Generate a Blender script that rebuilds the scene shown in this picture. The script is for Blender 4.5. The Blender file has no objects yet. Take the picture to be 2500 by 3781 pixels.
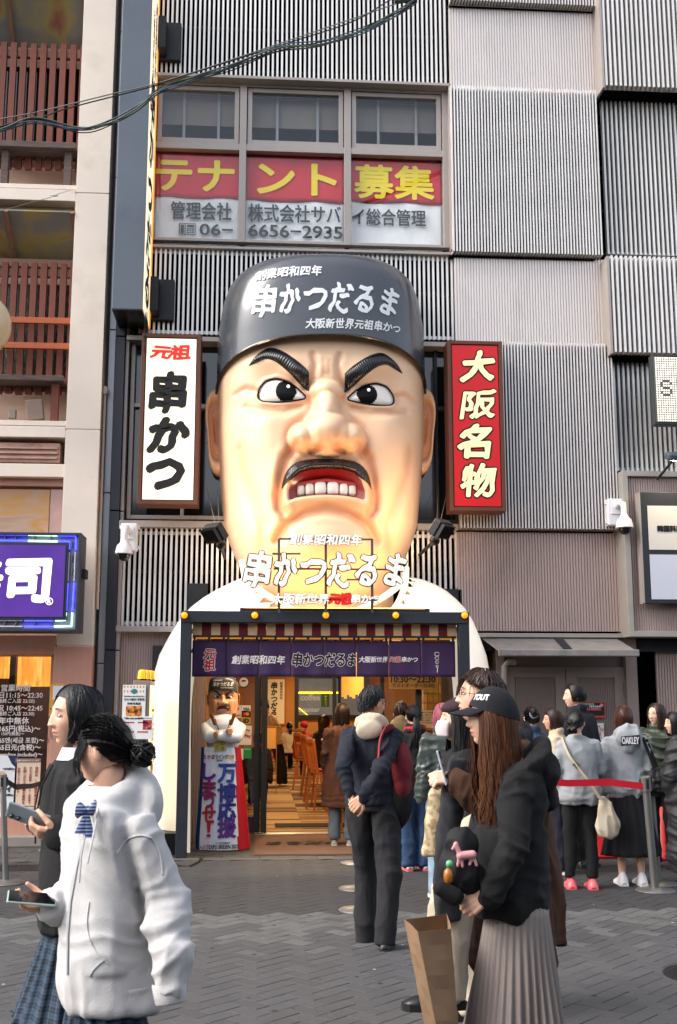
import bpy, math, random
import numpy as np
from mathutils import Vector, Matrix
random.seed(7); np.random.seed(7)
R = math.radians
SC = bpy.context.scene
COL = SC.collection

# ------------------------------------------------------------------ camera
FPX, EYE, PITCH, YAW = 4100.0, 1.6, R(9.8), R(3.9)
cam_data = bpy.data.cameras.new('camera'); cam = bpy.data.objects.new('camera', cam_data); COL.objects.link(cam)
cam_data.sensor_fit = 'VERTICAL'; cam_data.sensor_height = 36; cam_data.lens = FPX / 3781 * 36
cam_data.clip_start = 0.05; cam_data.clip_end = 2000
cam.location = (0, 0, EYE); cam.rotation_euler = (R(90) + PITCH, 0, -YAW)
cam_data.dof.use_dof = True; cam_data.dof.focus_distance = 10.5; cam_data.dof.aperture_fstop = 9.0
SC.camera = cam

# ------------------------------------------------------------------ daylight
world = bpy.data.worlds.new('World'); SC.world = world; world.use_nodes = True
_n = world.node_tree.nodes; _bg = _n['Background']
_sky = _n.new('ShaderNodeTexSky'); _sky.sky_type = 'NISHITA'; _sky.sun_disc = False
SUN_EL, SUN_AZ = 42.0, -104.0           # azimuth from +Y towards +X, degrees: low over the left end of the street
_sky.sun_elevation = R(SUN_EL); _sky.sun_rotation = R(SUN_AZ); _sky.altitude = 0; _sky.dust_density = 3.0; _sky.air_density = 1.0; _sky.ozone_density = 1.0
_hs = _n.new('ShaderNodeHueSaturation'); _hs.inputs['Saturation'].default_value = .45
world.node_tree.links.new(_sky.outputs[0], _hs.inputs['Color']); world.node_tree.links.new(_hs.outputs[0], _bg.inputs[0]); _bg.inputs[1].default_value = 0.15
sun_data = bpy.data.lights.new('sun', 'SUN'); sun_data.energy = .9; sun_data.angle = R(32); sun_data.color = (1.0, 0.95, 0.88)
sun = bpy.data.objects.new('sun', sun_data); COL.objects.link(sun)
_sd = Vector((math.sin(R(SUN_AZ)) * math.cos(R(SUN_EL)), math.cos(R(SUN_AZ)) * math.cos(R(SUN_EL)), math.sin(R(SUN_EL))))
sun.rotation_euler = _sd.to_track_quat('Z', 'Y').to_euler(); sun.location = (-20, -10, 30)
SC.view_settings.view_transform = 'Standard'; SC.view_settings.look = 'None'; SC.view_settings.gamma = 1
SC.view_settings.exposure = 1.42; SC.view_settings.use_curve_mapping = False
SC.render.engine = 'CYCLES'; SC.cycles.use_denoising = True
SC.cycles.max_bounces = 7; SC.cycles.diffuse_bounces = 3; SC.cycles.glossy_bounces = 3; SC.cycles.transmission_bounces = 5; SC.cycles.transparent_max_bounces = 8
SC.cycles.sample_clamp_indirect = 6.0; SC.cycles.caustics_reflective = False; SC.cycles.caustics_refractive = False

# ------------------------------------------------------------------ measuring helpers: photo pixel -> point on a wall plane / the ground
_f = Vector((math.sin(YAW) * math.cos(PITCH), math.cos(YAW) * math.cos(PITCH), math.sin(PITCH)))
_r = Vector((math.cos(YAW), -math.sin(YAW), 0)); _u = _r.cross(_f)
def ray(px, py): return _f + _r * ((px - 1250) / FPX) + _u * ((1890.5 - py) / FPX)
def U(px, py, Y):
    d = ray(px, py); return Vector((0, 0, EYE)) + d * (Y / d.y)
def UG(px, py, z=0.0):
    d = ray(px, py); return Vector((0, 0, EYE)) + d * ((z - EYE) / d.z)
def X_(px, py, Y): return U(px, py, Y).x
def Z_(px, py, Y): return U(px, py, Y).z

# ------------------------------------------------------------------ materials
def lin(h):
    h = h.lstrip('#'); o = []
    for i in (0, 2, 4):
        c = int(h[i:i + 2], 16) / 255; o.append(c / 12.92 if c <= .04045 else ((c + .055) / 1.055) ** 2.4)
    return tuple(o)
MATS = {}
def mat(name, col, rough=.6, metal=0, var=.0, vs=6, bump=0, bs=60, emis=None, es=0, coat=0, alpha=1, trans=0, stretch=None, spec=.5, rand=0, island=0, sheen=0, dirt=None, ior=1.45, sss=0):
    if name in MATS: return MATS[name]
    if isinstance(col, str): col = lin(col)
    m = bpy.data.materials.new(name); m.use_nodes = True; m.diffuse_color = (*col[:3], 1)
    nt = m.node_tree; N, Lk = nt.nodes, nt.links; b = N['Principled BSDF']
    b.inputs['Base Color'].default_value = (*col[:3], 1); b.inputs['Roughness'].default_value = rough; b.inputs['Metallic'].default_value = metal
    b.inputs['Specular IOR Level'].default_value = spec; b.inputs['IOR'].default_value = ior
    if coat: b.inputs['Coat Weight'].default_value = coat; b.inputs['Coat Roughness'].default_value = .06
    if sheen: b.inputs['Sheen Weight'].default_value = sheen; b.inputs['Sheen Roughness'].default_value = .5
    if trans: b.inputs['Transmission Weight'].default_value = trans
    if sss: b.inputs['Subsurface Weight'].default_value = sss; b.inputs['Subsurface Radius'].default_value = (.02, .008, .004); b.inputs['Subsurface Scale'].default_value = .5
    if alpha < 1: b.inputs['Alpha'].default_value = alpha
    if emis is not None: b.inputs['Emission Color'].default_value = (*(lin(emis) if isinstance(emis, str) else emis), 1); b.inputs['Emission Strength'].default_value = es
    src = None
    if var or bump or dirt:
        tc = N.new('ShaderNodeTexCoord'); mp = N.new('ShaderNodeMapping'); Lk.new(tc.outputs['Object'], mp.inputs[0])
        if stretch: mp.inputs['Scale'].default_value = stretch
        src = mp.outputs[0]
    colsock = None
    if var:
        nz = N.new('ShaderNodeTexNoise'); nz.inputs['Scale'].default_value = vs; nz.inputs['Detail'].default_value = 5; nz.inputs['Roughness'].default_value = .6
        Lk.new(src, nz.inputs['Vector'])
        mx = N.new('ShaderNodeMix'); mx.data_type = 'RGBA'
        mr = N.new('ShaderNodeMapRange'); mr.inputs[1].default_value = .3; mr.inputs[2].default_value = .7; Lk.new(nz.outputs[0], mr.inputs[0])
        Lk.new(mr.outputs[0], mx.inputs[0])
        mx.inputs[6].default_value = (*[c * (1 - var) for c in col[:3]], 1); mx.inputs[7].default_value = (*[min(1, c * (1 + var)) for c in col[:3]], 1)
        colsock = mx.outputs[2]
        rr = N.new('ShaderNodeMapRange'); rr.inputs[3].default_value = max(0, rough - .08); rr.inputs[4].default_value = min(1, rough + .08); Lk.new(nz.outputs[0], rr.inputs[0]); Lk.new(rr.outputs[0], b.inputs['Roughness'])
    if rand or island:
        g = N.new('ShaderNodeNewGeometry') if island else N.new('ShaderNodeObjectInfo')
        o = g.outputs['Random Per Island'] if island else g.outputs['Random']
        amt = rand or island
        mr2 = N.new('ShaderNodeMapRange'); mr2.inputs[3].default_value = 1 - amt; mr2.inputs[4].default_value = 1 + amt; Lk.new(o, mr2.inputs[0])
        vm = N.new('ShaderNodeVectorMath'); vm.operation = 'SCALE'
        if colsock: Lk.new(colsock, vm.inputs[0])
        else: vm.inputs[0].default_value = col[:3]
        Lk.new(mr2.outputs[0], vm.inputs['Scale']); colsock = vm.outputs[0]
    if dirt:
        dcol, damt, dscale = dirt
        nz2 = N.new('ShaderNodeTexNoise'); nz2.inputs['Scale'].default_value = dscale; nz2.inputs['Detail'].default_value = 8; nz2.inputs['Roughness'].default_value = .65
        Lk.new(src, nz2.inputs['Vector'])
        mr3 = N.new('ShaderNodeMapRange'); mr3.inputs[1].default_value = .52; mr3.inputs[2].default_value = .75; mr3.inputs[4].default_value = damt; Lk.new(nz2.outputs[0], mr3.inputs[0])
        mx2 = N.new('ShaderNodeMix'); mx2.data_type = 'RGBA'; Lk.new(mr3.outputs[0], mx2.inputs[0])
        if colsock: Lk.new(colsock, mx2.inputs[6])
        else: mx2.inputs[6].default_value = (*col[:3], 1)
        mx2.inputs[7].default_value = (*(lin(dcol) if isinstance(dcol, str) else dcol), 1); colsock = mx2.outputs[2]
    if colsock: Lk.new(colsock, b.inputs['Base Color'])
    if bump:
        nb = N.new('ShaderNodeTexNoise'); nb.inputs['Scale'].default_value = bs; nb.inputs['Detail'].default_value = 4; Lk.new(src, nb.inputs['Vector'])
        bp = N.new('ShaderNodeBump'); bp.inputs['Strength'].default_value = min(1, bump); bp.inputs['Distance'].default_value = .006; Lk.new(nb.outputs[0], bp.inputs['Height']); Lk.new(bp.outputs[0], b.inputs['Normal'])
    MATS[name] = m; return m

def mat_ramp_noise(name, stops, scale=2, rough=.5, stretch=(1, 1, 1), emis=0, kind='NOISE', distortion=0):
    """noise driven multi colour surface (grain, cloudy glass, painted panels)"""
    if name in MATS: return MATS[name]
    m = bpy.data.materials.new(name); m.use_nodes = True; nt = m.node_tree; N, Lk = nt.nodes, nt.links; b = N['Principled BSDF']
    b.inputs['Roughness'].default_value = rough
    tc = N.new('ShaderNodeTexCoord'); mp = N.new('ShaderNodeMapping'); mp.inputs['Scale'].default_value = stretch; Lk.new(tc.outputs['Object'], mp.inputs[0])
    if kind == 'NOISE':
        t = N.new('ShaderNodeTexNoise'); t.inputs['Scale'].default_value = scale; t.inputs['Detail'].default_value = 4; t.inputs['Distortion'].default_value = distortion
    else:
        t = N.new('ShaderNodeTexWave'); t.inputs['Scale'].default_value = scale; t.inputs['Distortion'].default_value = distortion; t.bands_direction = 'X'
    Lk.new(mp.outputs[0], t.inputs['Vector'])
    cr = N.new('ShaderNodeValToRGB'); el = cr.color_ramp.elements
    for i, (p, c) in enumerate(stops):
        e = el[i] if i < 2 else el.new(p); e.position = p; e.color = (*(lin(c) if isinstance(c, str) else c), 1)
    Lk.new(t.outputs[0], cr.inputs[0]); Lk.new(cr.outputs[0], b.inputs['Base Color'])
    if emis: Lk.new(cr.outputs[0], b.inputs['Emission Color']); b.inputs['Emission Strength'].default_value = emis
    MATS[name] = m; return m

def mat_check(name, base, line, freq, rough=.85, axes='XZ', line2=None):
    """woven plaid cloth: crossing lighter bands"""
    if name in MATS: return MATS[name]
    m = bpy.data.materials.new(name); m.use_nodes = True; nt = m.node_tree; N, Lk = nt.nodes, nt.links; b = N['Principled BSDF']; b.inputs['Roughness'].default_value = rough
    tc = N.new('ShaderNodeTexCoord'); sp = N.new('ShaderNodeSeparateXYZ'); Lk.new(tc.outputs['UV'], sp.inputs[0])
    base = lin(base); line = lin(line); cs = [base]
    prev = None
    for ax, fr, wd in ((0, freq, .55), (1, freq, .55), (0, freq * 3, .7), (1, freq * 3, .7)):
        mu = N.new('ShaderNodeMath'); mu.operation = 'MULTIPLY'; mu.inputs[1].default_value = fr; Lk.new(sp.outputs[ax], mu.inputs[0])
        fr_ = N.new('ShaderNodeMath'); fr_.operation = 'FRACT'; Lk.new(mu.outputs[0], fr_.inputs[0])
        gt = N.new('ShaderNodeMath'); gt.operation = 'GREATER_THAN'; gt.inputs[1].default_value = wd; Lk.new(fr_.outputs[0], gt.inputs[0])
        ml = N.new('ShaderNodeMath'); ml.operation = 'MULTIPLY'; ml.inputs[1].default_value = .13; Lk.new(gt.outputs[0], ml.inputs[0])
        if prev is None: prev = ml
        else:
            ad = N.new('ShaderNodeMath'); ad.operation = 'ADD'; Lk.new(prev.outputs[0], ad.inputs[0]); Lk.new(ml.outputs[0], ad.inputs[1]); prev = ad
    mx = N.new('ShaderNodeMix'); mx.data_type = 'RGBA'; Lk.new(prev.outputs[0], mx.inputs[0]); mx.inputs[6].default_value = (*base, 1); mx.inputs[7].default_value = (*line, 1)
    Lk.new(mx.outputs[2], b.inputs['Base Color']); MATS[name] = m; return m

def glass(name='window_glass', tint=(.99, .99, .99), alpha=.25, rough=.02):
    """thin pane: mostly clear, mirror-like at its surface"""
    if name in MATS: return MATS[name]
    m = bpy.data.materials.new(name); m.use_nodes = True; nt = m.node_tree; N, Lk = nt.nodes, nt.links
    for n in list(N): N.remove(n)
    out = N.new('ShaderNodeOutputMaterial'); tr = N.new('ShaderNodeBsdfTransparent'); tr.inputs[0].default_value = (*tint, 1)
    gl = N.new('ShaderNodeBsdfGlossy'); gl.inputs['Roughness'].default_value = rough; gl.inputs[0].default_value = (.9, .92, .95, 1)
    fr = N.new('ShaderNodeLayerWeight'); fr.inputs[0].default_value = .5
    pw = N.new('ShaderNodeMath'); pw.operation = 'POWER'; pw.inputs[1].default_value = 4; Lk.new(fr.outputs['Facing'], pw.inputs[0])
    ad = N.new('ShaderNodeMath'); ad.operation = 'MULTIPLY_ADD'; ad.inputs[1].default_value = .5; ad.inputs[2].default_value = .03 + alpha * .4; ad.use_clamp = True; Lk.new(pw.outputs[0], ad.inputs[0])
    mx = N.new('ShaderNodeMixShader'); Lk.new(ad.outputs[0], mx.inputs[0]); Lk.new(tr.outputs[0], mx.inputs[1]); Lk.new(gl.outputs[0], mx.inputs[2]); Lk.new(mx.outputs[0], out.inputs[0])
    MATS[name] = m; return m

# ------------------------------------------------------------------ objects
def thing(name, label, cat, loc=(0, 0, 0), group=None):
    o = bpy.data.objects.new(name, None); COL.objects.link(o); o.location = loc; o.empty_display_size = .1
    o['label'] = label; o['category'] = cat
    if group: o['group'] = group
    return o
def tag(o, label, cat, group=None):
    o['label'] = label; o['category'] = cat
    if group: o['group'] = group
    return o
def adopt(o, parent):
    if parent is None: return
    o.parent = parent
    o.matrix_parent_inverse = Matrix.Translation(-Vector(parent.location))
def link(name, me, parent=None, label=None, kind=None):
    o = bpy.data.objects.new(name, me); COL.objects.link(o); adopt(o, parent)
    if label: o['label'] = label
    if kind: o['kind'] = kind
    return o
class MB:
    def __init__(s): s.v = []; s.f = []; s.m = []; s.cm = 0; s.marks = []
    def add(s, vs, fs):
        n = len(s.v); s.marks.append((n, len(s.f))); s.v.extend([tuple(v) for v in vs]); s.f.extend([tuple(i + n for i in f) for f in fs]); s.m.extend([s.cm] * len(fs)); return s
    def box(s, x0, x1, y0, y1, z0, z1):
        if x0 > x1: x0, x1 = x1, x0
        if y0 > y1: y0, y1 = y1, y0
        if z0 > z1: z0, z1 = z1, z0
        return s.add([(x0, y0, z0), (x1, y0, z0), (x1, y1, z0), (x0, y1, z0), (x0, y0, z1), (x1, y0, z1), (x1, y1, z1), (x0, y1, z1)],
                     [(0, 3, 2, 1), (4, 5, 6, 7), (0, 1, 5, 4), (1, 2, 6, 5), (2, 3, 7, 6), (3, 0, 4, 7)])
    def obox(s, c, size, rot=None):
        c = Vector(c); hx, hy, hz = [k / 2 for k in size]; M = rot or Matrix.Identity(3)
        P = [c + M @ Vector((a * hx, b * hy, d * hz)) for d in (-1, 1) for (a, b) in ((-1, -1), (1, -1), (1, 1), (-1, 1))]
        return s.add(P, [(0, 3, 2, 1), (4, 5, 6, 7), (0, 1, 5, 4), (1, 2, 6, 5), (2, 3, 7, 6), (3, 0, 4, 7)])
    def quad(s, a, b, c, d): return s.add([a, b, c, d], [(0, 1, 2, 3)])
    def bar(s, a, b, w, d=None, up=(0, 0, 1)):
        a = Vector(a); b = Vector(b); t = (b - a); L = t.length; t.normalize(); up = Vector(up)
        if abs(t.dot(up)) > .98: up = Vector((0, 1, 0))
        x = t.cross(up).normalized(); y = x.cross(t)
        return s.obox((a + b) / 2, (w, L, d or w), Matrix((x, t, y)).transposed())
    def tube(s, pts, r, n=8, caps=True, flat=1.0, up=(0, 0, 1)):
        pts = [Vector(p) for p in pts]; k = len(pts)
        rs = r if isinstance(r, (list, tuple, np.ndarray)) else [r] * k
        V = []; prev = None
        for i, p in enumerate(pts):
            t = (pts[min(i + 1, k - 1)] - pts[max(i - 1, 0)]).normalized()
            if prev is None:
                u = Vector(up)
                if abs(u.dot(t)) > .95: u = Vector((1, 0, 0))
                x = t.cross(u).normalized()
            else: x = (prev - t * prev.dot(t)).normalized()
            prev = x; y = t.cross(x)
            for j in range(n):
                a = 2 * math.pi * j / n; V.append(p + x * (math.cos(a) * rs[i]) + y * (math.sin(a) * rs[i] * flat))
        F = [(i * n + j, i * n + (j + 1) % n, (i + 1) * n + (j + 1) % n, (i + 1) * n + j) for i in range(k - 1) for j in range(n)]
        if caps: F += [tuple(range(n - 1, -1, -1)), tuple(range((k - 1) * n, k * n))]
        return s.add(V, F)
    def lathe(s, prof, c, n=20, axis='Z'):
        """prof: (radius, height) list along axis from c"""
        V = []
        for (r, h) in prof:
            for j in range(n):
                a = 2 * math.pi * j / n; x, y = r * math.cos(a), r * math.sin(a)
                V.append({'Z': (c[0] + x, c[1] + y, c[2] + h), 'Y': (c[0] + x, c[1] + h, c[2] + y), 'X': (c[0] + h, c[1] + x, c[2] + y)}[axis])
        k = len(prof)
        F = [(i * n + j, i * n + (j + 1) % n, (i + 1) * n + (j + 1) % n, (i + 1) * n + j) for i in range(k - 1) for j in range(n)]
        F += [tuple(range(n - 1, -1, -1)), tuple(range((k - 1) * n, k * n))]
        return s.add(V, F)
    def ell(s, c, r, n=12, m=8, rot=None):
        c = Vector(c); V = []; M = rot or Matrix.Identity(3)
        for i in range(1, m):
            ph = math.pi * i / m
            for j in range(n):
                a = 2 * math.pi * j / n; V.append(c + M @ Vector((r[0] * math.sin(ph) * math.cos(a), r[1] * math.sin(ph) * math.sin(a), r[2] * math.cos(ph))))
        V.append(c + M @ Vector((0, 0, r[2]))); V.append(c + M @ Vector((0, 0, -r[2]))); T = len(V) - 2
        F = [(i * n + j, (i + 1) * n + j, (i + 1) * n + (j + 1) % n, i * n + (j + 1) % n) for i in range(m - 2) for j in range(n)]
        F += [(T, j, (j + 1) % n) for j in range(n)] + [(T + 1, (m - 2) * n + (j + 1) % n, (m - 2) * n + j) for j in range(n)]
        return s.add(V, F)
    def caps(s, a, b, ra, rb, n=12):
        """tapered capsule, closed"""
        a = Vector(a); b = Vector(b); t = b - a; L = max(t.length, 1e-5); t.normalize(); pts = []; rr = []
        for k in (0.0, .35, .7, .92): pts.append(a - t * ra * math.cos(k * math.pi / 2)); rr.append(max(ra * math.sin(k * math.pi / 2), ra * .02))
        q = 4 if L > .08 else 1
        for k in range(q + 1): pts.append(a + t * L * k / q); rr.append(ra + (rb - ra) * k / q)
        for k in (.92, .7, .35, 0.0): pts.append(b + t * rb * math.cos(k * math.pi / 2)); rr.append(max(rb * math.sin(k * math.pi / 2), rb * .02))
        return s.tube(pts, rr, n)
    def loft(s, rings, n=24, caps=True, pw=1.0, axes=None):
        """rings: (centre, rx, ry) with local axes (x,y) horizontal by default"""
        V = []
        ax = axes or (Vector((1, 0, 0)), Vector((0, 1, 0)))
        for c, rx, ry in rings:
            c = Vector(c)
            for j in range(n):
                a = 2 * math.pi * j / n; ca, sa = math.cos(a), math.sin(a)
                ca = math.copysign(abs(ca) ** pw, ca); sa = math.copysign(abs(sa) ** pw, sa)
                V.append(c + ax[0] * (rx * ca) + ax[1] * (ry * sa))
        k = len(rings)
        F = [(i * n + j, i * n + (j + 1) % n, (i + 1) * n + (j + 1) % n, (i + 1) * n + j) for i in range(k - 1) for j in range(n)]
        if caps: F += [tuple(range(n - 1, -1, -1)), tuple(range((k - 1) * n, k * n))]
        return s.add(V, F)
    def poly(s, pts, y0, y1):
        """pts (x,z) outline extruded in y"""
        n = len(pts); V = [(p[0], y0, p[1]) for p in pts] + [(p[0], y1, p[1]) for p in pts]
        return s.add(V, [tuple(range(n)), tuple(range(2 * n - 1, n - 1, -1))] + [(i, i + n, (i + 1) % n + n, (i + 1) % n) for i in range(n)])
    def mesh(s, name, mats, smooth=False):
        me = bpy.data.meshes.new(name); me.from_pydata(s.v, [], s.f)
        for m in (mats if isinstance(mats, (list, tuple)) else [mats]): me.materials.append(m)
        if any(s.m): me.polygons.foreach_set('material_index', s.m)
        if smooth: me.polygons.foreach_set('use_smooth', [True] * len(s.f))
        me.update(); return me
    def each(s, name, mats, parent=None, **kw):
        mk = s.marks + [(len(s.v), len(s.f))]; out = []
        for (a, fa), (b, fb) in zip(mk, mk[1:]):
            q = MB(); q.v = s.v[a:b]; q.f = [tuple(i - a for i in f) for f in s.f[fa:fb]]; q.m = s.m[fa:fb]; out.append(q.build(name, mats, parent, **kw))
        return out
    def build(s, name, mats, parent=None, smooth=False, bevel=0, label=None, kind=None, seg=2):
        o = link(name, s.mesh(name, mats, smooth), parent, label, kind)
        if bevel: m = o.modifiers.new('b', 'BEVEL'); m.width = bevel; m.segments = seg; m.limit_method = 'ANGLE'; m.angle_limit = R(40)
        if smooth and bevel == 0:
            try: o.data.set_sharp_from_angle(angle=R(50))
            except Exception: pass
        return o
def box(name, x0, x1, y0, y1, z0, z1, m, parent=None, bevel=0, label=None, kind=None):
    return MB().box(x0, x1, y0, y1, z0, z1).build(name, m, parent, bevel=bevel, label=label, kind=kind)

# ------------------------------------------------------------------ lettering: the built-in font turned to flat mesh
def glyphs(s, vertical=False, res=3, spacing=1.0, brush=0, rng=None):
    V = []; F = []; rng = rng or random.Random(len(s)); chars = list(s)
    def one(txt):
        c = bpy.data.curves.new('t', 'FONT'); c.body = txt; c.resolution_u = res
        o = bpy.data.objects.new('t', c); me = bpy.data.meshes.new_from_object(o)
        v = np.array([x.co[:2] for x in me.vertices], dtype=float).reshape(-1, 2); f = [tuple(p.vertices) for p in me.polygons]
        bpy.data.objects.remove(o); bpy.data.curves.remove(c); bpy.data.meshes.remove(me); return v, f
    if not vertical and not brush: return one(s)
    pen = 0
    for i, ch in enumerate(chars):
        if ch == ' ': pen += .5; continue
        v, f = one(ch)
        if not len(v): continue
        wide = 1.0 if ord(ch) > 0x2000 else max(v[:, 0].max() + .08, .3)
        c = np.array([wide / 2, .36])
        if brush:
            a = rng.uniform(-.07, .07) * brush; sx = 1 + rng.uniform(-.1, .12) * brush; sy = 1 + rng.uniform(-.08, .12) * brush
            w = (v - c) * (sx, sy); w = w @ np.array([[math.cos(a), -math.sin(a)], [math.sin(a), math.cos(a)]])
            w[:, 0] += w[:, 1] * .12 * brush
            w += .022 * brush * np.stack([np.sin(w[:, 1] * 17 + i * 3), np.sin(w[:, 0] * 15 + i)], 1); v = w + c
        if vertical: v = v - (wide / 2, 0) + (0, -pen); pen += spacing
        else: v = v + (pen, 0); pen += wide * spacing
        n = sum(len(a) for a in V); V.append(v); F.extend([tuple(k + n for k in g) for g in f])
    return np.concatenate(V), F
def lettering(s, m, parent, o, w=None, h=None, X=(1, 0, 0), UP=(0, 0, 1), vertical=False, bold=0.0, anchor='c', brush=0, depth=0.0015, name='lettering', spacing=1.0, extrude=0, place=None, res=3, rings=8):
    """o: anchor point; w/h: size to fit in metres; bold: stroke growth in em"""
    v, f = glyphs(s, vertical, res, spacing, brush)
    mn, mxx = v.min(0), v.max(0); sz = mxx - mn
    sx = w / sz[0] if w else None; sy = h / sz[1] if h else None
    if sx is None: sx = sy
    if sy is None: sy = sx
    X = Vector(X).normalized(); UP = Vector(UP).normalized(); Nn = X.cross(UP); o = Vector(o)
    ax = {'c': .5, 'l': 0, 'r': 1}[anchor]
    base = (v - mn - sz * (ax, .5)) * (sx, sy)
    b = bold * min(sx, sy); mb = MB()
    offs = [(0, 0)] + ([(b * math.cos(k * 2 * math.pi / rings), b * math.sin(k * 2 * math.pi / rings)) for k in range(rings)] if bold else [])
    for k, (ox, oy) in enumerate(offs):
        vv = []
        for p in base:
            q = (p[0] + ox, p[1] + oy); d = k * .00025
            vv.append(place(*q, d) if place else o + X * q[0] + UP * q[1] + Nn * (depth + d))
        mb.add(vv, f)
    ob = mb.build(name, m, parent)
    if extrude:
        so = ob.modifiers.new('s', 'SOLIDIFY'); so.thickness = extrude; so.offset = -1
    return ob

# ------------------------------------------------------------------ numpy noise (value noise, 3-D)
def vnoise(p, seed=0):
    p = np.asarray(p, float); i = np.floor(p).astype(np.int64); f = p - i; f = f * f * (3 - 2 * f); out = 0
    def hsh(a, b, c):
        n = (a * 374761393 + b * 668265263 + c * 2147483647 + seed * 974711) & 0x7fffffff
        n = ((n ^ (n >> 13)) * 1274126177) & 0x7fffffff; return ((n ^ (n >> 16)) & 0xffff) / 65535.0
    for dx in (0, 1):
        for dy in (0, 1):
            for dz in (0, 1):
                w = (f[:, 0] if dx else 1 - f[:, 0]) * (f[:, 1] if dy else 1 - f[:, 1]) * (f[:, 2] if dz else 1 - f[:, 2])
                out = out + w * hsh(i[:, 0] + dx, i[:, 1] + dy, i[:, 2] + dz)
    return out * 2 - 1
def normals(co, tri):
    n = np.zeros_like(co); a, b, c = co[tri[:, 0]], co[tri[:, 1]], co[tri[:, 2]]; fn = np.cross(b - a, c - a)
    for k in range(3): np.add.at(n, tri[:, k], fn)
    return n / (np.linalg.norm(n, axis=1, keepdims=True) + 1e-9)
def remesh(mb, voxel, smooth=4, folds=0.0, fscale=(7, 7, 3), seed=0, extra=None):
    """fuse overlapping closed shapes into one continuous skin, relax it, then press folds into it; returns (co, faces)"""
    me = bpy.data.meshes.new('tmp'); me.from_pydata(mb.v, [], mb.f); o = bpy.data.objects.new('tmp', me); COL.objects.link(o)
    md = o.modifiers.new('r', 'REMESH'); md.mode = 'VOXEL'; md.voxel_size = voxel
    if smooth: s = o.modifiers.new('s', 'SMOOTH'); s.factor = .5; s.iterations = smooth
    dg = bpy.context.evaluated_depsgraph_get(); ev = o.evaluated_get(dg); m2 = bpy.data.meshes.new_from_object(ev)
    n = len(m2.vertices); co = np.empty(n * 3); m2.vertices.foreach_get('co', co); co = co.reshape(-1, 3)
    F = [tuple(p.vertices) for p in m2.polygons]
    bpy.data.objects.remove(o); bpy.data.meshes.remove(me); bpy.data.meshes.remove(m2)
    if folds or extra:
        q = np.array([f[:4] if len(f) > 3 else (f[0], f[1], f[2], f[2]) for f in F]); tri = np.concatenate([q[:, [0, 1, 2]], q[:, [0, 2, 3]]])
        nn = normals(co, tri)
        if folds:
            fs = np.array(fscale); w = np.stack([vnoise(co * 3 + 7, seed + 5), vnoise(co * 3 + 31, seed + 6), vnoise(co * 3 + 77, seed + 9)], 1) * .12
            a = vnoise((co + w) * fs, seed); b = vnoise((co + w) * fs * 2.1 + 9, seed + 1); c = vnoise((co + w * 2) * 26, seed + 2)
            d = (1 - np.abs(a)) ** 3 * 2.0 + (1 - np.abs(b)) ** 2 * .9 - 1.3 + c * .10
            co = co + nn * (d * folds)[:, None]
        if extra: co = extra(co, nn)
    return co, F
def from_np(name, co, F, mats, parent=None, smooth=True, label=None, midx=None):
    me = bpy.data.meshes.new(name); me.from_pydata(co.tolist() if hasattr(co, 'tolist') else co, [], F)
    for m in (mats if isinstance(mats, (list, tuple)) else [mats]): me.materials.append(m)
    if midx is not None: me.polygons.foreach_set('material_index', list(midx))
    if smooth: me.polygons.foreach_set('use_smooth', [True] * len(F))
    me.update(); return link(name, me, parent, label)
# ================================================================== SETTING: street, paving
M_joint = mat('joint_sand', '#262524', .95, var=.2, vs=9, bump=.4, bs=80)
M_pav = mat('paver_grey', '#474647', .82, var=.10, vs=14, bump=.5, bs=120, rand=.10, dirt=('#333130', .5, 1.3))
M_pavs = mat('paver_grey_field', '#474647', .82, var=.10, vs=14, bump=.5, bs=120, island=.10, dirt=('#333130', .5, 1.3))
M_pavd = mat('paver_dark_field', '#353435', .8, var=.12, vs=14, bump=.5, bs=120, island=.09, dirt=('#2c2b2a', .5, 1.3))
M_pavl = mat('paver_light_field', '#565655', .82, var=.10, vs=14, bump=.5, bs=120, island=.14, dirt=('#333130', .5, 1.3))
M_tile = mat('paving_tile', '#454340', .75, var=.12, vs=14, bump=.4, bs=100, island=.16, dirt=('#33302d', .4, 5))
ground = link('ground', MB().quad((-400, -60, -.008), (400, -60, -.008), (400, 400, -.008), (-400, 400, -.008)).mesh('ground', M_joint), None, None, 'structure')
PL, PW, GAP = .22, .11, .0024
def paver_mesh(m):
    mb = MB(); hx, hy, e = PL / 2 - GAP, PW / 2 - GAP, .002
    V = [(-hx, -hy, -.03), (hx, -hy, -.03), (hx, hy, -.03), (-hx, hy, -.03), (-hx, -hy, -e), (hx, -hy, -e), (hx, hy, -e), (-hx, hy, -e),
         (-hx + e, -hy + e, 0), (hx - e, -hy + e, 0), (hx - e, hy - e, 0), (-hx + e, hy - e, 0)]
    Fc = [(8, 9, 10, 11)] + [(i, (i + 1) % 4, (i + 1) % 4 + 4, i + 4) for i in range(4)] + [(i + 4, (i + 1) % 4 + 4, (i + 1) % 4 + 8, i + 8) for i in range(4)]
    return mb.add(V, Fc)
_pm = paver_mesh(None); _pme = _pm.mesh('paver', M_pav)
_pav = []
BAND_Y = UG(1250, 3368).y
for i in range(-110, 110):
    for j in range(-110, 110):
        k = (i - j) % 4
        if k == 0: cx, cy, a = i + 1, j + .5, 0
        elif k == 3: cx, cy, a = i + .5, j + 1, 90
        else: continue
        x, y = cx * PW, cy * PW; ang = R(45)
        wx = x * math.cos(ang) - y * math.sin(ang) + 1; wy = x * math.sin(ang) + y * math.cos(ang) + 9
        if -6 < wx < 8 and 3.2 < wy < 12.05: _pav.append((wx, wy, R(45 + a)))
def inview(x, y): 
    t = x / y - math.tan(YAW); return y > 5.85 and abs(t) < .31
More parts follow.
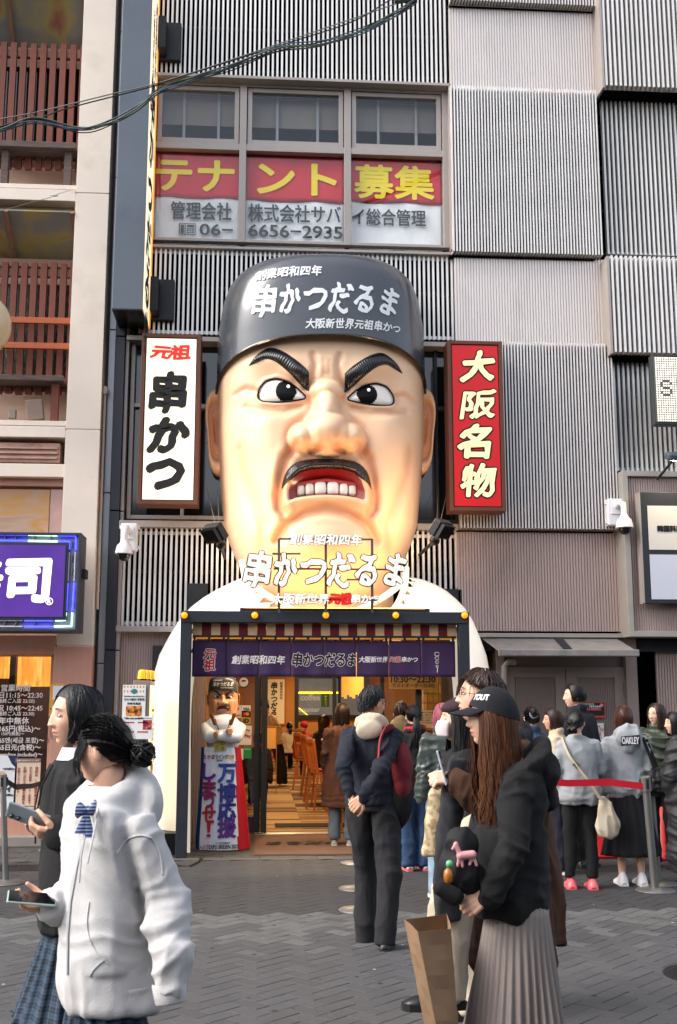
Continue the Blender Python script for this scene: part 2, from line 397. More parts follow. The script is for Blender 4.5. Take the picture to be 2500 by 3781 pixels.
_vis = sorted([p for p in _pav if inview(p[0], p[1])], key=lambda p: p[1])
_single = set(_vis[:300])
for p in _pav:
    if p in _single:
        o = bpy.data.objects.new('paver', _pme); COL.objects.link(o); adopt(o, ground)
        o.location = (p[0], p[1], random.uniform(-.0012, .0005)); o.rotation_euler = (random.uniform(-.003, .003), random.uniform(-.003, .003), p[2] + random.uniform(-.006, .006))
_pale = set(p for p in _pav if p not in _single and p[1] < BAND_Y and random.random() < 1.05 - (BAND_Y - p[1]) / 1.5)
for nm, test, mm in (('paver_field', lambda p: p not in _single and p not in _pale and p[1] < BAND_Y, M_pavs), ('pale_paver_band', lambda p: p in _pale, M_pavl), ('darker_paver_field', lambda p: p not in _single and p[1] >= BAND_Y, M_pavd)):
    mb = MB()
    for p in _pav:
        if not test(p): continue
        a = p[2] + random.uniform(-.006, .006); ca, sa = math.cos(a), math.sin(a); dz = random.uniform(-.0012, .0005); tx = random.uniform(-.003, .003)
        mb.add([(p[0] + v[0] * ca - v[1] * sa, p[1] + v[0] * sa + v[1] * ca, v[2] + dz + v[0] * tx) for v in _pm.v], _pm.f)
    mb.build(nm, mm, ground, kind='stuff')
mb = MB(); rg_ = random.Random(11)
for i in range(260):
    x, y, r = rg_.uniform(-4, 5), rg_.uniform(5, 12), rg_.uniform(.006, .02); n = 9
    mb.add([(x + r * rg_.uniform(.7, 1.2) * math.cos(a), y + r * rg_.uniform(.7, 1.2) * math.sin(a), .0012) for a in np.linspace(0, 6.283, n, endpoint=False)], [tuple(range(n))])
mb.build('gum_marks', mat('gum', '#262524', .8, island=.7), ground, kind='stuff')
mb = MB()
for i in range(40):
    x, y, r = rg_.uniform(-3, 4), rg_.uniform(6, 12), rg_.uniform(.004, .012); n = 6
    mb.add([(x + r * rg_.uniform(.5, 1.3) * math.cos(a), y + r * rg_.uniform(.5, 1.3) * math.sin(a), .0018) for a in np.linspace(0, 6.283, n, endpoint=False)], [tuple(range(n))])
mb.build('paper_scraps', mat('scrap_white', '#c9c7c2', .8), ground, kind='stuff')
# square tiles and a flush kerb in front of the shops
mb = MB(); k = 0
for r_, y in enumerate(np.arange(12.2, 14.4, .2)):
    for x in np.arange(-5.4, 7.4, .2):
        xx = x + (.1 if r_ % 2 else 0); z = random.uniform(-.002, .002)
        mb.box(xx + .003, xx + .197, y + .003, y + .197, -.007, z)
mb.build('entrance_tiles', M_tile, ground, kind='stuff')
mb = MB()
for x in np.arange(-5.4, 7.6, .6): mb.box(x + .003, x + .597, 12.06, 12.195, -.007, random.uniform(.0, .003))
mb.build('kerb_strip', mat('kerb_stone', '#4b4946', .8, var=.15, vs=10, bump=.3, island=.1), ground, kind='stuff', bevel=.004)

# ================================================================== GREY SLATTED BUILDING
YB = 13.5
M_slat = mat('slat_aluminium', '#e6e2de', .38, metal=.3, var=.09, vs=5, stretch=(3, 3, .4), rand=.05)
M_slats = mat('slat_aluminium_field', '#ded8d4', .38, metal=.35, var=.05, vs=5, stretch=(3, 3, .4), island=.05)
M_rib = mat('ribbed_panel', '#e2d7d0', .36, metal=.45, var=.05, vs=2.5, bump=.1, bs=90, dirt=('#857b76', .5, 1.3), stretch=(1, 1, .35))
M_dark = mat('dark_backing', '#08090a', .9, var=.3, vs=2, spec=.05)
M_darkm = mat('dark_metal', '#26282c', .5, metal=.3, var=.2, vs=6)
M_frame = mat('taupe_window_frame', '#a49b95', .4, metal=.2, var=.05, vs=5)
bld = thing('slatted_building', 'tall grey building screened with vertical aluminium slats and ribbed panels behind the giant head', 'building', (1.8, 13.8, 0))
xL = X_(430, 0, YB) ; xR = 9.0
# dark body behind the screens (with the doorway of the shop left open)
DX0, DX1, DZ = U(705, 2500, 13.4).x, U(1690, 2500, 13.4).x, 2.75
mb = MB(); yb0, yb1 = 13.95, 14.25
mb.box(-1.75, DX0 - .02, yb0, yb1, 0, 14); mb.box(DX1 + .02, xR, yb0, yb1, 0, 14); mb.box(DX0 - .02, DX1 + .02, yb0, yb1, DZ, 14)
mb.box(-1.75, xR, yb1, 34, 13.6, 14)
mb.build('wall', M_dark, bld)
mb = MB()      # horizontal carrier rails and block joints seen between the slats
for z in np.arange(3.2, 13, .62): mb.box(-1.7, xR, 13.86, 13.9, z, z + .045)
for x in np.arange(-1.3, 8.5, .93): mb.box(x, x + .04, 13.9, 13.94, 2.9, 13.5)
mb.each('carrier_rail', mat('rail_grey', '#16181b', .7), bld)

def slat_screen(x0, x1, z0, z1, pitch, w, d, yf, asparts=True, side=None):
    """vertical slats whose front edge stands at yf"""
    n = max(1, int(round((x1 - x0) / pitch))); pitch = (x1 - x0 - w) / max(1, n - 1) if n > 1 else pitch
    if asparts:
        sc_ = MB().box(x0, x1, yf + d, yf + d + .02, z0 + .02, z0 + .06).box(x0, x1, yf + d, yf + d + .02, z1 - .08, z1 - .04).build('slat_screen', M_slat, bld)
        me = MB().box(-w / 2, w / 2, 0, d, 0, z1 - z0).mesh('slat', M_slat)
        for i in range(n):
            o = bpy.data.objects.new('slat', me); COL.objects.link(o); adopt(o, sc_); o.location = (x0 + w / 2 + i * pitch, yf, z0)
    else:
        mb = MB()
        for i in range(n): x = x0 + i * pitch; mb.box(x, x + w, yf, yf + d, z0, z1)
        mb.build('slat_field', M_slats, bld, kind='stuff')
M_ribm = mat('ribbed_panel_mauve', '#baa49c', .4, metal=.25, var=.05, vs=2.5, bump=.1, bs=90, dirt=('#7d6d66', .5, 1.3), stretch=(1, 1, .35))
def ribs(x0, x1, z0, z1, yf, pitch=.036, M_rib=M_rib):
    """panel of fine vertical ribs"""
    mb = MB(); n = int((x1 - x0) / pitch); p = (x1 - x0) / n
    V = []; 
    for i in range(n):
        for (fx, fy) in ((0, 0), (.6, 0), (.68, .016), (.92, .016)): V.append((x0 + (i + fx) * p, yf + fy))
    V.append((x1, yf)); k = len(V)
    mb.add([(x, y, z0) for x, y in V] + [(x, y, z1) for x, y in V], [(i, i + 1, i + 1 + k, i + k) for i in range(k - 1)])
    mb.box(x0, x1, yf + .02, yf + .05, z0, z1)
    mb.build('ribbed_panel', M_rib, bld)
zz = lambda py, Y=YB, px=1250: Z_(px, py, Y)
# top left screen, above the windows
wx0, wx1 = X_(540, 300, YB), X_(1658, 320, YB)
slat_screen(wx0, wx1 - .03, Z_(900, 305, YB), 11.6, .060, .027, .04, 13.5)
# between the windows and the cap
slat_screen(wx0, X_(1672, 1000, YB), Z_(600, 1232, YB), Z_(1100, 922, YB), .060, .027, .04, 13.5)
# low screens either side of the neck
lx0 = X_(452, 2150, YB)
slat_screen(lx0, X_(900, 2150, YB), Z_(600, 2312, YB), Z_(600, 1948, YB), .062, .028, .05, 13.5)
slat_screen(X_(1480, 2150, YB), X_(1690, 2150, YB), Z_(1600, 2330, YB), Z_(1600, 1960, YB), .062, .028, .05, 13.5)
# projecting screens of the right-hand bay
slat_screen(X_(1668, 600, 13.3), X_(2212, 600, 13.3), Z_(1900, 932, 13.3), Z_(1900, 322, 13.3), (.040), .019, .14, 13.3)
slat_screen(X_(1695, 1600, 13.3), X_(2272, 1600, 13.3), Z_(1900, 1950, 13.3), Z_(1900, 1262, 13.3), (.040), .019, .14, 13.3, False)
slat_screen(X_(1663, 0, 13.3), X_(2200, 0, 13.3), Z_(1900, 8, 13.3), 11.6, (.040), .019, .14, 13.3, False)
x2 = X_(2225, 300, 13.3)
slat_screen(X_(2232, 200, 13.15), X_(2620, 200, 13.15), Z_(2350, 318, 13.15), 11.4, .062, .028, .16, 13.15)
slat_screen(X_(2232, 650, 13.5), X_(2640, 650, 13.5), Z_(2350, 940, 13.5), Z_(2350, 315, 13.5), .060, .026, .07, 13.5)
slat_screen(X_(2262, 1100, 13.15), X_(2640, 1100, 13.15), Z_(2350, 1300, 13.15), Z_(2350, 945, 13.15), .062, .028, .16, 13.15)
slat_screen(X_(2268, 1500, 13.5), X_(2650, 1500, 13.5), Z_(2350, 1740, 13.5), Z_(2350, 1306, 13.5), .062, .028, .07, 13.5)
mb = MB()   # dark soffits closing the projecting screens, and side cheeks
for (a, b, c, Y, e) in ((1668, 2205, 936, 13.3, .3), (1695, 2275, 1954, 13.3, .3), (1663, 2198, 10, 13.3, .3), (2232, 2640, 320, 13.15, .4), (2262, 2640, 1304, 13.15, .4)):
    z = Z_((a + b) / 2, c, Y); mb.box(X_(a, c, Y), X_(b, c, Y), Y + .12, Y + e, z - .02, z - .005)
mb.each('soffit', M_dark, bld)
mb = MB()
for (px, c0, c1, Y) in ((2226, -60, 322, 13.15), (2257, 945, 1304, 13.15)):
    x = X_(px, (c0 + c1) / 2, Y); mb.box(x - .03, x, Y, Y + .4, Z_(px, c1, Y), Z_(px, c0, Y))
mb.each('side_cheek', M_frame, bld)
# ribbed panels between
ribs(X_(1660, 200, 13.44), X_(2203, 200, 13.44), Z_(1900, 336, 13.44), Z_(1900, 26, 13.44), 13.44)
ribs(X_(1680, 1100, 13.44), X_(2245, 1100, 13.44), Z_(1900, 1275, 13.44), Z_(1900, 950, 13.44), 13.44)
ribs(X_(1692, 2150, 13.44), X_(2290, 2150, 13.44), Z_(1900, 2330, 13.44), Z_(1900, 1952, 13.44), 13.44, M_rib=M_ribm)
# ledges and trims
mb = MB()
zt = Z_(1100, 300, 13.42); mb.box(wx0 - .05, wx1, 13.36, 13.8, zt - .02, zt + .02)
zt2 = Z_(1100, 912, 13.42); mb.box(wx0 - .2, X_(1672, 900, 13.36), 13.44, 13.6, zt2 - .04, zt2 - .005)
mb.box(wx1 - .03, wx1 + .02, 13.36, 13.8, zt2, zt)
zt3 = Z_(600, 1250, 13.42); mb.box(X_(470, 1250, 13.42), X_(1690, 1250, 13.42), 13.40, 13.62, zt3 - .03, zt3 + .03)
zt4 = Z_(600, 1935, 13.42); mb.box(lx0 - .05, X_(880, 1935, 13.42), 13.40, 13.6, zt4 - .04, zt4 + .04); mb.box(X_(1540, 1935, 13.42), X_(1692, 1935, 13.42), 13.40, 13.6, zt4 - .04, zt4 + .04)
zt5 = Z_(600, 2322, 13.42); mb.box(lx0 - .05, X_(720, 2322, 13.42), 13.40, 13.6, zt5 - .035, zt5 + .035)
zt6 = Z_(2000, 2345, 13.42); mb.box(X_(1740, 2340, 13.42), X_(2300, 2340, 13.42), 13.38, 13.6, zt6 - .03, zt6 + .02)
mb.each('ledge', M_frame, bld, bevel=.004)
# left edge strips: dark band, frame mullion
mb = MB(); x0, x1 = X_(402, 2000, 13.4), X_(437, 2000, 13.4)
for a, b in ((0, 2.22), (2.235, 3.9), (3.915, 6.1), (6.115, 11.8)): mb.box(x0, x1, 13.4, 13.9, a, b)
mb.each('dark_band', mat('dark_band', '#272730', .45, var=.15, vs=4, bump=.1), bld, bevel=.004)
mb = MB(); xm = X_(440, 2000, 13.45)
for a, b in ((0, 2.22), (2.235, 3.9), (3.915, 6.4)): mb.box(x1 + .004, lx0 - .006, 13.45, 13.9, a, b)
mb.each('edge_mullion', M_frame, bld, bevel=.004)
# ribbed lower wall left of the giant, behind the menu box
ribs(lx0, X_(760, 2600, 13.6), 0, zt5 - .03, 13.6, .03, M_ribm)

# ---- first-floor windows beside the giant's head (dark glass)
M_glassd = mat('dark_window_pane', '#15181b', .06, var=.25, vs=1.2, coat=.3, spec=.8)
def side_window(pa, pb, top, bot):
    x0, x1 = X_(pa, 1600, 13.6), X_(pb, 1600, 13.6); z1, z0 = Z_((pa + pb) / 2, top, 13.6), Z_((pa + pb) / 2, bot, 13.6)
    mb = MB(); w = .05
    mb.box(x0, x0 + w, 13.55, 13.7, z0, z1).box(x1 - w, x1, 13.55, 13.7, z0, z1).box(x0, x1, 13.56, 13.69, z1 - w, z1 - .001).box(x0, x1, 13.56, 13.69, z0 + .001, z0 + w)
    zm = z0 + (z1 - z0) * .62; mb.box(x0, x1, 13.565, 13.685, zm, zm + .05); xm = (x0 + x1) / 2; mb.box(xm - .02, xm + .02, 13.57, 13.68, z0, z1)
    wf = mb.build('window', M_frame if pa < 900 else M_darkm, bld, bevel=.003)
    for (a, b) in ((x0 + w, xm - .02), (xm + .02, x1 - w)):
        for (c, d) in ((z0 + w, zm), (zm + .05, z1 - w)): box('pane', a, b, 13.64, 13.65, c, d, M_glassd, wf)
side_window(478, 880, 1262, 1920); side_window(1530, 1692, 1268, 1935)
mb = MB(); mb.box(X_(820, 1500, 13.5), X_(1600, 1500, 13.5), 13.5, 13.56, zt4 - .02, zt4 + .06)
mb.build('cross_rail', M_darkm, bld)

# ---- big window band with the letting banners
gx = [X_(560, 600, 13.5), X_(896, 600, 13.5), X_(1284, 600, 13.5), X_(1648, 600, 13.5)]
zt_, zm_, zb_ = Z_(1100, 330, 13.55), Z_(1100, 556, 13.55), Z_(1100, 905, 13.55)
M_pane = glass('window_glass', alpha=0)
wf = MB(); t = .045
for i, x in enumerate(gx): wf.box(x - t, x + t, 13.5, 13.62, zb_, zt_ + .1)
wf.box(gx[0], gx[-1], 13.505, 13.615, zt_ - .01, zt_ + .12).box(gx[0], gx[-1], 13.506, 13.614, zm_ - .045, zm_ + .045).box(gx[0], gx[-1], 13.507, 13.613, zb_ + .002, zb_ + .04)
wfo = wf.each('window_frame', M_frame, bld, bevel=.004)
M_room = mat('dim_room', '#34363a', .9, var=.2, vs=1.5)
for i in range(3):
    a, b = gx[i] + t, gx[i + 1] - t
    f = MB(); f.box(a + .01, a + .07, 13.53, 13.6, zm_ + .05, zt_ - .02).box(b - .07, b - .01, 13.53, 13.6, zm_ + .05, zt_ - .02).box(a + .07, b - .07, 13.53, 13.6, zt_ - .075, zt_ - .02).box(a + .07, b - .07, 13.53, 13.6, zm_ + .05, zm_ + .12)
    fo = f.build('window', M_frame, bld, bevel=.004)
    box('pane', a + .07, b - .07, 13.56, 13.566, zm_ + .12, zt_ - .075, M_pane, fo)
    fo2 = box('lower_window', a, b, 13.60, 13.606, zb_ + .04, zm_ - .045, M_pane, bld)
    # blinds behind the upper panes, coloured to stand in for the mirrored building
    box('blind', a + .05, b - .05, 13.75, 13.77, zm_ + .12 + (zt_ - zm_) * .34, zt_ - .03, mat('reflection_tint_blind', '#7c776f', .8, var=.1, vs=3), bld)
    mb = MB()
    for q in (.3, .72): mb.box(a + (b - a) * q, a + (b - a) * q + .035, 13.70, 13.73, zm_, zt_)
    mb.each('inner_mullion', mat('inner_mullion', '#8b8f92', .5), bld)
# the letting banners hang behind the glass
M_red = mat('banner_red', '#d42a34', .7, var=.05, vs=4); M_white = mat('banner_white', '#f2f5f5', .75, var=.04, vs=3)
M_yel = mat('banner_yellow', '#ffe21a', .6); M_ink = mat('banner_ink', '#2a3434', .7)
BY = 13.645
def banner(i, big, mid, low, lab):
    a, b = gx[i] + .03, gx[i + 1] - .03; z0, z1 = zb_ + .01, zm_ - .03; zr = z1 - (z1 - z0) * (.49, .5, .48)[i]
    th = thing('letting_banner', lab, 'banner', ((a + b) / 2, BY, z0), 'letting banners in the window band')
    def sheet(nm, c, d, m, ph):
        mb = MB(); nx, nz = 28, 10; V = [(a + (b - a) * u / nx, BY + .006 * math.sin(u * .7 + ph) * math.sin(w * .5 + ph) + .003 * math.sin(u * 2.3 + w), c + (d - c) * w / nz + (.012 * math.sin(u * .35 + ph) if w == 0 and nm == 'red_cloth' else 0)) for w in range(nz + 1) for u in range(nx + 1)]
        mb.add(V, [(w * (nx + 1) + u, w * (nx + 1) + u + 1, (w + 1) * (nx + 1) + u + 1, (w + 1) * (nx + 1) + u) for w in range(nz) for u in range(nx)])
        o = mb.build(nm, m, th, smooth=True); s = o.modifiers.new('s', 'SOLIDIFY'); s.thickness = .002; return o
    sheet('red_cloth', zr, z1, M_red, i); o = sheet('white_cloth', z0, zr + .02, M_white, i + 2); o.location.y = .022
    W = b - a
    for (s, cx, cz, w, h, m, bd) in big + mid + low:
        lettering(s, m, th, (a + W * cx, BY - .012, z0 + (z1 - z0) * cz), w=W * w, h=(z1 - z0) * h, bold=bd * .6)
    return th
b0 = banner(0, [('テナ', .47, .745, .9, .33, M_yel, .05)], [('管理会社', .55, .36, .70, .19, M_ink, .04)], [('06−', .73, .16, .38, .12, M_ink, .035)], 'red and white letting banner with テナ and a telephone symbol, beside the blue slab sign')
banner(1, [('ント', .52, .74, .78, .33, M_yel, .05)], [('株式会社サバ', .5, .36, .92, .19, M_ink, .035)], [('6656−2935', .51, .165, .93, .13, M_ink, .035)], 'red and white letting banner with ント and 6656−2935, in the middle window')
banner(2, [('募集', .48, .74, .84, .36, M_yel, .045)], [('イ総合管理', .42, .35, .78, .18, M_ink, .035)], [], 'red and white letting banner with 募集, in the window beside the ribbed panels')
# phone symbol on the first banner
a, b = gx[0] + .03, gx[1] - .03; z0, z1 = zb_ + .01, zm_ - .03; px_, pz_ = a + (b - a) * .40, z0 + (z1 - z0) * .16
mb = MB(); y = BY - .012
def q_(x0_, x1_, c, d): mb.box(px_ + x0_, px_ + x1_, y - .001, y + .001, pz_ + c, pz_ + d)
q_(-.115, -.1, -.08, .08); q_(-.1, .1, .07, .08); q_(.09, .1, -.08, .07); q_(-.1, .09, -.08, -.07); q_(-.04, -.03, -.07, .07); q_(-.09, -.05, -.06, .06); q_(-.01, .08, .03, .06)
for i in range(3):
    for j in range(3): q_(-.01 + i * .033, .012 + i * .033, -.055 + j * .026, -.038 + j * .026)
mb.build('telephone_symbol', M_ink, b0)

# ================================================================== RIGHT-HAND BAY: sign panel wall, door, canopy
fx0 = X_(2302, 2000, 13.2)
mb = MB(); zA, zB = Z_(2400, 2352, 13.2), Z_(2400, 1742, 13.2)
mb.box(fx0, fx0 + .07, 13.14, 13.6, zA, zB).box(fx0 + .07, 8.6, 13.14, 13.6, zB - .07, zB).box(fx0 + .07, 8.6, 13.14, 13.6, zA, zA + .07)
mb.build('panel_frame', mat('light_frame', '#aba59c', .4, metal=.3, var=.05), bld, bevel=.004)
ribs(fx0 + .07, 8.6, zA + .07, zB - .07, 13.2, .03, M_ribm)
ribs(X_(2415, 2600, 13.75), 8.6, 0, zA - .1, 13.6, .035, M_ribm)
box('underframe', X_(1740, 2380, 13.5), 8.6, 13.5, 13.9, zA - .16, zA - .02, M_darkm, bld)
# double service door with frame
dx0, dx1 = X_(1862, 2700, 13.55), X_(2312, 2700, 13.55); dz1 = Z_(2100, 2463, 13.55)
M_door = mat('door_taupe', '#8f7f77', .45, metal=.1, var=.06, vs=4, bump=.05)
door = thing('service_door', 'taupe ribbed double service door under the small canopy', 'door', ((dx0 + dx1) / 2, 13.55, 0))
mb = MB(); mb.box(dx0 - .1, dx0, 13.45, 13.9, 0, dz1 + .35).box(dx1, dx1 + .14, 13.45, 13.9, 0, dz1 + .35).box(dx0, dx1, 13.46, 13.9, dz1 + .27, dz1 + .35).box(dx0, dx1, 13.62, 13.9, dz1, dz1 + .27)
mb.build('door_frame', M_door, door, bevel=.004)
xm = (dx0 + dx1) / 2 + .02
for a, b in ((dx0, xm - .004), (xm + .004, dx1)):
    mb = MB(); e = .13
    mb.box(a, a + e, 13.52, 13.58, .08, dz1).box(b - e, b, 13.52, 13.58, .08, dz1).box(a + e, b - e, 13.522, 13.578, dz1 - .13, dz1 - .001).box(a + e, b - e, 13.522, 13.578, .081, .3)
    lf = mb.build('leaf', M_door, door, bevel=.003)
    mb = MB(); n = 22; p = (b - a - 2 * e) / n
    for i in range(n): mb.box(a + e + i * p + .004, a + e + (i + 1) * p - .004, 13.54, 13.56, .3, dz1 - .13)
    mb.box(a + e, b - e, 13.556, 13.57, .3, dz1 - .13); mb.build('ribbed_infill', M_door, lf)
mb = MB()
for z in (dz1 - .35, .4): mb.box(dx1 - .02, dx1 + .025, 13.49, 13.53, z, z + .16)
mb.each('hinge', mat('steel', '#8d8a86', .35, metal=.8), door)
# canopy
can = thing('door_canopy', 'shallow grey metal canopy with a gutter over the service door', 'canopy', ((dx0 + dx1) / 2, 13.3, dz1 + .45))
cx0, cx1 = X_(1845, 2400, 12.95), X_(2350, 2410, 12.95); cz = Z_(2100, 2402, 12.95); cz2 = Z_(2050, 2366, 13.45)
M_can = mat('canopy_metal', '#8f8a86', .5, metal=.3, var=.15, vs=5, dirt=('#4b4642', .5, 4))
mb = MB(); mb.add([(cx0, 12.95, cz), (cx1, 12.95, cz), (cx1 - .1, 13.5, cz2 + .06), (cx0 - .12, 13.5, cz2 + .06), (cx0, 12.95, cz - .02), (cx1, 12.95, cz - .02), (cx1 - .1, 13.5, cz2 + .04), (cx0 - .12, 13.5, cz2 + .04)],
       [(0, 1, 2, 3), (7, 6, 5, 4), (0, 4, 5, 1), (1, 5, 6, 2), (3, 7, 4, 0), (2, 6, 7, 3)]); mb.build('roof_sheet', M_can, can)
MB().box(cx0 - .02, cx1 + .02, 12.89, 12.955, cz - .07, cz + .012).build('gutter', M_can, can, bevel=.012)
MB().obox(((cx0 + cx1) / 2, 13.22, (cz + cz2 + .07) / 2 + .006), (.1, .55, .012), Matrix.Rotation(math.atan2(cz2 + .06 - cz, .55), 3, 'X')).build('seam_strip', M_darkm, can)
pipe = MB(); pp = [U(1905, 2445, 13.2), U(1875, 2446, 13.2), U(1862, 2460, 13.2), U(1862, 2600, 13.2), Vector((U(1862, 2600, 13.2).x, 13.2, .05))]
o = pipe.tube(pp, .035, 12).build('drain_pipe', mat('pvc_grey', '#9c9389', .5, var=.06), None, smooth=True); tag(o, 'beige grey drain pipe bending down beside the service door', 'pipe')

# ================================================================== LEFT NEIGHBOUR (beige building with timber slats)
nb = thing('beige_building', 'beige panelled building with reddish timber slats and weathered ledges beside the blue sign', 'building', (-3.5, 13.6, 0))
M_beige = mat('beige_panel', '#e0d2c4', .55, var=.04, vs=2, bump=.06, bs=80, dirt=('#a08a78', .3, 1.5))
M_pinkb = mat('pink_panel', '#c08e7c', .5, var=.04, vs=3, bump=.05, stretch=(6, 6, .5))
M_wood = mat('red_timber', '#713a2a', .65, var=.22, vs=7, bump=.25, bs=30, stretch=(6, 6, .6), rand=.14)
M_wwood = mat('weathered_timber', '#5b4c48', .8, var=.4, vs=9, bump=.6, bs=25, stretch=(.6, 6, 6))
M_stucco = mat('stucco', '#d3b5a2', .85, var=.05, vs=4, bump=.5, bs=150, dirt=('#87695a', .4, 2))
px0, px1 = X_(268, 1000, 13.3), X_(392, 1000, 13.3)
mb = MB(); zj = [0, Z_(230, 2385, 13.3), Z_(250, 1585, 13.3), Z_(290, 712, 13.3), 12.2]
for a, b in zip(zj, zj[1:]):
    if a == 0: continue
    mb.box(px0, px1, 13.3, 13.95, a + .008, b - .008)
mb.box(px0 + .01, px1 - .01, 13.31, 13.9, 0, 12)
mb.each('pilaster', M_beige, nb, bevel=.004)
mb = MB(); mb.box(px0 - .02, px1 + .006, 13.285, 13.95, .12, zj[1] - .01); mb.build('pink_pilaster', M_pinkb, nb, bevel=.005)
box('plinth', px0 - 3, px1 + .02, 13.25, 13.95, 0, .115, mat('plinth', '#8f8780', .8, var=.1, bump=.3), nb, bevel=.01)
# slim column between the two buildings
mb = MB(); sx0, sx1 = px1 + .045, X_(402, 2000, 13.4) - .01
za = [0, Z_(400, 2450, 13.5), Z_(400, 1822, 13.5), Z_(400, 1221, 13.5), Z_(400, 660, 13.5), Z_(430, 122, 13.5), 12.2]
for a, b in zip(za, za[1:]): mb.box(sx0, sx1, 13.46, 13.9, a + .005, b - .005)
mb.each('grey_column', mat('grey_column', '#9b9ba0', .35, metal=.3, var=.05, vs=3, dirt=('#6f6f74', .4, 2)), nb, bevel=.006)
box('recess', px1, sx0, 13.6, 13.9, 0, 12, mat('recess_grey', '#6b625c', .7, var=.1), nb)
yR = 13.62
def zr_(py): return Z_(150, py, 13.45)
box('rear_wall', -8, px0, yR + .35, yR + .5, zr_(2350), 12, M_stucco, nb)
# cloudy coloured soffit panels
M_cloud = mat_ramp_noise('cloudy_glass', [(.25, '#6f6a66'), (.45, '#7c7a74'), (.58, '#9a8a56'), (.75, '#8a4c45')], 1.6, .35, (1.2, 1, 1.2), distortion=.6)
def soffit(pt, pb_):
    zt, zb = zr_(pt), zr_(pb_); o = MB().add([(-8, 13.3, zt), (px0, 13.3, zt), (px0, yR + .3, zb), (-8, yR + .3, zb), (-8, 13.3, zt + .02), (px0, 13.3, zt + .02), (px0, yR + .3, zb + .02), (-8, yR + .3, zb + .02)],
        [(3, 2, 1, 0), (4, 5, 6, 7), (0, 1, 5, 4), (2, 3, 7, 6)]).build('soffit_panel', M_cloud, nb)
    mb = MB()
    for x in (X_(22, pt, 13.3), px0 - .03): mb.bar((x, 13.29, zt), (x, yR + .29, zb), .05)
    mb.box(-8, px0, yR + .2, yR + .3, zb - .1, zb - .0); mb.each('soffit_trim', mat('soffit_trim', '#8a6352', .5, var=.1), nb)
soffit(-30, 118); soffit(800, 915)
def beam(pt, pb_, y0=13.33, m=None, name='beam'): return box(name, -8, px0 - .004, y0, yR + .33, zr_(pb_), zr_(pt), m or M_beige, nb, bevel=.006)
beam(696, 712); beam(716, 757, 13.31); beam(757, 792, 13.5, mat('shade_beam', '#a38c6f', .6)); beam(1562, 1580); beam(1584, 1624, 13.31); beam(1720, 1768, 13.33); beam(1768, 1795, 13.45, M_pinkb)
def timber(pt, pb_, n=9, hidden=0):
    z1, z0 = zr_(pt), zr_(pb_); w = .078; me = MB().box(-w / 2, w / 2, 0, .06, 0, z1 - z0).mesh('timber_slat', M_wood)
    xs = [X_(q, (pt + pb_) / 2, yR) for q in ([300 - 37 * i for i in range(10)] if pt < 900 else [262 - 36.5 * i for i in range(9)])]
    for x in xs:
        o = bpy.data.objects.new('timber_slat', me); COL.objects.link(o); adopt(o, nb); o.location = (x, yR, z0 + random.uniform(-.01, .01))
    box('slat_rail', -8, px0, yR + .065, yR + .13, z1 - .16, z1 - .06, M_pinkb, nb); box('slat_rail', -8, px0, yR + .065, yR + .13, z0 + .04, z0 + .1, M_pinkb, nb)
    box('dark_window', -8, px0, yR + .25, yR + .27, z0 + .25, z1 - .2, M_glassd if pt < 900 else mat_ramp_noise('figured_glass', [(.3, '#22262a'), (.55, '#4d5a50'), (.75, '#a9b8a0')], 9, .2, (14, 1, 1.2)), nb)
timber(132, 600); timber(950, 1440)
def ledge(pt, pb_, xr, posts, zpost):
    z1, z0 = zr_(pt), zr_(pb_); box('ledge_board', -8, X_(xr, pt, 13.4), 13.36, 13.72, z0 + .0, z1, M_wwood, nb, bevel=.006)
    for p in posts:
        x = X_(p, pt, 13.45); box('ledge_post', x - .045, x + .045, 13.44, 13.53, zr_(zpost), z0 - .002, M_wwood if pt < 900 else M_wood, nb, bevel=.006)
ledge(534, 556, 281, (22, 254), 700); ledge(1392, 1412, 237, (206,), 1565)
for pt, pb_ in ((1166, 1188), (1260, 1282)): box('cross_rail', -8, px0 - .01, 13.5, 13.55, zr_(pb_), zr_(pt), mat('orange_timber', '#a65330', .6, var=.15, vs=8, bump=.2, stretch=(.5, 6, 6)), nb, bevel=.004)
# air grille, painted panel, small boxes
gr = box('vent_housing', -8, X_(222, 1680, 13.4), 13.38, 13.6, zr_(1712), zr_(1640), mat('vent_pink', '#b48d7b', .5, dirt=('#5b3f33', .6, 4), var=.05), nb, bevel=.01)
mb = MB()
for k in range(3): mb.box(-8, X_(214, 1680, 13.4), 13.35, 13.378, zr_(1664 + k * 18), zr_(1656 + k * 18))
mb.each('louvre', mat('vent_pink', '#b48d7b'), gr)
box('painted_panel', -8, X_(182, 1880, 13.5), 13.5, 13.55, zr_(1975), zr_(1805), mat_ramp_noise('painted_panel', [(.3, '#c9a09a'), (.45, '#c48c3c'), (.6, '#b99a86'), (.8, '#a56f35')], .9, .5, (1, 1, 3), distortion=.8), nb)
box('painted_edge', X_(186, 1880, 13.5), px0, 13.48, 13.55, zr_(1975), zr_(1805), mat('panel_mauve', '#b7958f', .5, var=.1), nb)
mb = MB(); c = U(130, 1515, 13.45); mb.obox(c, (.2, .08, .26), Matrix.Rotation(R(-8), 3, 'Y')); o = mb.build('wall_speaker', mat('speaker_beige', '#7d6b5f', .7, var=.1), None, bevel=.01); tag(o, 'tilted beige wall box hanging under the lower weathered ledge', 'wall box')
c = U(46, 1530, 13.5); o = MB().obox(c, (.09, .06, .11)).build('junction_box', mat('galv', '#84786d', .5, metal=.3), None, bevel=.006); tag(o, 'small grey junction box on the stucco beside the beige wall box', 'junction box')
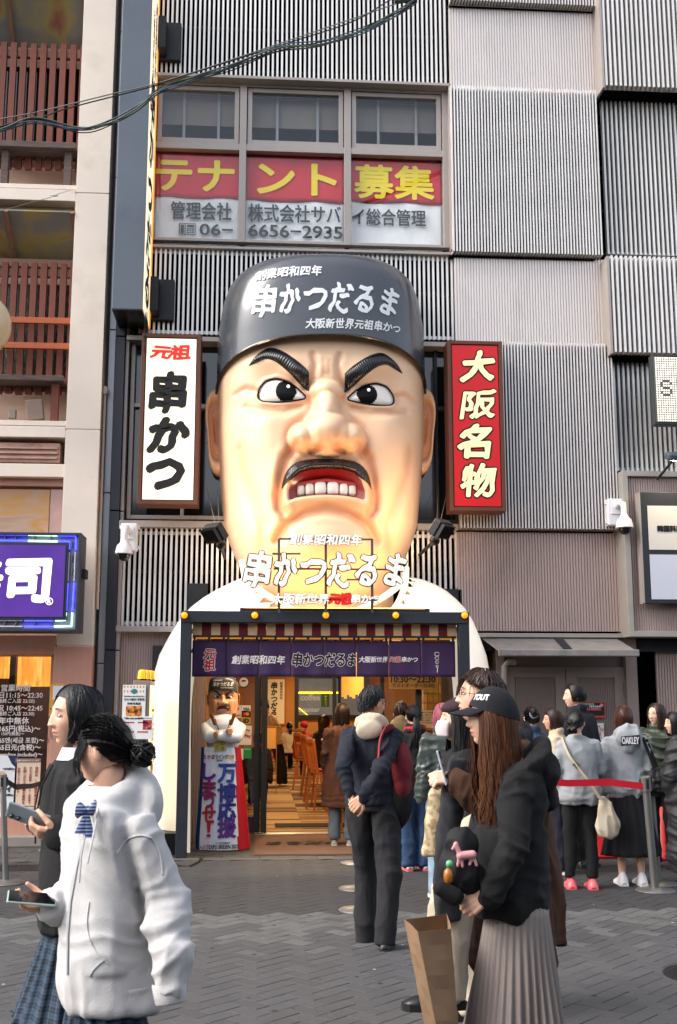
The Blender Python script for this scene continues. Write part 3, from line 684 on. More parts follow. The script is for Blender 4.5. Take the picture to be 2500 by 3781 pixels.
# cables and conduits in the joint
mb = MB(); xx = px1 + .02
mb.tube([U(352, 1400, 13.42), U(350, 1600, 13.42), U(338, 1800, 13.42), U(318, 2050, 13.42), U(312, 2250, 13.42)], .009, 6)
mb.tube([U(358, 1480, 13.42), U(352, 1700, 13.4), U(340, 2000, 13.4), U(322, 2200, 13.4), U(316, 2240, 13.4)], .006, 6)
o = mb.build('wall_cable', mat('black_rubber', '#141414', .5), None, smooth=True); tag(o, 'thin black cables sagging down the joint beside the beige pilaster', 'cable')
mb = MB(); mb.tube([(px1 + .03, 13.4, Z_(345, 2250, 13.4)), (px1 + .03, 13.4, Z_(345, 1450, 13.4))], .018, 8); mb.ell((px1 + .03, 13.38, Z_(345, 1443, 13.4)), (.04, .03, .06))
o = mb.build('conduit', mat('conduit', '#b9a999', .5), None, smooth=True); tag(o, 'beige conduit with a round cap running up the edge of the pilaster', 'conduit')
# round ornament at the left edge
mb = MB(); c = U(-62, 1200, 12.6); mb.ell(c, (.32, .3, .36), 40, 28).tube([c + Vector((0, .2, 0)), (c.x, 13.4, c.z)], .04, 10)
o = mb.build('round_ornament', mat('ornament_cream', '#cbb795', .35, var=.06, vs=3, coat=.3), None, smooth=True); tag(o, 'rounded cream shop ornament cut off by the picture edge before the timber slats', 'ornament')

# ================================================================== far side of the street (seen mirrored in the panes)
op = thing('opposite_building', 'pale office block across the street with rows of dark windows', 'building', (0, -14, 0))
box('wall', -26, 30, -20, -14, 0, 9, mat('opposite_wall', '#8f8c87', .8, var=.06, vs=.5), op)
mb = MB(); rr = random.Random(3)
for fl in range(3):
    for k in range(22): x = -25 + k * 2.5; mb.box(x, x + 1.7, -13.99, -13.9, .9 + fl * 2.8, 2.6 + fl * 2.8)
mb.build('window_row', mat('opp_glass', '#2a3036', .15, var=.3, vs=.3), op, kind='stuff')
# ================================================================== SHOP FRONT
M_iron = mat('frame_charcoal', '#2b2f36', .5, metal=.2, var=.12, vs=5, bump=.08, bs=70)
FX0, FX1, FZ = U(668, 2262, 12.2).x, U(1732, 2267, 12.2).x, U(1200, 2258, 12.2).z
PWD = .115
gate = thing('entrance_gateway', 'dark charcoal box frame round the shop entrance with amber lamps along its beam', 'door frame', ((FX0 + FX1) / 2, 12.3, 0))
mb = MB(); zb = Z_(1200, 2300, 12.2)
mb.box(FX0, FX0 + PWD, 12.2, 12.34, 0, zb).box(FX1 - PWD, FX1, 12.2, 12.34, 0, zb)
mb.each('post', M_iron, gate, bevel=.004)
box('beam', FX0, FX1, 12.19, 12.36, zb, FZ, M_iron, gate, bevel=.005)
mb = MB(); mb.box(FX0 + .01, FX0 + .05, 12.34, 13.95, 0, zb).box(FX1 - .05, FX1 - .01, 12.34, 13.95, 0, zb).box(FX0 + .01, FX1 - .01, 12.36, 13.95, zb + .02, FZ - .02)
mb.each('side_lining', mat('lining_dark', '#1b1a1c', .6, var=.2), gate)
M_amber = mat('amber_lens', '#f09a10', .12, emis='#ff8c08', es=.55, coat=.6, spec=.6)
for px in (681, 941, 1203, 1461, 1715):
    c = U(px, 2272, 12.19); mb = MB(); mb.lathe([(.036, 0), (.036, -.012), (.033, -.03), (.024, -.043), (.008, -.05)], (c.x, 12.19, c.z), 18, 'Y')
    l = mb.build('beacon_lamp', M_amber, gate, smooth=True)
    MB().lathe([(.043, 0), (.043, -.01), (.037, -.012)], (c.x, 12.1895, c.z), 18, 'Y').build('lamp_ring', mat('lamp_ring', '#6b4a18', .3, metal=.8), l, smooth=True)
el = thing('entrance_lamp', 'slim warm strip lamp hidden under the beam behind the striped valance', 'lamp', (.7, 12.8, 2.5)); MB().box(-.4, 1.9, 12.78, 12.86, zb - .05, zb - .001).build('housing', mat('lamp_strip', '#ffd9a0', .5, emis='#ffc070', es=2), el)
ELAMP = el
# striped valance
val = thing('striped_valance', 'maroon and cream striped board under the beam of the entrance', 'valance', ((FX0 + FX1) / 2, 12.35, zb))
zv1, zv0 = zb, Z_(1200, 2347, 12.33); n = 29; xa, xb = FX0 + PWD + .01, FX1 - PWD - .01
mv = [mat('valance_cream', '#d9b288', .75, var=.06, vs=9), mat('valance_maroon', '#6c1622', .75, var=.1, vs=9)]
for i in range(n): box('stripe', xa + (xb - xa) * i / n, xa + (xb - xa) * (i + 1) / n - .0006, 12.33 - (i % 2) * .003, 12.36, zv0, zv1 - .002, mv[i % 2], val)
box('trim_strip', xa, xb, 12.32, 12.37, zv0 - .022, zv0 - .001, mat('valance_trim', '#221c1c', .5), val)
# noren: rod, eight purple panels
nor = thing('noren_curtain', 'deep purple split curtain with white and red brush lettering hanging in the entrance', 'curtain', ((FX0 + FX1) / 2, 12.4, 1.8))
zrod = Z_(1200, 2357, 12.4)
o = MB().tube([(xa - .01, 12.4, zrod), (xb + .01, 12.4, zrod)], .011, 10).build('rod', mat('brass', '#c98d2a', .25, metal=.9, emis='#e09020', es=.25), nor, smooth=True)
ed = [709, 834, 956, 1077, 1197, 1316, 1434, 1555, 1682]
M_nor = mat('noren_purple', '#391a48', .6, var=.1, vs=4, bump=.12, bs=200, sheen=.3)
M_lw = mat('noren_white', '#eee6df', .7); M_lr = mat('noren_red', '#c4262c', .7); M_ld = mat('noren_dark', '#2a1512', .7)
zt, zbm = Z_(1200, 2366, 12.4), Z_(1200, 2499, 12.4)
exs = [U(e, 2430, 12.4).x for e in ed]
def norY(x, z):
    t = (zt - z) / (zt - zbm); i = max(0, min(7, sum(1 for e in exs[1:-1] if x > e))); u = (x - exs[i]) / (exs[i + 1] - exs[i])
    return 12.4 + .013 * math.sin(u * math.pi * 2 + i * 1.7) * t + .008 * math.sin(u * 9 + i) * t + .01 * math.cos(u * math.pi) ** 2 * t + (.004 if i % 2 else 0)
for i in range(8):
    mb = MB(); nx, nz = 16, 10; a, b = exs[i] + .003, exs[i + 1] - .003
    V = [(a + (b - a) * u / nx, norY(a + (b - a) * u / nx, zt + (zbm - zt) * w / nz), zt + (zbm - zt) * w / nz) for w in range(nz + 1) for u in range(nx + 1)]
    mb.add(V, [(w * (nx + 1) + u, (w + 1) * (nx + 1) + u, (w + 1) * (nx + 1) + u + 1, w * (nx + 1) + u + 1) for w in range(nz) for u in range(nx)])
    p = mb.build('panel', M_nor, nor, smooth=True); s = p.modifiers.new('s', 'SOLIDIFY'); s.thickness = .003; s.offset = 1
    mb = MB()
    for fx in (.06, .5, .94):
        x = a + (b - a) * fx; mb.tube([(x, 12.385, zt - .01), (x, 12.386, zrod + .012), (x, 12.4, zrod + .018), (x, 12.414, zrod), (x, 12.403, zt)], .006, 5, flat=2.2)
    mb.each('hanging_loop', M_nor, p)
def norlet(s, px, py, w, m, bold=.03, vertical=False, brush=1, out=None, h=None):
    c = U(px, py, 12.4); k = 4100 / 12.7
    pl = lambda x, z, d: (c.x + x, norY(c.x + x, c.z + z) - .006 - d, c.z + z)
    if out:
        pl2 = lambda x, z, d: (c.x + x, norY(c.x + x, c.z + z) - .0045 - d, c.z + z)
        lettering(s, out, nor, (0, 0, 0), w=w / k if w else None, h=h / k if h else None, vertical=vertical, bold=bold + .05, brush=brush, place=pl2)
    lettering(s, m, nor, (0, 0, 0), w=w / k if w else None, h=h / k if h else None, vertical=vertical, bold=bold, brush=brush, place=pl)
norlet('元祖', 774, 2437, None, M_lr, .04, True, out=M_lw, h=76)
norlet('創業昭和四年', 954, 2436, 190, M_lw)
norlet('串かつだるま', 1197, 2436, 228, M_ld, .04, out=M_lw, h=48)
norlet('大阪新世界', 1378, 2435, 104, M_lw); norlet('元祖', 1459, 2435, 42, M_lr, out=M_lw, bold=.02); norlet('串かつ', 1513, 2435, 58, M_lw)
# slim emblem on the last panel: a stack of scrolls
mb = MB(); cc = U(1614, 2440, 12.4)
for k in range(4):
    z = cc.z + .075 - k * .045; r = .026 - k * .004
    mb.tube([(cc.x + r * math.cos(q), norY(cc.x, z) - .007, z + r * .8 * math.sin(q)) for q in np.linspace(.3, 6.0, 14)], .0035, 5)
mb.tube([(cc.x + .004, norY(cc.x, cc.z) - .007, cc.z - .07), (cc.x, norY(cc.x, cc.z) - .007, cc.z - .13)], .004, 5); mb.build('emblem', M_lw, nor)

# ------------------------------------------------------------------ doorway, glass pane, posts
YD = 14.3
entry = thing('glass_entrance', 'dark framed sliding glass entrance with card stickers on its fixed pane', 'door', (0, YD, 0))
zh = 2.75
def vert(px0_, px1_, y0=YD - .04, y1=YD + .06, nm='jamb'):
    return box(nm, X_(px0_, 2800, YD), X_(px1_, 2800, YD), y0, y1, .03, zh, M_iron, entry, bevel=.004)
vert(826, 846); vert(938, 962); vert(963, 986, YD - .1, YD - .03, 'sliding_stile'); vert(1228, 1242); vert(1405, 1420)
box('sill', X_(940, 3060, YD), X_(1240, 3060, YD), YD - .12, YD + .08, -.005, .02, mat('steel_sill', '#9a948c', .3, metal=.8), entry, bevel=.004)
box('bottom_rail', X_(700, 2900, YD), X_(940, 2900, YD), YD - .03, YD + .05, .03, .22, M_iron, entry, bevel=.004)
box('fixed_pane', X_(846, 2800, YD), X_(938, 2800, YD), YD, YD + .008, .22, zh, glass('entrance_glass', (.8, .78, .74), .12), entry)
box('side_pane', X_(700, 2800, YD), X_(826, 2800, YD), YD, YD + .008, .22, zh, glass('entrance_glass'), entry)
hx = X_(975, 2760, 14.2); mb = MB()
mb.tube([(hx - .02, 14.185, Z_(975, 2690, 14.2)), (hx - .02, 14.185, Z_(975, 2780, 14.2)), (hx + .02, 14.185, Z_(975, 2780, 14.2)), (hx + .02, 14.185, Z_(975, 2690, 14.2)), (hx - .02, 14.185, Z_(975, 2690, 14.2))], .003, 5)
mb.build('pull_handle', mat('steel', '#8d8a86', .35, metal=.8), entry)
# stickers on the pane
def sticker(px, py, w, h, bg, items, Y=YD - .004, par=None, nm='sticker'):
    par = par or entry; c = U(px, py, Y); k = Y * 1.035 / 4100
    o = box(nm, c.x - w * k / 2, c.x + w * k / 2, Y - .002, Y, c.z - h * k / 2, c.z + h * k / 2, mat('print_' + bg.strip('#'), bg, .5), par)
    for (s, dx, dy, ww, col, bd) in items:
        lettering(s, mat('print_' + col.strip('#'), col, .5), o, (c.x + dx * k, Y - .002, c.z - dy * k), w=ww * k, bold=bd)
    return o, c, k
st, c, k = sticker(909, 2617, 31, 24, '#f4f2ee', [('VISA', 0, 0, 22, '#1d2f7a', .05)])
st, c, k = sticker(909, 2636, 31, 22, '#1a1a1c', [])
MB().lathe([(6.5 * k, 0), (6.5 * k, -.001)], (c.x - 4.5 * k, YD - .007, c.z), 16, 'Y').build('red_disc', mat('print_d8201e', '#d8201e', .5), st)
MB().lathe([(6.5 * k, 0), (6.5 * k, -.001)], (c.x + 4.5 * k, YD - .0085, c.z), 16, 'Y').build('amber_disc', mat('print_f29a1c', '#f29a1c', .5), st)
sticker(909, 2661, 31, 24, '#b4964a', [('iD', 0, 0, 18, '#2a241c', .06)]); sticker(876, 2627, 30, 44, '#e6e0da', [('P', 0, -6, 10, '#d8201e', .08), ('PayPay', 2, 14, 24, '#d8201e', .03)])
sticker(916, 2693, 26, 26, '#ece8e4', [('Pay', 0, 4, 14, '#b01c24', .04)]); sticker(906, 2728, 42, 42, '#ece4e2', [('d Pay', 2, -8, 34, '#b01c34', .05)])
sticker(914, 2779, 28, 40, '#2f8f4e', [('WeChat', 0, -12, 20, '#e8efe8', .03)]); sticker(893, 2785, 12, 38, '#e9e4e4', [])
c = U(900, 2520, YD - .004); k = YD * 1.035 / 4100
so = MB().lathe([(19 * k, 0), (19 * k, -.001)], (c.x, YD - .004, c.z), 28, 'Y').build('round_sticker', mat('print_1a1a1c', '#1a1a1c', .5), entry)
MB().lathe([(16 * k, 0), (16 * k, -.001)], (c.x, YD - .006, c.z + .005), 28, 'Y').build('round_disc', mat('print_ece4e2', '#ece4e2'), so)
mb = MB(); mb.ell((c.x, YD - .008, c.z + .02), (.03, .001, .012), 14, 6); mb.build('cup_print', mat('print_1a1a1c', '#1a1a1c'), so)

# ------------------------------------------------------------------ interior
inn = thing('shop_interior', 'warm lit restaurant room seen through the entrance with striped carpet and wooden counter', 'room', (1, 17, 0))
IX0, IX1, IY1 = -.95, 3.6, 32.0
M_wallw = mat('warm_wall', '#c08648', .8, var=.06, vs=2); M_oak = mat('oak', '#a8642c', .45, var=.18, vs=5, stretch=(8, 8, .8), bump=.08)
box('side_wall', IX0 - .1, IX0, 14.4, IY1, 0, 3, M_wallw, inn); box('side_wall', IX1, IX1 + .1, 14.4, IY1, 0, 3, M_wallw, inn)
box('rear_wall', IX0, IX1, IY1, IY1 + .1, 0, 3, M_wallw, inn); box('ceiling', IX0 - .1, IX1 + .1, 13.96, IY1 + .1, 2.85, 2.95, mat('ceiling_brown', '#6b4a2c', .8), inn)
bl_ = None
# carpet planks in alternating browns
mb = MB(); mm = []; rc = random.Random(5)
M_carp = [mat('carpet_' + str(i), c, .95, bump=.4, bs=300, var=.1, vs=20) for i, c in enumerate(('#7d6040', '#4a3522', '#a1875c', '#5f4529'))]
for i, x in enumerate(np.arange(IX0, IX1, .5)):
    for j, y in enumerate(np.arange(14.42, IY1, .165)):
        mb.cm = rc.choice((0, 1, 2, 3, 0, 2)); mb.box(x, min(x + .498, IX1), y, y + .1645, 0, .012)
mb.build('carpet_plank', M_carp, inn, kind='stuff')
mb = MB(); mb.box(X_(1010, 2700, 18), X_(1255, 2700, 18), 14.95, 15.4, .012, .022); mb.build('inner_mat', mat('mat_black', '#1e1a18', .95, bump=.5, bs=300), inn)
# lamps of the room
def area(name, loc, size, power, col, rot=(0, 0, 0), sy=None, par=None):
    d = bpy.data.lights.new(name, 'AREA'); d.energy = power; d.color = col; d.size = size
    if sy: d.shape = 'RECTANGLE'; d.size_y = sy
    o = bpy.data.objects.new(name, d); COL.objects.link(o); o.location = loc; o.rotation_euler = rot
    if par is not None: o.parent = par; o.matrix_parent_inverse = Matrix.Translation(-Vector(par.location))
    return o
area('bulb', (.75, 12.82, zb - .06), 2.2, 22, (1, .74, .45), (0, 0, 0), .1, ELAMP)
M_lampw = mat('warm_lamp', '#ffe2b0', .5, emis='#ffc070', es=6)
for i, (x, y) in enumerate(((.3, 15.8), (.9, 19.5), (.4, 23.5), (1.6, 26), (1.2, 30), (3.0, 15.4))):
    cl = thing('ceiling_lamp', ['warm round ceiling lamp just inside the sliding door', 'warm round ceiling lamp over the middle of the carpet', 'warm round ceiling lamp over the left-hand tables', 'warm round ceiling lamp over the counter', 'warm round ceiling lamp beside the rear window', 'warm round ceiling lamp behind the serving window'][i], 'ceiling lamp', (x, y, 2.84))
    MB().lathe([(.1, 0), (.1, -.03), (.07, -.05)], (x, y, 2.84), 20).build('shade', M_lampw, cl, smooth=True)
    area('bulb', (x, y, 2.77), .3, 30, (1, .68, .36), par=cl)
# rear wall: framed calligraphy, rear window, mirror
fr = thing('framed_poster', 'tall framed white poster with 串かつだるま lettering on the far wall', 'poster', (0, IY1, 1.6))
c = U(1015, 2590, IY1 - .05); w_, h_ = .27, .62
MB().box(c.x - w_ - .05, c.x + w_ + .05, IY1 - .05, IY1 - .005, c.z - h_ - .05, c.z + h_ + .05).build('frame', M_oak, fr, bevel=.01)
box('sheet', c.x - w_, c.x + w_, IY1 - .06, IY1 - .051, c.z - h_, c.z + h_, mat('print_f0e6cc', '#f0e6cc', .6), fr)
lettering('串かつだるま', M_ink, fr, (c.x - .02, IY1 - .062, c.z - .02), h=1.12, vertical=True, bold=.05, brush=1)
lettering('創業昭和四年', M_ink, fr, (c.x + .18, IY1 - .062, c.z + .3), h=.5, vertical=True, bold=.02)
lettering('大阪新世界', M_ink, fr, (c.x - .2, IY1 - .062, c.z - .2), h=.5, vertical=True, bold=.02)
rw = thing('rear_window', 'rear window of the shop showing grey signboard letters and a yellow bar outside', 'window', (1.2, IY1, 1))
a, b = U(1090, 2560, IY1 - .1), U(1345, 2560, IY1 - .1); zt_r, zb_r = Z_(1100, 2505, IY1), Z_(1100, 2640, IY1)
mb = MB(); mb.box(a.x, a.x + .1, IY1 - .1, IY1 - .01, .2, 2.8).box(b.x, b.x + .1, IY1 - .1, IY1 - .01, .2, 2.8).box(a.x, b.x, IY1 - .095, IY1 - .01, zt_r, zt_r + .1).box(a.x, b.x, IY1 - .095, IY1 - .01, zb_r - .12, zb_r); xm_ = a.x + (b.x - a.x) * .62; mb.box(xm_, xm_ + .07, IY1 - .09, IY1 - .01, zb_r, zt_r)
mb.build('frame', M_darkm, rw)
box('view', a.x, b.x, IY1 - .05, IY1 - .04, zb_r, zt_r, mat('grey_outdoors', '#5d6062', .7, var=.3, vs=2, emis='#8b9194', es=.08), rw)
lettering('coffee', mat('print_8c9092', '#8c9092', .5, emis='#b9bcbd', es=.08), rw, (a.x + .43, IY1 - .055, (zb_r + zt_r) / 2 - .02), w=.55, bold=.04); lettering('counter', mat('print_8c9092', '#8c9092'), rw, (a.x + .4, IY1 - .055, zb_r + .14), w=.6, bold=.04)
M_neony = mat('yellow_neon', '#ffd820', .4, emis='#ffd010', es=2.0)
MB().box(a.x + .1, xm_, IY1 - .065, IY1 - .055, (zb_r + zt_r) / 2 + .09, (zb_r + zt_r) / 2 + .13).bar((a.x + .1, IY1 - .06, zb_r + .2), (a.x + .35, IY1 - .06, zb_r - .0), .05, .01).build('yellow_bar', M_neony, rw)
box('menu_card', X_(1186, 2600, 24.5), X_(1216, 2600, 24.5), 24.49, 24.5, Z_(1200, 2610, 24.5), Z_(1200, 2562, 24.5), mat('card_green', '#1e4a22', .6), inn)
lettering('ほんじつ', mat('print_c9a040', '#c9a040', .5), inn, (X_(1203, 2600, 24.49), 24.488, Z_(1200, 2586, 24.5)), h=.22, vertical=True, bold=.02)
# counter with partition posts
cnt = thing('wood_counter', 'long orange wood counter running back along the right of the carpet', 'counter', (1.9, 16.5, 0))
cxa = U(1240, 2900, 15.0).x
box('front_panel', cxa, cxa + .06, 14.55, 17.7, .012, 1.02, M_oak, cnt, bevel=.004); box('worktop', cxa - .05, cxa + .55, 14.5, 17.8, 1.02, 1.06, M_oak, cnt, bevel=.008)
for y in np.arange(14.55, 17.7, .9): box('stile', cxa - .02, cxa - .001, y, y + .07, .012, 1.02, M_oak, cnt, bevel=.004)
# curtains over the counter
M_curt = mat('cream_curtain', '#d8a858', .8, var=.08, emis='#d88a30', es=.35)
cc_ = thing('counter_curtain', 'short pleated cream curtain hanging above the counter', 'curtain', (2, 17, 2))
def pleat(x0, x1, y0, y1, z0, z1, par, nm='pleat', n=8):
    for i in range(n):
        mb = MB(); L = 6; V = []
        for w in range(2):
            for u in range(L + 1):
                t = (i + u / L) / n; V.append((x0 + (x1 - x0) * t - .02 * math.sin(u / L * math.pi), y0 + (y1 - y0) * t, (z1 if w else z0 - .03 * math.sin(i * 2.1))))
        mb.add(V, [(u, u + 1, u + 1 + L + 1, u + L + 1) for u in range(L)]); mb.build(nm, M_curt, par, smooth=True)
c0, c1 = U(1262, 2520, 17.6), U(1345, 2510, 15.6)
pleat(c0.x, c1.x, 17.6, 15.6, Z_(1300, 2572, 16.5), 2.32, cc_)
MB().tube([(c0.x, 17.7, 2.33), (c1.x, 15.5, 2.33)], .012, 6).build('rail', mat('brass', '#c98d2a'), cc_)
# serving window on the right: dark frame, hours board, notice, glass, kitchen beyond
srv = thing('serving_window', 'serving window with dark mullions and amber light behind the queue', 'window', (2.5, 14.1, 0))
sx0_, sx1_ = X_(1345, 2700, 14.0), DX1
mb = MB(); mb.box(sx0_, sx1_, 14.0, 14.08, 1.02, 1.10)
for p in (1345, 1537, 1640): x = X_(p, 2600, 14.0); mb.box(x, x + .07, 14.0, 14.08, 1.1, 2.8)
mb.build('frame', M_iron, srv, bevel=.004); box('apron', sx0_, sx1_, 14.02, 14.1, 0, 1.02, M_oak, srv); box('pane', sx0_, sx1_, 14.05, 14.056, 1.1, 2.75, glass('entrance_glass'), srv)
box('kitchen_wall', sx0_ + .3, IX1, 17.3, 17.35, 0, 2.85, mat('kitchen_amber', '#96703c', .6, var=.25, vs=2.5), inn)
mb = MB()
for i in range(6):
    for j in range(7): x = X_(1560, 2600, 17.2) + i * .09; mb.box(x, x + .08, 17.26, 17.3, 1.2 + j * .14, 1.325 + j * .14)
mb.build('wall_tile', mat('amber_tile', '#a58a50', .2, island=.3), inn, kind='stuff')
hb = thing('hours_board', 'wooden opening hours board reading 10:30〜22:30 hanging behind the curtain hem', 'sign', (2.3, 13.9, 1.9))
c = U(1525, 2518, 13.9); k = 13.9 * 1.035 / 4100
box('board', c.x - 86 * k, c.x + 86 * k, 13.88, 13.91, c.z - 26 * k, c.z + 26 * k, mat('board_wood', '#8c6a3c', .6, var=.15, vs=4, stretch=(.6, 4, 5)), hb, bevel=.004)
lettering('10:30〜22:30', M_ld, hb, (c.x, 13.878, c.z + 9 * k), w=158 * k, bold=.04); lettering('ラストオーダー22:00)', M_ld, hb, (c.x, 13.878, c.z - 13 * k), w=150 * k, bold=.02)
nt = thing('queue_notice', 'printed notice with rows of small text on the serving window beside the pink haired woman', 'notice', (2.6, 13.95, 1.4))
c = U(1580, 2655, 13.95); box('sheet', c.x - 50 * k, c.x + 50 * k, 13.94, 13.95, c.z - 30 * k, c.z + 30 * k, mat('print_b9a68e', '#b9a68e', .6), nt)
for i, s in enumerate(('以外でご購入された飲食物', 'の持ち込み、当店でのご飲食は', 'かたくお断りしております。', '店内で発見した場合', '退店させていただきます。', 'ご了承ください。')):
    lettering(s, M_ld, nt, (c.x - 46 * k, 13.938, c.z + (23 - i * 9) * k), h=5.5 * k, bold=.02, anchor='l')
# doormat
dm = thing('doormat', 'brown doormat with upside down dark lettering on the tiles before the entrance', 'doormat', (0, 13, 0))
A, B_, C_, D_ = UG(925, 3160), UG(1500, 3165), UG(1460, 3092), UG(962, 3088)
box('pile', A.x + .04, B_.x, A.y, D_.y, 0.004, .016, mat('doormat_brown', '#6b4f3f', .98, var=.12, vs=30, bump=.7, bs=400), dm, bevel=.004)
box('rubber_edge', A.x, B_.x + .04, A.y - .04, D_.y + .04, .001, .007, mat('mat_rubber', '#4a3a30', .8), dm)
lettering('串かつだるま', mat('mat_ink', '#231d1b', .95), dm, ((A.x + B_.x) / 2 + .02, (A.y + D_.y) / 2, .0165), w=1.35, h=.34, X=(-1, 0, 0), UP=(0, -1, 0), bold=.05, brush=1)

# ------------------------------------------------------------------ lit vertical signs
def lightbox(name, lab, quad, Y, depth, face, rim, letters):
    """quad px: x0,x1 at top, y0,y1"""
    px0_, px1_, py0, py1 = quad; x0, x1 = X_(px0_, (py0 + py1) / 2, Y), X_(px1_, (py0 + py1) / 2, Y); z1, z0 = Z_((px0_ + px1_) / 2, py0, Y), Z_((px0_ + px1_) / 2, py1, Y)
    th = thing(name, lab, 'sign', ((x0 + x1) / 2, Y + depth / 2, z0)); e = .045
    MB().box(x0, x0 + e, Y, Y + depth, z0, z1).box(x1 - e, x1, Y, Y + depth, z0, z1).box(x0 + e, x1 - e, Y + .001, Y + depth - .001, z1 - e, z1 - .001).box(x0 + e, x1 - e, Y + .001, Y + depth - .001, z0 + .001, z0 + e).box(x0 + e, x1 - e, Y + depth - .03, Y + depth - .004, z0 + e, z1 - e).build('frame', rim, th, bevel=.004)
    MB().box(x0 + e, x1 - e, Y + .02, Y + .05, z0 + e, z1 - e).build('inner_edge', mat('sign_black', '#120e0c', .5), th)
    box('face', x0 + e + .014, x1 - e - .014, Y + .012, Y + .018, z0 + e + .014, z1 - e - .014, face, th)
    for (s, px, py, w, h, m, bd, outm) in letters:
        c = U(px, py, Y); k = Y * 1.03 / 4100
        if outm: lettering(s, outm, th, (c.x, Y + .011, c.z), w=w * k, h=h * k, bold=bd + .05, brush=1.3)
        lettering(s, m, th, (c.x, Y + .0085, c.z), w=w * k, h=h * k, bold=bd, brush=1.3)
    mb = MB()
    for z in (z0 + .3, z1 - .3): mb.box((x0 + x1) / 2 - .05, (x0 + x1) / 2 + .05, Y + depth, 13.75, z, z + .06)
    mb.build('bracket', M_darkm, th); return th
M_rim = mat('sign_brown', '#5e3423', .5, var=.12, vs=6, bump=.1)
M_litw = mat('lit_acrylic_white', '#f6ead2', .4, emis='#ffe9c4', es=.35); M_litr = mat('lit_acrylic_red', '#b00f14', .35, emis='#c81418', es=.12)
M_blk = mat('sign_ink', '#100e0e', .6); M_sred = mat('sign_red', '#d8281c', .5, emis='#d8281c', es=.3); M_crm = mat('sign_cream', '#f3dfae', .4, emis='#f6dfaa', es=.2)
lightbox('white_lightbox', 'lit white vertical sign with black 串かつ under red 元祖 beside the giant head', (515, 737, 1232, 1862), 12.95, .3, M_litw, M_rim,
         [('元祖', 629, 1300, 146, 54, M_sred, .06, None), ('串', 620, 1448, 126, 152, M_blk, .06, None), ('か', 620, 1606, 142, 122, M_blk, .065, None), ('つ', 610, 1750, 126, 104, M_blk, .07, None)])
lightbox('red_lightbox', 'red vertical sign with cream 大阪名物 lettering on the other side of the giant head', (1657, 1862, 1258, 1886), 12.95, .3, M_litr, M_rim,
         [('大', 1763, 1352, 128, 118, M_crm, .05, M_blk), ('阪', 1766, 1492, 136, 114, M_crm, .035, M_blk), ('名', 1754, 1628, 124, 124, M_crm, .045, M_blk), ('物', 1768, 1772, 132, 122, M_crm, .035, M_blk)])
# projecting blue slab sign
bs = thing('projecting_sign', 'tall slate blue slab sign with a narrow lit side of black lettering', 'sign', (-2.2, 13, 5.2))
Yf, Yk = 12.75, 13.42; bx0 = (X_(455, 0, Yf) + X_(411, 1140, Yf)) / 2; bx1 = (X_(566, 0, Yf) + X_(530, 1140, Yf)) / 2; bz = Z_(470, 1141, Yf)
M_slate = mat('slate_blue', '#5b636b', .38, metal=.25, var=.05, vs=2, bump=.04, dirt=('#333f4c', .3, 1.2))
box('slab', bx0, bx1 - .012, Yf, Yk, bz, 11.2, M_slate, bs, bevel=.006)
box('lit_face', bx1 - .012, bx1, Yf + .02, Yk - .03, bz + .02, 11.18, M_litw, bs)
MB().box(bx1 - .011, bx1 + .012, Yk - .03, Yk + .02, bz, 11.2).build('orange_edge', mat('edge_orange', '#e08a1c', .5, emis='#e08a1c', es=.4), bs)
box('underside', bx0 + .004, bx1 - .014, Yf + .004, Yk - .004, bz - .012, bz - .001, mat('underside_bronze', '#2c2724', .25, metal=.5), bs)
lettering('串かつだるま', M_blk, bs, (bx1 + .0015, (Yf + Yk) / 2 - .03, (bz + 11.2) / 2 - 1.15), w=.52, h=3.6, X=(0, 1, 0), vertical=True, bold=.05, brush=1.2)
lettering('創業昭和四年', M_blk, bs, (bx1 + .0015, Yf + .45, 9.9), w=.16, h=1.3, X=(0, 1, 0), vertical=True, bold=.02, brush=1)
lettering('大阪新世界元祖串かつ', M_blk, bs, (bx1 + .0015, Yf + .2, 9.6), w=.14, h=1.4, X=(0, 1, 0), vertical=True, bold=.02, brush=1)
mb = MB()
for py in (180, 1140):
    z = Z_(600, py, 13.4); mb.box(bx1 + .02, bx1 + .12, 13.2, 13.5, z - .1, z + .35).box(bx1 + .02, bx1 + .3, 13.42, 13.5, z - .14, z + .4)
mb.each('mounting_plate', M_darkm, bs, bevel=.01)
for k in range(4): pass

# ------------------------------------------------------------------ neon sign of the shop next door
ns = thing('neon_sign', 'purple sushi sign with white 司 and blue neon tubes round its border', 'sign', (-4, 12.6, 3))
YN = 12.7; nx1 = X_(293, 2150, YN); nz1, nz0 = Z_(200, 1966, YN), Z_(200, 2332, YN); nx0 = nx1 - 2.4
mb = MB(); mb.box(nx0, nx1, YN, YN + .4, nz1 - .03, nz1).box(nx0, nx1, YN, YN + .4, nz0, nz0 + .03).box(nx1 - .03, nx1, YN + .001, YN + .399, nz0 + .03, nz1 - .03).box(nx0, nx1 - .03, YN + .12, YN + .38, nz0 + .03, nz1 - .03)
mb.build('housing', mat('sign_housing', '#3c3f46', .45, metal=.4, var=.1), ns, bevel=.004)
box('border_panel', nx0 + .02, nx1 - .03, YN + .1, YN + .119, nz0 + .03, nz1 - .03, mat('border_panel', '#9b9bb0', .35, metal=.3, var=.1, vs=6), ns)
ix1 = X_(236, 2150, YN); iz1, iz0 = Z_(120, 2012, YN), Z_(120, 2277, YN)
MB().box(nx0 + .03, ix1 + .035, YN + .03, YN + .1, iz0 - .035, iz1 + .035).build('inner_frame', mat('sign_housing', '#3c3f46'), ns, bevel=.006)
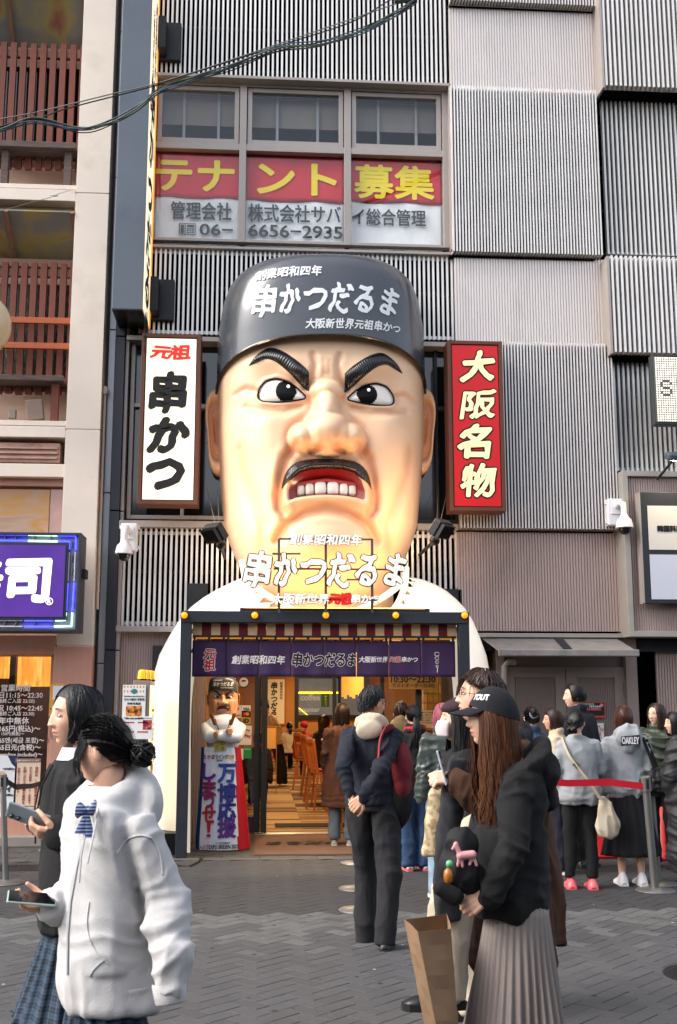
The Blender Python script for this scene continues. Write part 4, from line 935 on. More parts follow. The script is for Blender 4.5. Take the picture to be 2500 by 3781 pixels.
box('purple_face', nx0 + .04, ix1, YN + .018, YN + .028, iz0, iz1, mat_ramp_noise('purple_acrylic', [(.3, '#42247e'), (.55, '#54308e'), (.8, '#642e84')], 1.1, .3, emis=.18), ns)
M_nw = mat('neon_letter', '#f2eee8', .4, emis='#f2eee8', es=.5)
c = U(103, 2142, YN); k = YN * 1.03 / 4100
lettering('司', M_nw, ns, (c.x, YN + .016, c.z), w=150 * k, h=146 * k, bold=.045, brush=.6)
c2 = U(-75, 2142, YN); lettering('寿', M_nw, ns, (c2.x, YN + .016, c2.z), w=150 * k, h=146 * k, bold=.035, brush=.6)
c = U(181, 2220, YN); lettering('R', M_nw, ns, (c.x, YN + .016, c.z), h=13 * k, bold=.05)
MB().tube([(c.x + 12 * k * math.cos(a), YN + .014, c.z + 12 * k * math.sin(a)) for a in np.linspace(0, 2 * math.pi, 20)], .004, 5).build('ring_mark', M_nw, ns)
nblue = mat('neon_blue', '#4a4cff', .3, emis='#3a3cf0', es=1.8); ngrn = mat('neon_green', '#d8ffe0', .3, emis='#b8f0d0', es=1.3); noff = mat('neon_unlit', '#c9c6cc', .25, coat=.3)
def tube_(pts, m): 
    mb = MB(); mb.tube([U(a, b, YN + .05) for a, b in pts], .0105, 8); o = mb.build('neon_tube', m, ns, smooth=True)
for dy in (0, 22):
    tube_([(-90, 1972 + dy), (98, 1975 + dy)], nblue); tube_([(104, 1975 + dy), (212, 1977 + dy)], ngrn)
tube_([(216, 1977), (278, 1978), (281, 1990), (280, 2030)], nblue); tube_([(216, 1998), (256, 1999), (257, 2028)], nblue)
tube_([(279, 2038), (275, 2145)], noff); tube_([(256, 2040), (251, 2146)], noff); tube_([(274, 2152), (267, 2255)], nblue); tube_([(250, 2152), (244, 2255)], nblue)
tube_([(267, 2262), (264, 2312), (200, 2313)], ngrn); tube_([(244, 2262), (241, 2290), (204, 2291)], ngrn)
for dy in (0, 23): tube_([(196, 2291 + dy), (90, 2291 + dy)], nblue); tube_([(84, 2291 + dy), (-90, 2290 + dy)], noff)
mb = MB()
for (a, b) in [(x, y) for x in (-40, 20, 60, 130, 190) for y in (1985, 2303)] + [(x, y) for x in (267,) for y in (2010, 2060, 2110, 2180, 2230)]:
    p = U(a, b, YN + .07); mb.box(p.x - .004, p.x + .004, YN + .04, YN + .1, p.z - .035, p.z + .035)
mb.each('tube_support', mat('steel', '#8d8a86'), ns)
o = MB().box(nx1, nx1 + .05, YN + .15, YN + .3, Z_(300, 2130, YN), Z_(300, 2095, YN)).build('side_spotlight', M_darkm, ns, bevel=.01)

# ------------------------------------------------------------------ neighbour's shop window
YW = 13.5
nw = thing('neighbour_shopfront', 'glazed pink framed shopfront with white opening hours lettering and amber light inside', 'shopfront', (-3.4, YW, 0))
wx1_ = X_(180, 2700, YW); wz1 = Z_(90, 2420, YW)
box('lintel', -8, px0 - .02, 13.36, 13.9, wz1, Z_(90, 2345, 13.36), M_pinkb, nw, bevel=.006)
MB().box(wx1_, px0 - .02, 13.45, 13.9, .3, wz1).build('jamb', M_pinkb, nw, bevel=.006); box('sill', -8, px0 - .02, 13.4, 13.9, .1, .32, M_pinkb, nw, bevel=.01)
box('pane', -8, wx1_, YW, YW + .008, .32, wz1, glass('shop_glass', (.75, .7, .66), .15), nw)
mb = MB(); mb.box(-8, px0, 15.6, 15.7, 0, 3.2).box(px0 - .1, px0, 13.9, 15.6, 0, 3.2).box(-8, px0, 13.9, 15.6, 3.1, 3.2); mb.each('inner_wall', mat('inner_brown', '#2e1c14', .7, var=.3, vs=2), nw)
M_silk = mat_ramp_noise('lit_shade', [(.2, '#b36a18'), (.5, '#e8a23c'), (.8, '#ffd684')], 2.5, .6, (3, 1, .7), emis=1.1, distortion=1.5)
box('lit_shade', X_(62, 2500, 14.3), wx1_ - .02, 14.3, 14.33, Z_(120, 2535, 14.3), Z_(120, 2425, 14.3) + .1, M_silk, nw); box('lit_strip', -8, X_(32, 2500, 14.3), 14.3, 14.33, Z_(10, 2505, 14.3), 2.8, M_silk, nw)
box('inner_post', X_(38, 2500, 14.1), X_(60, 2500, 14.1), 14.05, 14.15, .1, 2.9, mat('post_brown', '#4c2a16', .5, var=.2), nw)
area('inner_lamp', (wx1_ - .6, 14.6, 2.4), .4, 16, (1, .55, .22), par=nw)
M_wt = mat('window_vinyl', '#e9e4df', .6)
c0 = YW * 1.03 / 4100
for s, px, py, w, bd in (('営業時間', 58, 2540, 98, .04), ('日11:15〜22:30', 78, 2567, 148, .04), ('最終ご入店 22:20)', 60, 2589, 126, .03), ('祝 10:45〜22:45', 74, 2614, 154, .04), ('最終ご入店 22:30)', 60, 2636, 124, .03), ('年中無休', 52, 2661, 102, .05),
    ('165円(税込)〜', 74, 2692, 138, .05), ('150円(税抜)〜', 48, 2710, 76, .03), ('65엔(세금 포함)〜', 80, 2735, 154, .035), ('65日元(含税)〜', 72, 2761, 144, .04), ('5yen(tax included)〜', 74, 2788, 152, .03)):
    c = U(px, py, YW); lettering(s, M_wt, nw, (c.x, YW - .002, c.z), w=w * c0, bold=bd * .45)
pp_ = thing('drink_poster', 'beige poster of red vertical writing on the neighbour window behind the belt', 'poster', (-3.5, YW, 1))
c = U(100, 2895, YW - .02); k = c0
box('sheet', c.x - 43 * k, c.x + 43 * k, YW - .02, YW - .014, c.z - 72 * k, c.z + 72 * k, mat('print_e3cdb4', '#e3cdb4', .6), pp_); box('header', c.x - 43 * k, c.x + 43 * k, YW - .022, YW - .0205, c.z + 72 * k, c.z + 86 * k, mat('print_8c6e60', '#8c6e60', .6), pp_); box('footer', c.x - 43 * k, c.x + 43 * k, YW - .022, YW - .0205, c.z - 98 * k, c.z - 72 * k, mat('print_8c6e60', '#8c6e60', .6), pp_)
lettering('法律で決められています', M_wt, pp_, (c.x, YW - .023, c.z + 79 * k), w=76 * k, bold=.03); lettering('20歳未満飲酒・', M_wt, pp_, (c.x + 8 * k, YW - .023, c.z - 80 * k), w=60 * k, bold=.04); lettering('飲酒運転 撲滅!', M_wt, pp_, (c.x + 8 * k, YW - .023, c.z - 91 * k), w=60 * k, bold=.04)
M_red2 = mat('print_a8303a', '#a8303a', .6)
for i, s in enumerate(('当店は、20歳未満の方', 'および自動車・バイク・自転車で', 'お越しの方の酒類の提供を', 'お断りしております。')): lettering(s, M_red2, pp_, (c.x + (30 - i * 20) * k, YW - .021, c.z - (4 if i < 3 else -8) * k), h=(125 if i < 3 else 95) * k, vertical=True, bold=.02)
mb = MB(); mb.ell((c.x - 36 * k, YW - .024, c.z - 86 * k), (5 * k, .001, 8 * k), 10, 6); mb.build('hand_mark', mat('print_d8a030', '#d8a030'), pp_)
dp = thing('menu_poster', 'white menu poster with 193円 prices in the neighbour window at the picture edge', 'poster', (-3.9, YW, 1))
c = U(20, 2900, YW - .02); box('sheet', c.x - 60 * k, c.x + 36 * k, YW - .02, YW - .014, c.z - 102 * k, c.z + 100 * k, mat('print_e6e6ea', '#e6e6ea', .5), dp)
lettering('193円(税込)', M_ink, dp, (c.x + 8 * k, YW - .022, c.z + 55 * k), w=38 * k, bold=.05); lettering('193円(税込)', M_ink, dp, (c.x + 8 * k, YW - .022, c.z - 32 * k), w=38 * k, bold=.05); lettering('角ハイ', M_ink, dp, (c.x - 10 * k, YW - .022, c.z - 12 * k), w=60 * k, bold=.08)
mb = MB(); mb.add([(c.x + 3 * k, YW - .0215, c.z + 100 * k), (c.x + 36 * k, YW - .0215, c.z + 100 * k), (c.x + 36 * k, YW - .0215, c.z + 55 * k), (c.x + 18 * k, YW - .0215, c.z + 72 * k)], [(0, 1, 2, 3)]); mb.build('navy_corner', mat('print_1c2c58', '#1c2c58'), dp)
mb = MB(); mb.ell((c.x - 14 * k, YW - .022, c.z + 28 * k), (18 * k, .001, 20 * k), 14, 6); mb.build('beer_print', mat('print_c9b08c', '#c9b08c', .5, var=.3, vs=20), dp)
yp = thing('yellow_flyer', 'yellow paper flyer with small colourful print on the pink pilaster', 'flyer', (-2.9, 13.28, 1.6)); c = U(207, 2600, 13.28)
box('sheet', c.x - 22 * k, c.x + 26 * k, 13.276, 13.284, c.z - 70 * k, c.z + 70 * k, mat('print_e0a040', '#e0a040', .6), yp); box('white_field', c.x - 12 * k, c.x + 24 * k, 13.273, 13.2755, c.z + 15 * k, c.z + 62 * k, mat('print_e6e6ea', '#e6e6ea'), yp); box('green_band', c.x - 22 * k, c.x + 26 * k, 13.273, 13.2755, c.z - 52 * k, c.z - 40 * k, mat('print_3f8f4a', '#3f8f4a'), yp)
lettering('詳細', M_wt, yp, (c.x - 4 * k, 13.272, c.z - 46 * k), h=9 * k, bold=.05); lettering('時間', mat('print_6a3a8c', '#6a3a8c'), yp, (c.x - 4 * k, 13.275, c.z - 22 * k), h=8 * k, bold=.05)

# ------------------------------------------------------------------ menu box with beacons left of the giant
mx = thing('menu_lightbox', 'upright lit menu box with multilingual cards pinned to its front beside the giant', 'menu stand', (-1.6, 12.3, 0))
YM = 12.2; a, b = U(497, 2700, YM), U(548, 2700, YM); zt_m = Z_(520, 2513, YM)
box('cabinet', a.x - .03, b.x + .0, YM, YM + .6, .05, zt_m, mat('cabinet_taupe', '#8f7f72', .5), mx, bevel=.006)
box('lit_side', b.x + .001, b.x + .012, YM + .03, YM + .58, .3, zt_m - .05, mat('menu_lit', '#efd9b0', .4, emis='#f6d49a', es=.6), mx)
lettering('大阪名物串かつ', mat('menu_gold', '#b98242', .6), mx, (b.x + .0135, YM + .3, zt_m - .95), h=1.4, w=.3, X=(0, 1, 0), vertical=True, bold=.03)
k = YM * 1.03 / 4100
def card(px, py, w, h, nm, lines, Y=YM - .01):
    c = U(px, py, Y); o = box(nm, c.x - w * k / 2, c.x + w * k / 2, Y - .004, Y, c.z - h * k / 2, c.z + h * k / 2, mat('print_e9e7e4', '#e9e7e4', .4), mx)
    for (s, dx, dy, ww, m, bd) in lines: lettering(s, m, o, (c.x + dx * k, Y - .0045, c.z - dy * k), w=ww * k, bold=bd)
    return o, c
cd, c = card(495, 2589, 80, 113, 'language_card', [('Kushikatsu specialty store', 0, -17, 72, M_ink, .02), ('꼬치 커틀릿 전문점', 0, -6, 70, M_ink, .03), ('炸串专卖店', 0, 8, 46, M_ink, .03)])
box('food_photo', c.x - 27 * k, c.x + 27 * k, YM - .0165, YM - .0145, c.z - 53 * k, c.z - 16 * k, mat_ramp_noise('food_print', [(.35, '#2a1d18'), (.5, '#c8772a'), (.65, '#e8b060'), (.8, '#b9482a')], 22, .4), cd)
mb = MB(); rc2 = random.Random(2)
for i in range(14): mb.ell((c.x + (-34 + (i % 7) * 11) * k, YM - .015, c.z + (50 - (i // 7) * 16) * k), (2.5 * k, .0008, 4.5 * k), 8, 5)
mb.build('skewer_prints', mat('print_d8882c', '#d8882c'), cd)
mb = MB(); mb.ell((c.x, YM - .016, c.z + 34 * k), (11 * k, .0008, 9 * k), 14, 6); mb.build('round_badge', mat('print_2a7c7c', '#2a7c7c'), cd)
cd2, c = card(508, 2687, 106, 78, 'takeout_card', [('Take out available', -14, -33, 66, M_ink, .04), ('Price includes taxes', 34, -33, 30, M_ink, .02)], YM - .03)
for i in range(4): box('red_line', c.x + (-48 + (i % 2) * 48) * k, c.x + (-12 + (i % 2) * 48) * k, YM - .0365, YM - .0345, c.z + (16 - (i // 2) * 32) * k, c.z + (20 - (i // 2) * 32) * k, mat('print_b01c34', '#b01c34'), cd2)
box('dish_photo', c.x + 18 * k, c.x + 48 * k, YM - .0365, YM - .0345, c.z - 6 * k, c.z + 26 * k, mat_ramp_noise('dish_print', [(.35, '#241a1c'), (.5, '#a81c4c'), (.65, '#c8772a'), (.8, '#e9e7e4')], 26, .4), cd2)
for i in range(3):
    x, y = X_(504, 2500, YM) + .05 + i * .028, YM + .1 + i * .17
    bt = thing('amber_beacon', ['amber beacon light at the front of the menu box', 'amber beacon light in the middle on the menu box', 'amber beacon light at the back on the menu box'][i], 'beacon', (x, y, zt_m), 'amber beacons on the menu box')
    MB().lathe([(.058, 0), (.058, .02), (.05, .022)], (x, y, zt_m), 20).build('base', mat('lamp_ring', '#6b4a18'), bt, smooth=True)
    MB().lathe([(.05, .022), (.046, .09), (.044, .105), (.03, .118), (.004, .122)], (x, y, zt_m), 20).build('lens', M_amber, bt, smooth=True)

# ------------------------------------------------------------------ right-hand board, screen, cameras, floodlights
YS = 13.0
rb = thing('tenant_board', 'charcoal signboard with two pale panels, the upper one reading 韓国料理', 'sign', (4.9, YS, 3))
a = X_(2372, 2000, YS); zt_b, zb_b = Z_(2450, 1818, YS), Z_(2450, 2228, YS)
box('backboard', a, a + 1.8, YS, YS + .12, zb_b, zt_b, M_iron, rb, bevel=.004); box('edge_strip', a - .02, a - .001, YS, YS + .13, zb_b, zt_b, M_frame, rb)
p0 = X_(2396, 2000, YS); zu1, zu0 = Z_(2450, 1868, YS), Z_(2450, 2030, YS); zl1, zl0 = Z_(2450, 2048, YS), Z_(2450, 2213, YS)
box('upper_panel', p0, p0 + 1.5, YS - .006, YS - .001, zu0, zu1, mat('panel_offwhite', '#cfcac2', .4), rb); box('lower_panel', p0, p0 + 1.5, YS - .006, YS - .001, zl0, zl1, mat('panel_bluewhite', '#c3c6d4', .35), rb)
c = U(2426, 1952, YS); k = YS * 1.04 / 4100; lettering('韓国料理', M_blk, rb, (c.x, YS - .008, c.z), h=22 * k, bold=.06, anchor='l')
ls = thing('led_screen', 'white dotted LED screen showing dark letters SE on the slats above the board', 'screen', (4.9, 12.8, 4.6))
YL = 12.7; a = X_(2418, 1440, YL); z1, z0 = Z_(2450, 1318, YL), Z_(2450, 1558, YL)
box('housing', a - .015, a + 1.2, YL + .012, YL + .13, z0 - .03, z1 + .03, mat('screen_housing', '#3b4040', .5, metal=.3), ls, bevel=.008)
box('screen_face', a, a + 1.18, YL + .002, YL + .011, z0, z1, mat('screen_grey', '#5c5c58', .5), ls)
k = YL * 1.04 / 4100; pd = 9.0 * k; cols = int(.42 / pd) + 5; rows = int((z1 - z0) / pd)
v, f = glyphs('SE'); 
def inglyph(x, z):
    # coarse 5x7 letters
    S = ['01110', '10001', '10000', '01110', '00001', '10001', '01110']; E_ = ['11111', '10000', '10000', '11110', '10000', '10000', '11111']
    i = int(x // 1); 
    for L_, ox in ((S, 0), (E_, 7)):
        if 0 <= x - ox < 5 and 0 <= z < 7: return L_[6 - int(z)][int(x - ox)] == '1'
    return False
mbw = MB()
for r_ in range(rows):
    for c_ in range(cols):
        x, z = a + .02 + c_ * pd, z0 + .01 + r_ * pd
        if inglyph((c_ - 2) / 1.0, (r_ - rows / 2 + 3.5) / 1.0): continue
        mbw.box(x, x + pd * .62, YL - .001, YL + .002, z, z + pd * .62)
mbw.build('led_dots', mat('led_white', '#f4efe2', .5, emis='#fff0d8', es=.55), ls, kind='stuff')
# lamp over the board
lm = thing('sign_lamp', 'grey hooded lamp on a bent arm lighting the ribbed wall above the charcoal signboard', 'lamp', (5, 12.9, 4))
c = U(2490, 1685, 12.75); MB().obox((c.x + .05, 12.75, c.z), (.3, .16, .1), Matrix.Rotation(R(20), 3, 'X')).build('hood', mat('lamp_grey', '#5a626b', .4, metal=.4), lm, bevel=.03)
MB().tube([(c.x, 12.78, c.z - .03), (c.x - .06, 12.95, c.z - .14), (c.x - .08, 13.14, c.z - .2)], .016, 8).build('arm', M_iron, lm, smooth=True)
area('bulb', (c.x + .05, 12.8, c.z - .08), .12, 7, (1, .78, .42), (R(-35), 0, 0), par=lm)
def cctv(px, py, lab, Y=13.25, flip=1):
    c = U(px, py, Y); th = thing('dome_camera', lab, 'camera', c, 'white dome cameras on wall boxes'); Mw = mat('camera_white', '#dcdcde', .3, var=.03, coat=.2)
    mb = MB(); mb.obox(c, (.2, .12, .34)); o = mb.build('wall_box', Mw, th, bevel=.02)
    MB().box(c.x - .06, c.x + .06, c.y - .075, c.y - .061, c.z - .03, c.z + .12).build('mounting_plate', Mw, th, bevel=.004)
    mb = MB()
    for sx in (-1, 1):
        for sz in (-.12, .12): mb.box(c.x + sx * .1, c.x + sx * .118, c.y - .03, c.y + .02, c.z + sz - .02, c.z + sz + .02)
    mb.build('lug', Mw, th, bevel=.003)
    dx = .055 * flip; x = c.x + dx
    mb = MB(); mb.tube([(c.x + dx * .2, c.y - .06, c.z + .06), (c.x + dx * .5, c.y - .16, c.z + .09), (x, c.y - .22, c.z + .07), (x, c.y - .235, c.z - .0), (x, c.y - .235, c.z - .08)], .036, 14); mb.build('arm', Mw, th, smooth=True)
    MB().lathe([(.04, .01), (.05, -.02), (.085, -.06), (.1, -.11), (.105, -.155), (.1, -.16)], (x, c.y - .235, c.z - .07), 24).build('housing', Mw, th, smooth=True)
    MB().lathe([(.074, -.162), (.072, -.185), (.06, -.215), (.035, -.235), (.004, -.243)], (x, c.y - .235, c.z - .07), 20).build('dome', mat('smoked_dome', '#101013', .05, coat=.5), th, smooth=True)
cctv(478, 1985, 'white dome camera on a wall box above the menu box with amber beacons', flip=-.5); cctv(2268, 1893, 'white dome camera on a wall box near the charcoal signboard', flip=.8)
def flood(px, py, sx, lab, target):
    c = U(px, py, 12.05); th = thing('floodlight', lab, 'floodlight', c, 'black floodlights aimed at the giant face'); Mk = mat('flood_black', '#17181a', .5, metal=.2)
    d = (Vector(target) - c).normalized(); up = Vector((0, 0, 1)); x = d.cross(up).normalized(); u2 = x.cross(d); Rm = Matrix((x, d, u2)).transposed()
    mb = MB(); mb.obox(c, (.24, .1, .19), Rm); mb.build('housing', Mk, th, bevel=.012)
    mb = MB()
    for i in range(9): mb.obox(c - d * .07 + x * (-.1 + i * .025), (.006, .06, .17), Rm)
    mb.build('cooling_fin', Mk, th); MB().obox(c + d * .052, (.21, .006, .16), Rm).build('lens', mat('flood_lens', '#fff0c8', .2, emis='#ffd890', es=1.5), th)
    j = U(px + sx * 22, py + 46, 12.25); MB().tube([c - d * .06, j, (j.x, 13.45, j.z)], .02, 8).ell(j, (.06, .05, .06)).build('bracket', Mk, th, smooth=True)
    mb = MB(); mb.tube([c + Vector((0, 0, .08)), U(px - sx * 30, py - 160, 13.4)], .0022, 4).tube([c + Vector((.04 * sx, 0, .08)), U(px + sx * 8, py - 160, 13.4)], .0022, 4); mb.build('safety_wire', mat('steel', '#8d8a86'), th)
    q = d.to_track_quat('-Z', 'Y').to_euler(); area('bulb', c + d * .07, .3, 4.5, (1, .70, .42), q, par=th)
fc = U(1198, 1750, 12.5)
flood(795, 1965, 1, 'black finned floodlight beside the giant chin, under the white lightbox', (fc.x - .35, 12.95, fc.z + .3)); flood(1627, 1950, -1, 'black finned floodlight beside the giant chin, under the red lightbox', (fc.x + .35, 12.95, fc.z + .3))

# overhead cable bundle crossing the facade
Yc = 11.0
def cable(pts, r, m, ph, amp=0):
    P = [U(a, b, Yc) for a, b in pts]; out = []
    for i in range(len(P) - 1):       # catmull-rom
        p0_, p1_, p2_, p3_ = P[max(0, i - 1)], P[i], P[i + 1], P[min(len(P) - 1, i + 2)]
        for s in range(8):
            t = s / 8; q = .5 * ((2 * p1_) + (p2_ - p0_) * t + (2 * p0_ - 5 * p1_ + 4 * p2_ - p3_) * t * t + (-p0_ + 3 * p1_ - 3 * p2_ + p3_) * t ** 3)
            out.append(q + Vector((0, amp * math.cos(ph + i * .8 + t), amp * math.sin(ph * 2 + i * 1.3 + t * 1.3))))
    out.append(P[-1]); mb = MB(); mb.tube(out, r, 6); return mb.build('strand', m, cb, smooth=True)
cb = thing('cable_bundle', 'overhead bundle of black and green cables hung from a twisted wire across the facade', 'cable', (-1, Yc, 8))
Mc = [mat('cable_black', '#15171a', .4), mat('cable_green', '#4d5a4c', .4), mat('cable_blue', '#3f5566', .4)]
msg = [(-300, 500), (0, 440), (155, 410), (400, 350), (615, 298), (1020, 165), (1430, 25), (1700, -70), (3200, -620)]
cable(msg, .0065, mat('messenger_wire', '#7a7a74', .4, metal=.6), 0)
cable([(-300, 545), (0, 470), (130, 442), (250, 400), (560, 320), (615, 300), (1020, 172), (1300, 80), (1460, -10), (1640, -80), (3200, -640)], .007, Mc[0], 1)
base = [(-300, 560), (0, 478), (125, 443), (290, 478), (400, 455), (500, 400), (590, 335), (700, 295), (850, 250), (1025, 180), (1180, 160), (1320, 120), (1450, 60), (1540, 0), (1600, -60), (3200, -650)]
for i in range(6): cable(base, .0058 + .0014 * (i % 3), Mc[(i * 2) % 3], i * 1.1, .026)
mb = MB()
for px, py in ((125, 430), (590, 325), (1025, 170)):
    c = U(px, py, Yc); mb.tube([c + Vector((.03 * math.cos(a), -.03 * math.sin(a * .5), .05 * math.sin(a))) for a in np.linspace(0, 6.3, 14)], .005, 5)
mb.build('hanger_ring', Mc[0], cb)
wr = thing('guy_wire', 'thin steel guy wire with a turnbuckle fixed to the beige beam', 'wire', (-3.6, 12.9, 6)); MB().tube([U(-60, 795, 12.4), U(190, 728, 12.9)], .004, 5).build('wire', mat('steel', '#8d8a86'), wr); MB().ell(U(200, 722, 12.92), (.05, .012, .014), 10, 6).tube([U(210, 718, 12.95), U(268, 699, 13.3)], .005, 5).build('turnbuckle', mat('steel_light', '#c4c2bd', .3, metal=.8), wr)

# notices on the service door
def notice(px, py, w, h, bg, lab, lines, nm='notice', Y=13.50):
    c = U(px, py, Y); k = Y * 1.04 / 4100; th = thing(nm, lab, 'notice', (c.x, Y, c.z)); box('sheet', c.x - w * k / 2, c.x + w * k / 2, Y, Y + .006, c.z - h * k / 2, c.z + h * k / 2, mat('print_' + bg.strip('#'), bg, .5), th)
    for (s, dx, dy, ww, col, bd) in lines: lettering(s, mat('print_' + col.strip('#'), col, .5), th, (c.x + dx * k, Y - .004, c.z - dy * k), w=ww * k, bold=bd)
    return th, c, k
th, c, k = notice(2187, 2621, 92, 56, '#c4402c', 'red and black street smoking ban notice on the service door', [])
box('dark_field', c.x - 42 * k, c.x + 43 * k, 13.497, 13.4995, c.z - 20 * k, c.z + 25 * k, mat('print_1e1a1c', '#1e1a1c'), th)
for s, dx, dy, ww, cl, bd in (('2025年1月27日', -16, -20, 44, '#e9e7e4', .02), ('大阪市内全域', 8, -12, 42, '#e9e7e4', .04), ('路上喫煙禁止', 4, -3, 56, '#d8687c', .06)): lettering(s, mat('print_' + cl.strip('#'), cl), th, (c.x + dx * k, 13.495, c.z - dy * k), w=ww * k, bold=bd)
def nosmoke(th, x, z, r, Y):
    MB().lathe([(r, 0), (r, -.001)], (x, Y, z), 20, 'Y').build('white_disc', mat('print_e9e7e4', '#e9e7e4'), th); mb = MB(); mb.tube([(x + r * .85 * math.cos(a), Y - .003, z + r * .85 * math.sin(a)) for a in np.linspace(0, 6.283, 20)], r * .12, 5).bar((x - r * .6, Y - .003, z + r * .6), (x + r * .6, Y - .003, z - r * .6), r * .2, .002, (0, 1, 0)); mb.build('ban_ring', mat('print_d8201e', '#d8201e'), th); box('cigarette', x - r * .5, x + r * .5, Y - .003, Y - .0015, z - r * .12, z + r * .12, mat('print_1e1a1c', '#1e1a1c'), th)
nosmoke(th, c.x + 34 * k, c.z + 16 * k, 6.5 * k, 13.494)
th, c, k = notice(2212, 2704, 36, 64, '#ded9dd', 'white no smoking notice with red letters below the smoking ban notice', [('辺で', -4, -20, 16, '#1e1a1c', .05), ('を', -10, -8, 9, '#c43038', .07), ('で！', -5, 6, 18, '#c43038', .07), ('ありません。', -2, 18, 24, '#1e1a1c', .02)]); nosmoke(th, c.x + 9 * k, c.z + 10 * k, 7 * k, 13.494)
# ================================================================== THE GIANT COOK'S HEAD (and the small statue made on the same pattern)
def sdpoly(px, py, poly):
    d = np.full(px.shape, 1e9); inside = np.zeros(px.shape, bool); n = len(poly)
    for i in range(n):
        ax, ay = poly[i]; bx, by = poly[(i + 1) % n]; ex, ey = bx - ax, by - ay; wx, wy = px - ax, py - ay
        t = np.clip((wx * ex + wy * ey) / (ex * ex + ey * ey + 1e-9), 0, 1); d = np.minimum(d, np.hypot(wx - ex * t, wy - ey * t))
        c = ((ay <= py) != (by <= py)) & (px < (bx - ax) * (py - ay) / (by - ay + 1e-12) + ax); inside ^= c
    return np.where(inside, -d, d)
def dline(px, py, pl):
    d = np.full(px.shape, 1e9)
    for (ax, ay), (bx, by) in zip(pl, pl[1:]):
        ex, ey = bx - ax, by - ay; wx, wy = px - ax, py - ay; t = np.clip((wx * ex + wy * ey) / (ex * ex + ey * ey + 1e-9), 0, 1); d = np.minimum(d, np.hypot(wx - ex * t, wy - ey * t))
    return d
def smooth_pts(P, n, closed=False):
    P = [np.array(p, float) for p in P]; out = []; m = len(P); rng = range(m if closed else m - 1)
    for i in rng:
        g = (lambda j: P[j % m]) if closed else (lambda j: P[min(max(j, 0), m - 1)])
        for s in range(n):
            t = s / n; a, b, c, d = g(i - 1), g(i), g(i + 1), g(i + 2); out.append(.5 * (2 * b + (c - a) * t + (2 * a - 5 * b + 4 * c - d) * t * t + (-a + 3 * b - 3 * c + d) * t ** 3))
    if not closed: out.append(P[-1])
    return out
HW = np.array([(1150, 376), (1550, 378), (1760, 366), (1905, 353), (1960, 336), (2050, 302), (2120, 264), (2180, 268), (2330, 268)], float)
HB = np.array([(1150, 270), (1400, 292), (1600, 300), (1900, 302), (2020, 296), (2080, 278), (2130, 235), (2190, 195), (2330, 190)], float)
def hw(v): return 1.075 * np.interp(v, HW[:, 0], HW[:, 1])
def hb(v): return np.interp(v, HB[:, 0], HB[:, 1])
EYE_P = [(80, 1470), (98, 1444), (138, 1414), (185, 1399), (225, 1407), (248, 1433), (254, 1460), (238, 1477), (190, 1483), (135, 1480)]
MOUTH_P = [(0, 1731), (60, 1733), (100, 1746), (128, 1775), (141, 1812), (140, 1850), (118, 1838), (60, 1830), (0, 1828), (-60, 1830), (-118, 1838), (-140, 1850), (-141, 1812), (-128, 1775), (-100, 1746), (-60, 1733)]
def tiltv(s, v): return v + .045 * s * np.clip((1600 - v) / 200, 0, 1)
